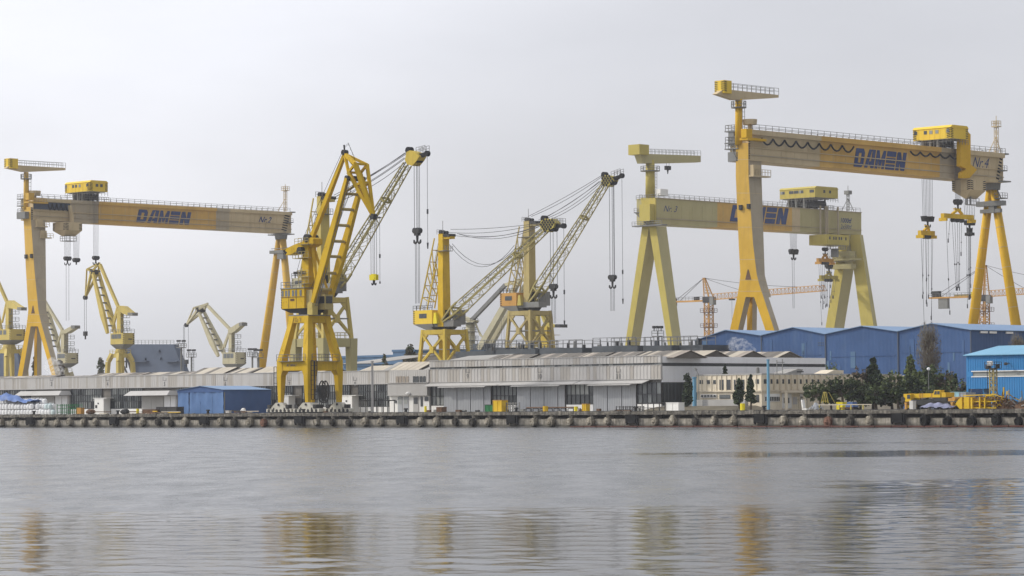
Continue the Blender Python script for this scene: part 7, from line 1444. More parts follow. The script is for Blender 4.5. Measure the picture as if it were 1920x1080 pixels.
# ================================================================== TREES
def leaves(mb, c, rx, ry, rz, n, s, k, shape='ball', up=0.0):
    for _ in range(n):
        th = R.uniform(0, 2*math.pi); z = R.uniform(-1, 1); rr = math.sqrt(max(0, 1-z*z)) if shape == 'ball' else 1
        d = R.random()**.45
        p = c+Vector((math.cos(th)*rr*rx*d, math.sin(th)*rr*ry*d, z*rz*d))
        a = Vector((R.gauss(0, 1), R.gauss(0, 1), R.gauss(0, .6))).normalized(); b = a.cross(Vector((R.gauss(0, 1), R.gauss(0, 1), R.gauss(0, 1)))).normalized(); q = s*R.uniform(.6, 1.5)
        b = (b+EZ*up).normalized()
        mb.add([p-a*q*.5-b*q*.35, p+a*q*.5-b*q*.25, p+a*q*.35+b*q*.5, p-a*q*.3+b*q*.45], [[0, 1, 2, 3]], k if R.random() < .75 else 1-k)
def tree(name, label, x, V, ytop, ybase, wpx, kind, mats, n=900, group=None, s=.34):
    u, z1 = hVz(x, ytop, V); z0 = GZ if ybase is None else zV(x, ybase, V); w = wpx*hV(x, 720, V).y/FPX/2; H = z1-z0
    t = thing(name, label, 'tree' if name != 'bush' else 'bush', uv(u, V, GZ), group)
    m = MB(); base = uv(u, V, GZ); top = uv(u, V, z1-H*.06); mid = base.lerp(top, .5)+Vector((R.uniform(-.3, .3), R.uniform(-.3, .3), 0))
    m.tube(base, mid, .06*w+.12, .04*w+.08, 7); m.tube(mid, top, .04*w+.08, .03, 7)
    cr_ = MB()
    if kind == 'cone':       # conifer: whorls of drooping boughs
        N_ = 9
        for i in range(N_):
            f = (i+.5)/N_; z = z0+H*(.06+.92*f); r = w*(1-f)**.75*R.uniform(.8, 1.12)+.12
            for j in range(6):
                a = R.uniform(0, 2*math.pi); c = uv(u, V, z)+Vector((math.cos(a), math.sin(a), 0))*r*.55+EZ*R.uniform(-.3, .3); leaves(cr_, c, r*.62, r*.62, H*.03+.12, max(8, n//(N_*6)), s, 0 if R.random() < .6 else 1)
                if i % 2 == 0: m.tube(uv(u, V, z+.2), c, .05, .02, 4)
    elif kind == 'column':   # dense oval juniper or cypress
        for i in range(26):
            f = R.random(); z = z0+H*(.04+.9*f); r = w*(math.sin(math.pi*min(1, .22+f*.78))**.8)*.8; a = R.uniform(0, 2*math.pi); q = R.uniform(.2, .75)
            c = uv(u, V, z)+Vector((math.cos(a), math.sin(a), 0))*r*q; leaves(cr_, c, w*.38, w*.38, H*.12, n//26, s, 0 if R.random() < .65 else 1, up=.6)
            if i % 3 == 0: m.tube(uv(u, V, z0+H*f*.7), c, .05, .02, 4)
    elif kind == 'round':
        for i in range(38):
            th = R.uniform(0, 2*math.pi); ph = R.uniform(-.7, 1); q = R.uniform(.4, 1.02); c = uv(u, V, z0+H*.55)+Vector((math.cos(th)*w*q, math.sin(th)*w*q, ph*H*.4)); r = w*R.uniform(.14, .3); leaves(cr_, c, r, r, r*.85, n//46, s, 0 if R.random() < .5 else 1)
            m.tube(mid, c, .07, .02, 5)
            if ph > .3: q2 = c+EZ*R.uniform(.4, 1.3)+Vector((R.uniform(-.4, .4), R.uniform(-.4, .4), 0)); m.tube(c, q2, .03, .01, 4); leaves(cr_, q2, .25, .25, .35, 8, s*.7, 1)
    else:                    # leafless poplar: many upright twigs in a narrow spindle
        for i in range(int(n*.5)):
            f = R.uniform(.12, .8); a = R.uniform(0, 2*math.pi); p = uv(u, V, z0+H*f)+Vector((R.uniform(-.15, .15), R.uniform(-.15, .15), 0)); r = w*math.sin(math.pi*min(.98, f*.85+.12))*R.uniform(.3, 1.0); L = H*R.uniform(.1, .2)
            q = p+Vector((math.cos(a)*r, math.sin(a)*r, L)); cr_.tube(p.lerp(q, .25), q, .035, .012, 3, k=0); e_ = q+Vector((R.uniform(-.4, .4), R.uniform(-.4, .4), R.uniform(.6, 1.6))); cr_.tube(q, e_, .025, .01, 3, k=1)
            if R.random() < .5: leaves(cr_, q, .5, .5, .7, 2, s*.6, 1)
    m.part('trunk', 'bark', t); cr_.part('crown', list(mats), t, kind='stuff'); return t
R.seed(11)
CD, CM, LG, LD, TW = 'conifer_dark', 'conifer_mid', 'leaf_green', 'leaf_dark', 'twig_brown'
tree('juniper_tree', 'dark dense juniper standing alone by the white shed corner and the pale blue pipe', 1288, 27, 701, 762, 25, 'column', (CD, CM), 1500)
tree('juniper_tree', 'broad dark juniper in front of the cream office, left of a pair', 1385, 27, 711, 757, 26, 'column', (CD, CM), 1500)
tree('juniper_tree', 'slim pointed dark juniper in front of the cream office, right of a pair', 1407, 27.5, 704, 757, 20, 'cone', (CD, CM), 1300)
for x, yt, w, V, lab in ((1341.5, 705.5, 9, hUz(1341.5, 700, 8.6)[0], 'tiny conifer top peeping over the cream office roof, smaller one'), (1359.5, 685, 12, hUz(1359.5, 700, 8.6)[0], 'small dark conifer peeping over the cream office roof, taller one')): tree('conifer_tree', lab, x, V, yt-0, 740, w, 'cone', (CD, CM), 500)
TR = [('spruce_tree', 'tall dark spruce with thin pointed top, tallest of the trees right of the office', 1636, 31, 672, 765, 62, 'cone', (CD, CM), 3600, .42),
      ('broad_bush', 'feathery green bush hiding the office corner, behind the yellow swing frame', 1535, 26, 722, 764, 52, 'round', (LD, CM), 1800, .34),
      ('broad_bush', 'dense dark green bush between the office entrance and the tall spruce', 1580, 27, 712, 766, 60, 'round', (CD, LD), 2300, .36),
      ('broad_bush', 'brownish dark bush just left of the tall spruce', 1612, 30, 698, 766, 46, 'round', (CD, TW), 1800, .36),
      ('broadleaf_tree', 'rounded green tree just right of the tall spruce', 1672, 34, 703, 766, 52, 'round', (LD, LG), 2000, .38),
      ('broadleaf_tree', 'fresh green tree with loose crown leaning before the blue hall, left of the bare poplar', 1706, 60, 664, 752, 40, 'cone', (LG, LD), 1900, .42),
      ('broadleaf_tree', 'olive green broad tree under the bare poplar', 1735, 36, 690, 766, 56, 'round', (LG, LD), 2300, .4),
      ('broad_bush', 'dark green mass of bush behind the mobile crane', 1700, 30, 722, 768, 60, 'round', (CD, LD), 2000, .36),
      ('conifer_tree', 'dark conifer right of the bare poplar, behind the mobile crane boom', 1740, 30.5, 688, 768, 32, 'cone', (CD, CM), 1600, .36),
      ('broad_bush', 'brown-green thicket left of the bright blue shed', 1772, 36, 698, 766, 44, 'round', (TW, LD), 1800, .36),
      ('conifer_tree', 'short dark conifer beside the bright blue shed wall', 1790, 33, 702, 766, 26, 'cone', (CD, LD), 1200, .36),
      ('broad_bush', 'wide dark bush at the foot of the tall spruce', 1642, 29, 722, 767, 70, 'round', (CD, LD), 2200, .36),
      ('broad_bush', 'dark bush under the fresh green tree, behind the barrier rail end', 1684, 29.5, 716, 767, 56, 'round', (CD, LD), 2000, .36),
      ('broad_bush', 'small mid-green bush before the office wall, left of the dense dark bush', 1558, 28, 727, 765, 36, 'round', (LD, CM), 1300, .32),
      ('broad_bush', 'pale brown thicket under the short dark conifer', 1797, 31, 720, 766, 34, 'round', (TW, LD), 1200, .34),
      ('broad_bush', 'dark leafy bush filling the gap below the bare poplar', 1722, 33, 706, 767, 60, 'round', (CD, LD), 2200, .38),
      ('broad_bush', 'low dark hedge-like bush behind the yellow slewing cab', 1765, 28, 730, 768, 70, 'round', (CD, LD), 1800, .34)]
for nm, lab, x, V, yt, yb, w, kd, mt, n, s in TR: tree(nm, lab, x, V, yt, yb, w, kd, mt, n, s=s)
tree('poplar_tree', 'bare brown spindle-shaped poplar standing before the big blue hall', 1741, 70, 611, 735, 48, 'spindle', (TW, 'twig_grey'), 1700)
tree('poplar_tree', 'bare grey poplar at the right edge before the dark hall side wall', 1908, 62, 633, 700, 34, 'spindle', (TW, 'twig_grey'), 700)
tree('poplar_tree', 'olive poplar in leaf above the long warehouse roof, beside the low blue-grey hall', 721, 118, 664, 700, 14, 'column', ('twig_grey', LG), 900)
tree('poplar_tree', 'bushy brown-green tree before the dark hall, left of the yellow-masted jib crane', 769, 150, 648, 700, 34, 'column', ('twig_grey', LD), 1500, s=.45)
tree('poplar_tree', 'faint grey poplar between the legs of goliath Nr. 2', 66, 168, 670, 705, 18, 'column', ('twig_grey', LD), 700, s=.4)
tree('poplar_tree', 'faint grey poplar left of the pale yellow slewing crane portal', 189, 200, 671, 705, 20, 'column', ('twig_grey', LD), 700, s=.45)
tree('poplar_tree', 'brownish tree at the right foot of goliath Nr. 2', 112, 168, 676, 705, 26, 'column', (TW, 'twig_grey'), 800, s=.45)
for x, yt, V, lab in ((1560, 690, 66, 'small bright green treetop above the office roof by the white shed end'),): tree('broadleaf_tree', lab, x, V, yt, 730, 22, 'round', (LG, LD), 500)

# ================================================================== QUAYSIDE CLUTTER
def simple(name, label, cat, x, V, group=None): u = uV(x, V); return thing(name, label, cat, uv(u, V, GZ), group), u
# big bags under a tarpaulin at the far left
R.seed(5)
def big_bag(x, V, z, mat, lab, grp):
    u = uV(x, V); w, h = R.uniform(.42, .5), R.uniform(.95, 1.1); t = thing('bulk_bag', lab, 'bag', uv(u, V, z), grp)
    m = MB(); rings = []
    for f, q in ((0, .85), (.12, 1.04), (.5, 1.1), (.85, 1.0), (1, .7)):
        rings.append([uv(u+w*q*math.cos(a)*(1+R.uniform(-.05, .05)), V+w*q*math.sin(a)*(1+R.uniform(-.05, .05)), z+h*f) for a in [i*math.pi/4+.39 for i in range(8)]])
    for a, b in zip(rings, rings[1:]):
        o = len(m.v); m.v += a+b
        for i in range(8): m.f.append([o+i, o+(i+1) % 8, o+8+(i+1) % 8, o+8+i]); m.m.append(0)
    m.add(rings[-1], [list(range(8))]); m.part('sack', mat, t, True)
    m = MB()
    for s in (-1, 1): m.rope([uv(u+s*w*.6, V-.2, z+h*.92), uv(u+s*w*.45, V, z+h*1.22), uv(u+s*w*.6, V+.2, z+h*.92)], .035)
    m.part('loop', mat, t); return t
for row in range(3):
    for i in range(19):
        x = -3+i*5.7+R.uniform(-.7, .7); lev = 3 if x < 62 and row == 2 else 2
        for k in range(lev):
            if k == 1 and row == 0 and x > 58 and R.random() < .25: continue
            tl = x > 84 and R.random() < .7
            big_bag(x, 9.5+row*1.2, GZ+.01+k*1.12, 'bag_teal' if tl else 'bag_white', 'pale teal bulk bag at the right end of the bag stack' if tl else 'white bulk bag in the stack beneath the blue tarpaulin at the left quay', 'bulk bags stacked on the quay')
for i in range(5): big_bag(58+i*6.5, 11.9, GZ+2.25, 'bag_white', 'white bulk bag on the top tier beside the blue tarpaulin', 'top tier of bulk bags')
def tarp(name, label, xa, xb, V0, V1, zf, mat, n=(26, 12), seed=1, wave=.18):
    Rr = random.Random(seed); a, b = uV(xa, V0), uV(xb, V0); m = MB(); vs = []
    for j in range(n[1]+1):
        for i in range(n[0]+1):
            fx, fy = i/n[0], j/n[1]; vs.append(uv(a+(b-a)*fx+Rr.uniform(-.1, .1), V0+(V1-V0)*fy+Rr.uniform(-.1, .1), zf(fx, fy)+wave*math.sin(fx*21+fy*9)+Rr.uniform(-.12, .12)*wave/.18))
    m.add(vs, [[j*(n[0]+1)+i, j*(n[0]+1)+i+1, (j+1)*(n[0]+1)+i+1, (j+1)*(n[0]+1)+i] for j in range(n[1]) for i in range(n[0])]); return m.top(name, mat, label, 'tarpaulin', smooth=True)
tarp('tarpaulin', 'crumpled blue tarpaulin thrown over the white bulk bags at the left edge', -14, 58, 9.0, 12.9, lambda x, y: GZ+2.3+(1.9*math.sin(math.pi*min(1, y*1.15+.12)))*(.75+.35*math.sin(x*5+.5)), 'tarp_blue')
tarp('tarpaulin', 'crumpled grey-violet tarpaulin over goods in front of the mobile crane', 1724, 1779, 3.0, 5.6, lambda x, y: GZ+.05+1.15*math.sin(math.pi*(.08+.85*y))**.7*math.sin(math.pi*(.08+.84*x))**.4*(1-.35*x), 'tarp_grey', seed=4, wave=.09)
tarp('tarpaulin', 'small grey tarpaulin bundle beside the white chair frame on the apron', 1515, 1529, 8, 10, lambda x, y: GZ+.05+1.0*math.sin(math.pi*(.1+.8*y))*math.sin(math.pi*(.1+.8*x)), 'door_grey', (10, 6), 9)
# green-black tube racks next to the bags
def rack(label, x0, x1, V, h, n, mat, grp=None, lev=3):
    a, b = uV(x0, V), uV(x1, V); t = thing('tube_rack', label, 'rack', uv((a+b)/2, V, GZ), grp); 
    for i in range(n+1):
        u = a+(b-a)*i/n; m = MB(); m.beam(uv(u, V, GZ), uv(u, V, GZ+h), .12); m.beam(uv(u, V+1.4, GZ), uv(u, V+1.4, GZ+h), .12); m.part('upright', mat, t)
    for j in range(lev): z = GZ+h*(j+.7)/lev; m = MB(); m.beam(uv(a, V, z), uv(b, V, z), .1); m.beam(uv(a, V+1.4, z), uv(b, V+1.4, z), .1); m.beam(uv(a, V, z), uv(a, V+1.4, z), .09); m.part('rung', mat, t)
    return t
rack('dark green tubular rack right of the bulk bags', 107, 143, 7, 2.1, 5, 'green_paint')
rack('long black tube trestle row before the third sliding door of the white shed', 1155, 1196, 12, .9, 6, 'dark_steel', None, 2)
rack('black tube frame with tall posts before the white shed plinth, by the corner', 1193, 1236, 11, 1.6, 4, 'dark_steel', None, 2)
rack('grey steel stillage beside the tall orange-yellow cabinet', 943, 963, 9, 1.7, 3, 'grey_steel')
def crate(name, label, cat, x0, x1, V, d, h, mat, lid=None, z=GZ, grp=None):
    a, b = uV(x0, V), uV(x1, V); t = thing(name, label, cat, uv((a+b)/2, V, z), grp); m = MB(); m.box(a, b, V, V+d, z+.12, z+h); bd = m.part('body', mat, t)
    m = MB(); m.box(a, a+.2, V, V+d, z, z+.118); m.box(b-.2, b, V, V+d, z, z+.118); m.part('skid', 'dark_steel', t)
    m = MB(); w = .05
    for u in (a+.06, (a+b)/2, b-.06): m.box(u-w, u+w, V-.05, V-.004, z+.15, z+h-.03)
    m.part('rib', mat, bd); m = MB(); m.box(a-.04, b+.04, V-.06, V+d+.04, z+h+.002, z+h+.09); m.part('lid', lid or mat, t); return t
crate('orange_cabinet', 'small orange-yellow cabinet right of the dark green rack', 'cabinet', 144, 151.5, 7, .9, 1.25, 'crane_orange')
crate('waste_container', 'green metal waste container before the first sliding door of the white shed', 'container', 909, 924, 8, 1.4, 1.25, 'green_paint', 'dark_steel')
crate('site_cabinet', 'tall orange-yellow site cabinet beside the green waste container', 'cabinet', 924, 940.5, 8, 1.5, 2.0, 'scrap_yellow', 'crane_orange')
crate('site_cabinet', 'short orange-yellow cabinet on the apron before the middle glazed bay', 'cabinet', 1091, 1099, 9, .9, 1.25, 'scrap_yellow', 'crane_orange')
crate('white_crate', 'white crate stack standing on the quay near the corner of the white shed', 'crate', 1248.5, 1272, 6, 1.4, 1.35, 'white_paint')
crate('white_cabinet', 'little white cabinet hanging back of the mobile crane hook', 'cabinet', 1705, 1711, 3.6, .8, 1.3, 'white_paint')
crate('junction_box', 'low grey junction box on the apron left of the blue shed tent corner', 'box', 423, 429, 6, .6, .5, 'fascia')
crate('yellow_box', 'olive-yellow lidded box behind the apron rail', 'box', 1568, 1579.5, 15, 1.2, 1.2, 'signal_yellow', 'signal_yellow')
crate('waste_skip', 'dark waste skip of scrap standing right beside the blue tarpaulin shed', 'container', 293, 331, 8, 1.8, 1.3, 'dark_steel')
crate('waste_skip', 'rusty low skip beside the dark one left of the blue tarpaulin shed', 'container', 267, 291, 7, 1.6, .85, 'scrap_rust')
crate('scrap_box', 'small brown scrap box by the foot of the grey sliding doors', 'box', 818, 828, 12, 1.2, .9, 'scrap_rust')
crate('light_container', 'pale teal shipping container behind the mobile crane', 'container', 1782, 1798, 14, 2.4, 2.6, 'teal_box')
crate('light_container', 'grey-white shipping container next to the pale teal one', 'container', 1799, 1811, 14, 2.4, 2.5, 'door_grey')
def drum(label, x, V, r, h, mat, name='drum'):
    t, u = simple(name, label, 'drum', x, V); m = MB(); m.tube(uv(u, V, GZ+.01), uv(u, V, GZ+h), r, r, 14); b = m.part('body', mat, t, False)
    m = MB()
    for f in (.33, .66, .97): m.tube(uv(u, V, GZ+h*f-.04), uv(u, V, GZ+h*f), r*1.05, r*1.05, 14)
    m.part('hoop', mat, b); m = MB(); m.tube(uv(u, V, GZ+h+.001), uv(u, V, GZ+h+.05), r*.9, r*.9, 12); m.part('lid', mat, t)
drum('bright yellow drum standing before the dark junipers', 1392, 7, .38, 1.15, 'signal_yellow'); drum('yellow drum lying by the orange pipe trestle', 1022.5, 5, .45, .95, 'scrap_yellow'); drum('lime yellow drum beside the middle glazed bay', 1079.5, 6, .3, .85, 'signal_yellow'); drum('yellow post drum in front of the white office bay doors', 797.5, 9, .22, 1.1, 'signal_yellow'); drum('small lime drum on the left apron', 258, 7, .28, 1.0, 'signal_yellow')
# pipe trestle with orange pipes, planks on the ground at left
t, u = simple('pipe_trestle', 'low trestle carrying orange and brown pipes across the middle apron', 'trestle', 1032, 6); a, b = uV(986, 6), uV(1078, 6)
for i in range(8): m = MB(); x = a+(b-a)*i/7; m.beam(uv(x, 6, GZ), uv(x, 6, GZ+.6), .1); m.beam(uv(x, 7.3, GZ), uv(x, 7.3, GZ+.6), .1); m.beam(uv(x, 6, GZ+.56), uv(x, 7.3, GZ+.56), .1); m.part('leg', 'dark_steel', t)
for i, (f0, f1, mt) in enumerate(((0, .62, 'scrap_rust'), (.1, .45, 'scrap_yellow'), (.3, 1, 'scrap_rust'), (.5, .75, 'scrap_yellow'), (.05, .9, 'dark_steel'))): m = MB(); v = 6.15+i*.24; m.tube(uv(a+(b-a)*f0, v, GZ+.75), uv(a+(b-a)*f1, v, GZ+.75), .11, n=8); m.part('pipe', mt, t)
R.seed(77)
for i in range(26):
    x = R.uniform(152, 332) if i < 20 else R.uniform(440, 480); V = R.uniform(5, 9); L = R.uniform(1.5, 5); u = uV(x, V); m = MB(); a = R.uniform(-.25, .25); d = (EU+EV*a).normalized(); z = GZ+.06+R.uniform(0, .5) 
    c = uv(u, V, z); m.cbox(c, L, R.uniform(.15, .4), R.uniform(.1, .22), d, d.cross(EZ)*-1)
    m.top('timber_beam', R.choice(('scrap_rust', 'roof_cream', 'twig_brown', 'scrap_yellow', 'dark_steel')), 'loose beam in the litter of timber and steel along the left apron' if i < 20 else 'loose bar lying before the blue tarpaulin shed', 'beam', 'loose beams on the left apron' if i < 20 else 'bars before the tarpaulin shed')
for i, (x, V, lab) in enumerate(((170, 8, 'dark lumpy scrap bundle before the glazed wall, left of the white booth'), (234, 8, 'dark covered pump on the apron below the white booth'), (456, 6, 'little white bundle on the apron by the blue tent side'))):
    t, u = simple('scrap_bundle', lab, 'bundle', x, V)
    m = MB(); m.ball(uv(u, V, GZ+.5), 1.0 if i < 2 else .55, .6, .55, 9, 6, .15); m.part('cover', ('scrap_rust', 'dark_steel', 'white_paint')[i], t, False)
    m = MB(); m.rope([uv(u-.6, V-.5, GZ+.3), uv(u, V-.66, GZ+.75), uv(u+.6, V-.5, GZ+.3)], .04); m.part('strap', 'rope', t)
# poles and lamp masts
def pole(name, label, x, V, ytop, r, mat, cat='pole'):
    u, z = hVz(x, ytop, V); t = thing(name, label, cat, uv(u, V, GZ)); m = MB(); m.tube(uv(u, V, GZ), uv(u, V, z), r, r*.85, 12); m.part('shaft', mat, t)
    m = MB(); m.tube(uv(u, V, z+.002), uv(u, V, z+.2), r*1.1, r*1.1, 12); m.part('cap', mat, t); m = MB(); m.box(u-r*1.8, u+r*1.8, V-r*1.8, V+r*1.8, GZ+.01, GZ+.15); m.part('foot', 'grey_steel', t); return t
pole('concrete_pole', 'tall grey concrete pole standing before the long warehouse end, right of the yellow crane', 698, 16, 679, .24, 'panel_grey'); pole('blue_pole', 'tall light blue pole with pale lower half before the cream office', 1440, 27, 676, .26, 'pole_blue')
pole('blue_pipe', 'thick pale blue vertical pipe between the lone juniper and the cream office', 1302, 32, 709, .38, 'pole_blue', 'pipe')
def lampmast(label, x, Y, ytop, w, head, ladder=True):
    p = at(x, 760, Y); U, V = touv(p); z = at(x, ytop, Y).z; t = thing('lamp_mast', label, 'lamp mast', uv(U, V, GZ), 'floodlight masts')
    m = MB(); m.tube(uv(U, V, GZ), uv(U, V, z), w*.5, w*.4, 10); m.part('shaft', 'grey_steel', t)
    if ladder: m = MB(); m.ladder(uv(U+w*.5+.5, V, GZ), uv(U+w*.5+.5, V, z), EU, .7, 1.0, .05); m.part('ladder', 'rail_grey', t)
    m = MB(); m.box(U-head, U+head, V-head, V+head, z-.2, z); m.rail([uv(U-head, V-head, z), uv(U+head, V-head, z), uv(U+head, V+head, z), uv(U-head, V+head, z), uv(U-head, V-head, z)], 1.1, 1.2, .06); m.part('gallery', 'grey_steel', t)
    for i in range(6):
        a = i*math.pi/3; c = uv(U+math.cos(a)*head, V+math.sin(a)*head, z+1.9); m = MB(); m.cbox(c, .55, .4, .5); m.beam(c-EZ*.25, c-EZ*.9, .08); m.part('floodlight', 'dark_steel', t)
lampmast('floodlight mast with square head between the hull block and the folded beige crane', 340, 900, 651, .6, 1.1); lampmast('shorter floodlight mast right of the hull block, second from it', 359, 860, 669, .5, 1.0)
lampmast('floodlight mast left of a pair beside the flexible leg of goliath Nr. 2', 473.5, 800, 668, .6, .95, False); lampmast('pale floodlight mast right of a pair beside the flexible leg of goliath Nr. 2', 484.5, 780, 670, .8, .9, False); lampmast('floodlight mast with ladder rising over the dock wall between the legs of goliath Nr. 3', 1234.5, 640, 630, .45, .9)
# lattice lamp mast before the blue shed
V = 19.0; u, z = hVz(1862, 690, V); t = thing('lamp_mast', 'rusty yellow lattice lamp mast in front of the bright blue shed', 'lamp mast', uv(u, V, GZ)); m = MB(); m.lattice(uv(u, V, GZ), uv(u, V, z), .8, .8, 12, .06, .04, EU); m.part('shaft', 'tower_tan', t)
m = MB(); m.ladder(uv(u-.7, V-.2, GZ), uv(u-.7, V-.2, z), EU, .5, .7, .035); m.part('ladder', 'dark_steel', t); m = MB(); m.box(u-.9, u+.9, V-.9, V+.9, z-.1, z); m.rail([uv(u-.9, V-.9, z), uv(u+.9, V-.9, z), uv(u+.9, V+.9, z)], .9, .6, .04); m.part('gallery', 'dark_steel', t)
m = MB(); m.cbox(uv(u-.1, V-.6, z+.7), .9, .35, .7); m.part('lamp', 'lamp_glass', t); m = MB(); m.cbox(uv(u-.7, V-.3, z+.2), .6, .5, .7); m.cbox(uv(u+.7, V+.2, z+.3), .5, .5, .6); m.part('floodlight', 'dark_steel', t)
# street lamp at the office corner and white head lamp in the trees
p = hV(1310, 703, 33.5); U, V = touv(p); t = thing('street_lamp', 'leaning dark street lamp on the left corner of the cream office roof', 'street lamp', uv(U, V, GZ)); m = MB(); m.tube(uv(U, V, GZ), p, .09, .07, 8); q = hV(1305.5, 694, 33.5); m.tube(p, q, .07, .06, 8); m.part('shaft', 'grey_steel', t); m = MB(); m.beam(q, hV(1303.5, 690, 33.5), .42, .22, .3, .12); m.part('lamp_head', 'grey_steel', t)
p = hV(1741, 693, 28.0); U, V = touv(p); t = thing('street_lamp', 'white-headed street lamp rising out of the dark trees', 'street lamp', uv(U, V, GZ)); m = MB(); m.tube(uv(U, V, GZ), p, .09, .06, 8); m.part('shaft', 'grey_steel', t); m = MB(); m.ball(p+EZ*.1, .3, .22, .26, 8, 5); m.part('lamp_head', 'lamp_glass', t)
# swing frame, rail, chair, blue cover, red skid
V = 12.0; t, u = simple('swing_frame', 'thin yellow A-shaped swing frame on the apron before the green bushes', 'frame', 1546, V); zt = zV(1546, 735.5, V)
for xa in (1539.5, 1553.5):
    m = MB(); m.beam(hV(xa, 756, V), uv(u+(.2 if xa > 1546 else -.2), V, zt), .07); m.part('leg', 'pale_yellow', t)
    m = MB(); m.beam(hV(xa, 756, V)+EV*1.6, uv(u+(.2 if xa > 1546 else -.2), V+.8, zt), .07); m.part('leg', 'pale_yellow', t)
for xa in (1544, 1548.5): m = MB(); m.beam(hV(xa, 756, V), uv(u, V, zt), .06); m.part('leg', 'pale_yellow', t)
m = MB(); m.beam(uv(u-.3, V, zt), uv(u+.3, V, zt), .1); m.beam(hV(1540, 752, V), hV(1553, 752, V), .07); m.part('crossbar', 'pale_yellow', t)
V = 9.0; a, b = uV(1533, V), uV(1634, V); t = thing('barrier_rail', 'long low cream barrier rail on posts along the apron', 'barrier', uv((a+b)/2, V, GZ)); m = MB(); m.box(a, b, V-.05, V+.05, GZ+.8, GZ+.95); m.part('rail', 'roof_cream', t)
for x in (1536, 1573, 1595, 1618): u = uV(x, V); m = MB(); m.box(u-.08, u+.08, V-.06, V+.06, GZ, GZ+.798); m.part('post', 'pale_yellow', t)
V = 6; t, u = simple('folding_chair', 'white bent sheet shaped like a chair on the apron', 'chair', 1506, V); m = MB(); m.prism([uv(u-.5, V, GZ+1.7), uv(u-.3, V, GZ+1.7), uv(u-.05, V, GZ+.42), uv(u-.3, V, GZ+.35)], EV*.6); m.part('backrest', 'white_paint', t); m = MB(); m.prism([uv(u-.3, V, GZ+.1), uv(u+.6, V, GZ+.1), uv(u+.6, V, GZ+.34), uv(u-.3, V, GZ+.34)], EV*.6); m.part('seat', 'white_paint', t)
for x in (1497, 1512): 
    pass
V = 10; a, b = uV(1496, V), uV(1512.5, V); t = thing('goal_frame', 'thin rusty open box frame left of the chair-shaped white sheet', 'frame', uv((a+b)/2, V, GZ)); 
for u in (a, b): m = MB(); m.beam(uv(u, V, GZ), uv(u, V, GZ+1.9), .08); m.part('post', 'twig_grey', t)
m = MB(); m.beam(uv(a, V, GZ+1.9), uv(b, V, GZ+1.9), .08); m.part('crossbar', 'twig_grey', t)
V = 14; a, b = uV(1584, V), uV(1599, V); t = thing('blue_cover', 'small blue covered cart behind the apron rail', 'cart', uv((a+b)/2, V, GZ)); m = MB(); m.hexa([uv(a, V, GZ+.5), uv(b, V, GZ+.5), uv(b, V+1.4, GZ+.5), uv(a, V+1.4, GZ+.5)], [uv(a+.3, V+.2, GZ+1.3), uv(b-.3, V+.2, GZ+1.3), uv(b-.3, V+1.2, GZ+1.3), uv(a+.3, V+1.2, GZ+1.3)]); m.part('cover', 'tent_blue', t); m = MB(); 
for u in (a+.2, b-.2): m.tube(uv(u, V, GZ+.25), uv(u, V+1.4, GZ+.25), .25, n=10)
m.part('wheel', 'rubber', t)
V = 11; t, u = simple('red_skid', 'rusty red skid frame lying below the apron rail', 'skid', 1584, V); m = MB(); m.box(u-1.1, u+1.1, V, V+.8, GZ+.25, GZ+.45); m.part('deck', 'scrap_rust', t); m = MB(); m.beam(uv(u-1.2, V, GZ+.05), uv(u+1.2, V, GZ+.05), .1); m.beam(uv(u-1.2, V+.7, GZ+.05), uv(u+1.2, V+.7, GZ+.05), .1); m.beam(uv(u-.9, V, GZ+.1), uv(u-.9, V, GZ+.3), .1); m.beam(uv(u+.9, V, GZ+.1), uv(u+.9, V, GZ+.3), .1); m.part('runner', 'scrap_rust', t)
# outdoor table by the concrete pole
V = 17; a, b = uV(673, V), uV(727, V); t = thing('work_bench', 'dark flat-topped work bench between the white booth and the office bay', 'bench', uv((a+b)/2, V, GZ)); m = MB(); m.box(a, b, V, V+2, GZ+2.15, GZ+2.35); m.part('top', 'dark_steel', t)
for i in range(6): m = MB(); u = a+.2+(b-a-.4)*i/5; m.beam(uv(u, V+.1, GZ), uv(u, V+.1, GZ+2.148), .12); m.part('leg', 'grey_steel', t); m = MB(); m.beam(uv(u, V+1.8, GZ), uv(u, V+1.8, GZ+2.148), .12); m.part('leg', 'grey_steel', t)
# ================================================================== MOBILE CRANE AND SCRAP
V = 7.0; a, b = uV(1694, V), uV(1806, V); L = b-a
MC = thing('mobile_crane', 'yellow truck-mounted mobile crane with telescopic boom lowered to the left', 'mobile crane', uv((a+b)/2, V, GZ)); F = lambda f: a+L*f
m = MB(); m.box(F(.1), F(.98), V-1.1, V+1.1, GZ+.75, GZ+1.25); m.part('chassis', 'dark_steel', MC)
for i, f in enumerate((.16, .27, .62, .73, .84, .94)):
    for s in (-1, 1):
        m = MB(); c = uv(F(f), V+s*.95, GZ+.56); m.tube(c-EV*.2, c+EV*.2, .55, n=16); w = m.part('tyre', 'rubber', MC); m = MB(); m.tube(c+EV*(s*.201), c+EV*(s*.24), .27, n=12); m.part('rim', 'scrap_yellow', w)
zb = zV(1700, 747.5, V); zt = zV(1700, 738.5, V); 
m = MB(); m.hexa([uv(F(.03), V-.45, zb), uv(F(.03), V+.45, zb), uv(F(.03), V+.45, zt), uv(F(.03), V-.45, zt)], [uv(F(.70), V-.5, zb+.25), uv(F(.70), V+.5, zb+.25), uv(F(.70), V+.5, zt+.05), uv(F(.70), V-.5, zt+.05)]); bm_ = m.part('boom', 'scrap_yellow', MC)
m = MB()
for f in (.12, .3, .34, .5): m.box(F(f), F(f)+.12, V-.53, V+.53, zb+.02, zt+.06)
m.part('boom_collar', 'crane_orange', bm_)
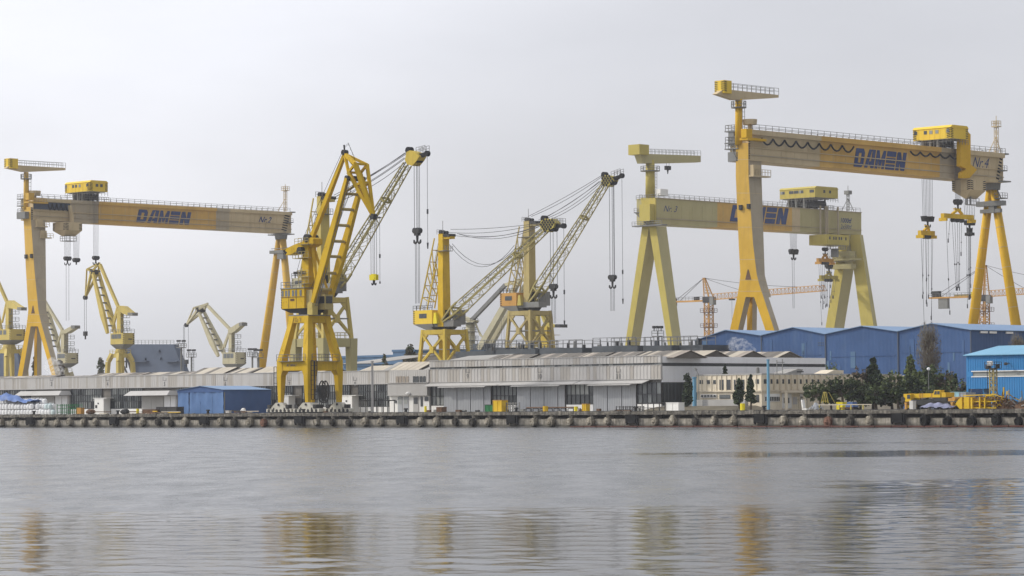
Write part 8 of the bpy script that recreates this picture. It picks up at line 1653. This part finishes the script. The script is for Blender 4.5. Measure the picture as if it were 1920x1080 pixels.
m = MB(); text_on(m, 'MACARA', uv(F(.15), V-.49, zb+.45), uv(F(.26), V-.495, zb+.47), uv(F(.15), V-.49, zb+.8), EV*-.04, 0, True); 
m = MB(); m.tube(uv(F(.03), V-.5, zb-.1), uv(F(.03), V+.5, zb-.1), .35, n=10); m.beam(uv(F(.02), V, zb), uv(F(-.02), V, GZ+2.1), .14); m.rope([uv(F(.0), V-.1, zb-.2), uv(F(-.015), V-.1, GZ+1.9)], .05); m.cbox(uv(F(-.012), V, GZ+1.55), .5, .4, .8); m.tube(uv(F(-.012), V, GZ+1.2), uv(F(-.012), V, GZ+.6), .14, .06); m.part('hook_block', 'dark_steel', MC)
m = MB(); m.box(F(.58), F(.80), V-1.15, V+1.15, GZ+1.3, GZ+1.85); m.part('turntable', 'dark_steel', MC)
m = MB(); m.hexa([uv(F(.56), V-1.2, GZ+1.86), uv(F(.70), V-1.2, GZ+1.86), uv(F(.70), V-.2, GZ+1.86), uv(F(.56), V-.2, GZ+1.86)], [uv(F(.60), V-1.2, GZ+2.95), uv(F(.70), V-1.2, GZ+2.95), uv(F(.70), V-.2, GZ+2.95), uv(F(.60), V-.2, GZ+2.95)]); c = m.part('operator_cab', 'scrap_yellow', MC)
m = MB(); m.prism([uv(F(.595), V-1.205, GZ+2.3), uv(F(.64), V-1.205, GZ+2.3), uv(F(.64), V-1.205, GZ+2.8), uv(F(.61), V-1.205, GZ+2.8)], EV*-.03); m.prism([uv(F(.65), V-1.205, GZ+2.3), uv(F(.69), V-1.205, GZ+2.3), uv(F(.69), V-1.205, GZ+2.8), uv(F(.65), V-1.205, GZ+2.8)], EV*-.03); m.part('window', 'glass_dark', c)
m = MB(); m.box(F(.71), F(.78), V-1.1, V+1.1, GZ+1.87, GZ+2.6); m.part('counterweight', 'scrap_yellow', MC); m = MB(); m.box(F(.81), F(.88), V-1.0, V+1.0, GZ+1.27, GZ+1.75); m.tube(uv(F(.9), V-1, GZ+1.6), uv(F(.9), V+1, GZ+1.6), .34, n=10); m.part('engine_deck', 'crane_orange', MC)
m = MB(); m.hexa([uv(F(.1), V-1.15, GZ+1.27), uv(F(.2), V-1.15, GZ+1.27), uv(F(.2), V+1.15, GZ+1.27), uv(F(.1), V+1.15, GZ+1.27)], [uv(F(.12), V-1.1, GZ+2.4), uv(F(.2), V-1.1, GZ+2.4), uv(F(.2), V+1.1, GZ+2.4), uv(F(.12), V+1.1, GZ+2.4)]); c = m.part('driver_cab', 'scrap_yellow', MC)
m = MB(); m.box(F(.14), F(.19), V-1.2, V-1.16, GZ+1.7, GZ+2.3); m.part('window', 'glass_dark', c)
m = MB(); m.beam(uv(F(.42), V-.3, GZ+1.9), uv(F(.33), V-.3, zb-.0), .25); m.beam(uv(F(.6), V-.2, GZ+1.7), uv(F(.45), V-.2, zb+.1), .32); m.part('lift_cylinder', 'grey_steel', MC)
m = MB(); m.box(F(.2)+.02, F(.57), V-1.1, V+1.1, GZ+1.27, GZ+1.55); m.part('deck', 'dark_steel', MC)
for f in (.13, .9): m = MB(); m.box(F(f), F(f)+.4, V-1.7, V-1.12, GZ+.9, GZ+1.15); m.box(F(f)+.05, F(f)+.35, V-1.7, V-1.4, GZ+.02, GZ+.898); m.part('outrigger', 'crane_orange', MC)
# heap of yellow steel scrap
R.seed(31)
V = 4.0; a, b = uV(1791, V), uV(1876, V)
t = thing('scrap_lattice', 'yellow painted steel scrap sections stacked on the quay before the bright blue shed', 'scrap heap', uv((a+b)/2, V, GZ))
m = MB(); m.prism([uv(a, V, GZ+.9), uv(a+.7, V, GZ+.15), uv(a+1.2, V, GZ+.1), uv(a+1.2, V, GZ+1.9), uv(a+.5, V, GZ+1.5)], EV*1.2); m.part('end_plate', 'scrap_yellow', t)
for f, w, h in ((.19, .12, 1.9), (.34, .035, 1.8), (.52, .03, 1.9), (.63, .025, 1.7)): m = MB(); m.box(a+(b-a)*f, a+(b-a)*(f+w), V-.05+R.uniform(0, .1), V+1.5, GZ+.15, GZ+h); m.part('plate', 'scrap_yellow', t)
for i in range(44):
    u0 = a+(b-a)*R.uniform(.12, 1); z0 = GZ+R.uniform(.15, 2.2); u1 = u0+R.uniform(-2.6, 2.6); m = MB(); m.beam(uv(u0, V+R.uniform(.0, 2.5), z0), uv(min(u1, b), V+R.uniform(0, 2.5), GZ+R.uniform(.1, 2.3)), R.uniform(.06, .18)); m.part('scrap_bar', R.choice(('scrap_yellow', 'scrap_rust', 'scrap_rust')), t)
for i in range(5): m = MB(); z = GZ+.3+i*.45; m.beam(uv(a+1.2, V+.3, z), uv(b-1, V+.3, z+R.uniform(-.1, .1)), .14); m.part('rail_bar', 'scrap_rust' if i % 2 else 'scrap_yellow', t)
def heap(label, x0, x1, V, h, n, mats, seed):
    Rr = random.Random(seed); a, b = uV(x0, V), uV(x1, V); t = thing('scrap_heap', label, 'scrap heap', uv((a+b)/2, V, GZ))
    m = MB(); N2 = 12; vs = []
    for j in range(5):
        for i in range(N2+1): f = i/N2; g = j/4; vs.append(uv(a+(b-a)*f, V+3*g, GZ+h*.75*math.sin(math.pi*f)**.6*math.sin(math.pi*g)*Rr.uniform(.7, 1.2)))
    m.add(vs, [[j*(N2+1)+i, j*(N2+1)+i+1, (j+1)*(N2+1)+i+1, (j+1)*(N2+1)+i] for j in range(4) for i in range(N2)]); m.part('mound', 'scrap_rust', t)
    for i in range(n):
        u0, v0, z0 = a+(b-a)*Rr.random(), V+Rr.uniform(0, 2.5), GZ+h*Rr.uniform(.1, .9); d = Vector((Rr.gauss(0, 1), Rr.gauss(0, 1), Rr.gauss(0, .7))).normalized()*Rr.uniform(.5, 1.6); c = uv(u0, v0, z0); m = MB(); q = c+d; q.z = max(GZ+.1, q.z); m.beam(c, q, Rr.uniform(.06, .3), Rr.uniform(.04, .2)); m.part('scrap_piece', Rr.choice(mats), t)
heap('rusty scrap heap tangled at the right end of the yellow sections', 1856, 1898, 5, 2.0, 40, ('scrap_rust', 'twig_brown', 'scrap_yellow'), 3); heap('grey scrap heap at the right picture edge below the blue shed', 1893, 1935, 4.5, 2.0, 40, ('grey_steel', 'dark_steel', 'twig_grey', 'roof_grey'), 4)
# people-free apron edge litter: low kerb plates
R.seed(9)
for i in range(34):
    x = R.uniform(600, 1300); V = R.uniform(9, 22); u = uV(x, V); m = MB(); m.box(u-R.uniform(.2, .7), u+R.uniform(.2, .8), V, V+.5, GZ+.01, GZ+R.uniform(.15, .55)); m.top('steel_offcut', R.choice(('dark_steel', 'scrap_rust', 'grey_steel')), 'small dark steel offcut lying on the concrete apron before the white sheds', 'offcut', 'offcuts scattered on the apron')

# ================================================================== SMOKE AND HAZE
def vol_mat(name, dens, col, aniso=0.0, noise=None):
    m = bpy.data.materials.new(name); m.use_nodes = True; t = m.node_tree; t.nodes.clear(); out = N(t, 'ShaderNodeOutputMaterial'); v = N(t, 'ShaderNodeVolumePrincipled'); v.inputs['Color'].default_value = (*col, 1); v.inputs['Density'].default_value = dens; v.inputs['Anisotropy'].default_value = aniso; t.links.new(v.outputs[0], out.inputs['Volume'])
    if noise:
        tc_ = N(t, 'ShaderNodeTexCoord'); n_ = N(t, 'ShaderNodeTexNoise', i_Scale=noise, i_Detail=7.0, i_Roughness=.65); t.links.new(tc_.outputs['Object'], n_.inputs['Vector']); r_ = N(t, 'ShaderNodeMapRange'); r_.inputs[1].default_value = .47; r_.inputs[2].default_value = .75; r_.inputs[4].default_value = dens; t.links.new(n_.outputs[0], r_.inputs[0]); t.links.new(r_.outputs[0], v.inputs['Density'])
    M[name] = m; return m
vol_mat('smoke', .75, (.97, .97, .97), .2, 1.1)
def smoke(label, pts, V):
    m = MB()
    for x, y, r in pts: m.ball(hV(x, y, V), r*1.3, r, r, 12, 8, .05)
    o = m.top('smoke', 'smoke', kind='stuff', smooth=True); return o
if SMOKE:
    smoke('', [(1374, 643, 1.0), (1380, 646, 1.5), (1387, 648, 1.5), (1394, 651, 1.4), (1401, 654, 1.2), (1407, 657, .9)], 80)
    smoke('', [(100, 690, 2.2), (101, 682, 2.0), (106, 697, 2.0)], 150)
if HAZE > 0:
    vol_mat('haze', HAZE, (.86, .88, .95), .2)
    m = MB(); a = [Vector((x, y, -1.5)) for x, y in ((-1600, -100), (1600, -100), (1600, 2300), (-1600, 2300))]; m.hexa(a, [p+EZ*105 for p in a]); m.top('haze', 'haze', kind='stuff', rot=0)
for o in list(bpy.data.objects):
    if '_ug' in o.keys(): del o['_ug']
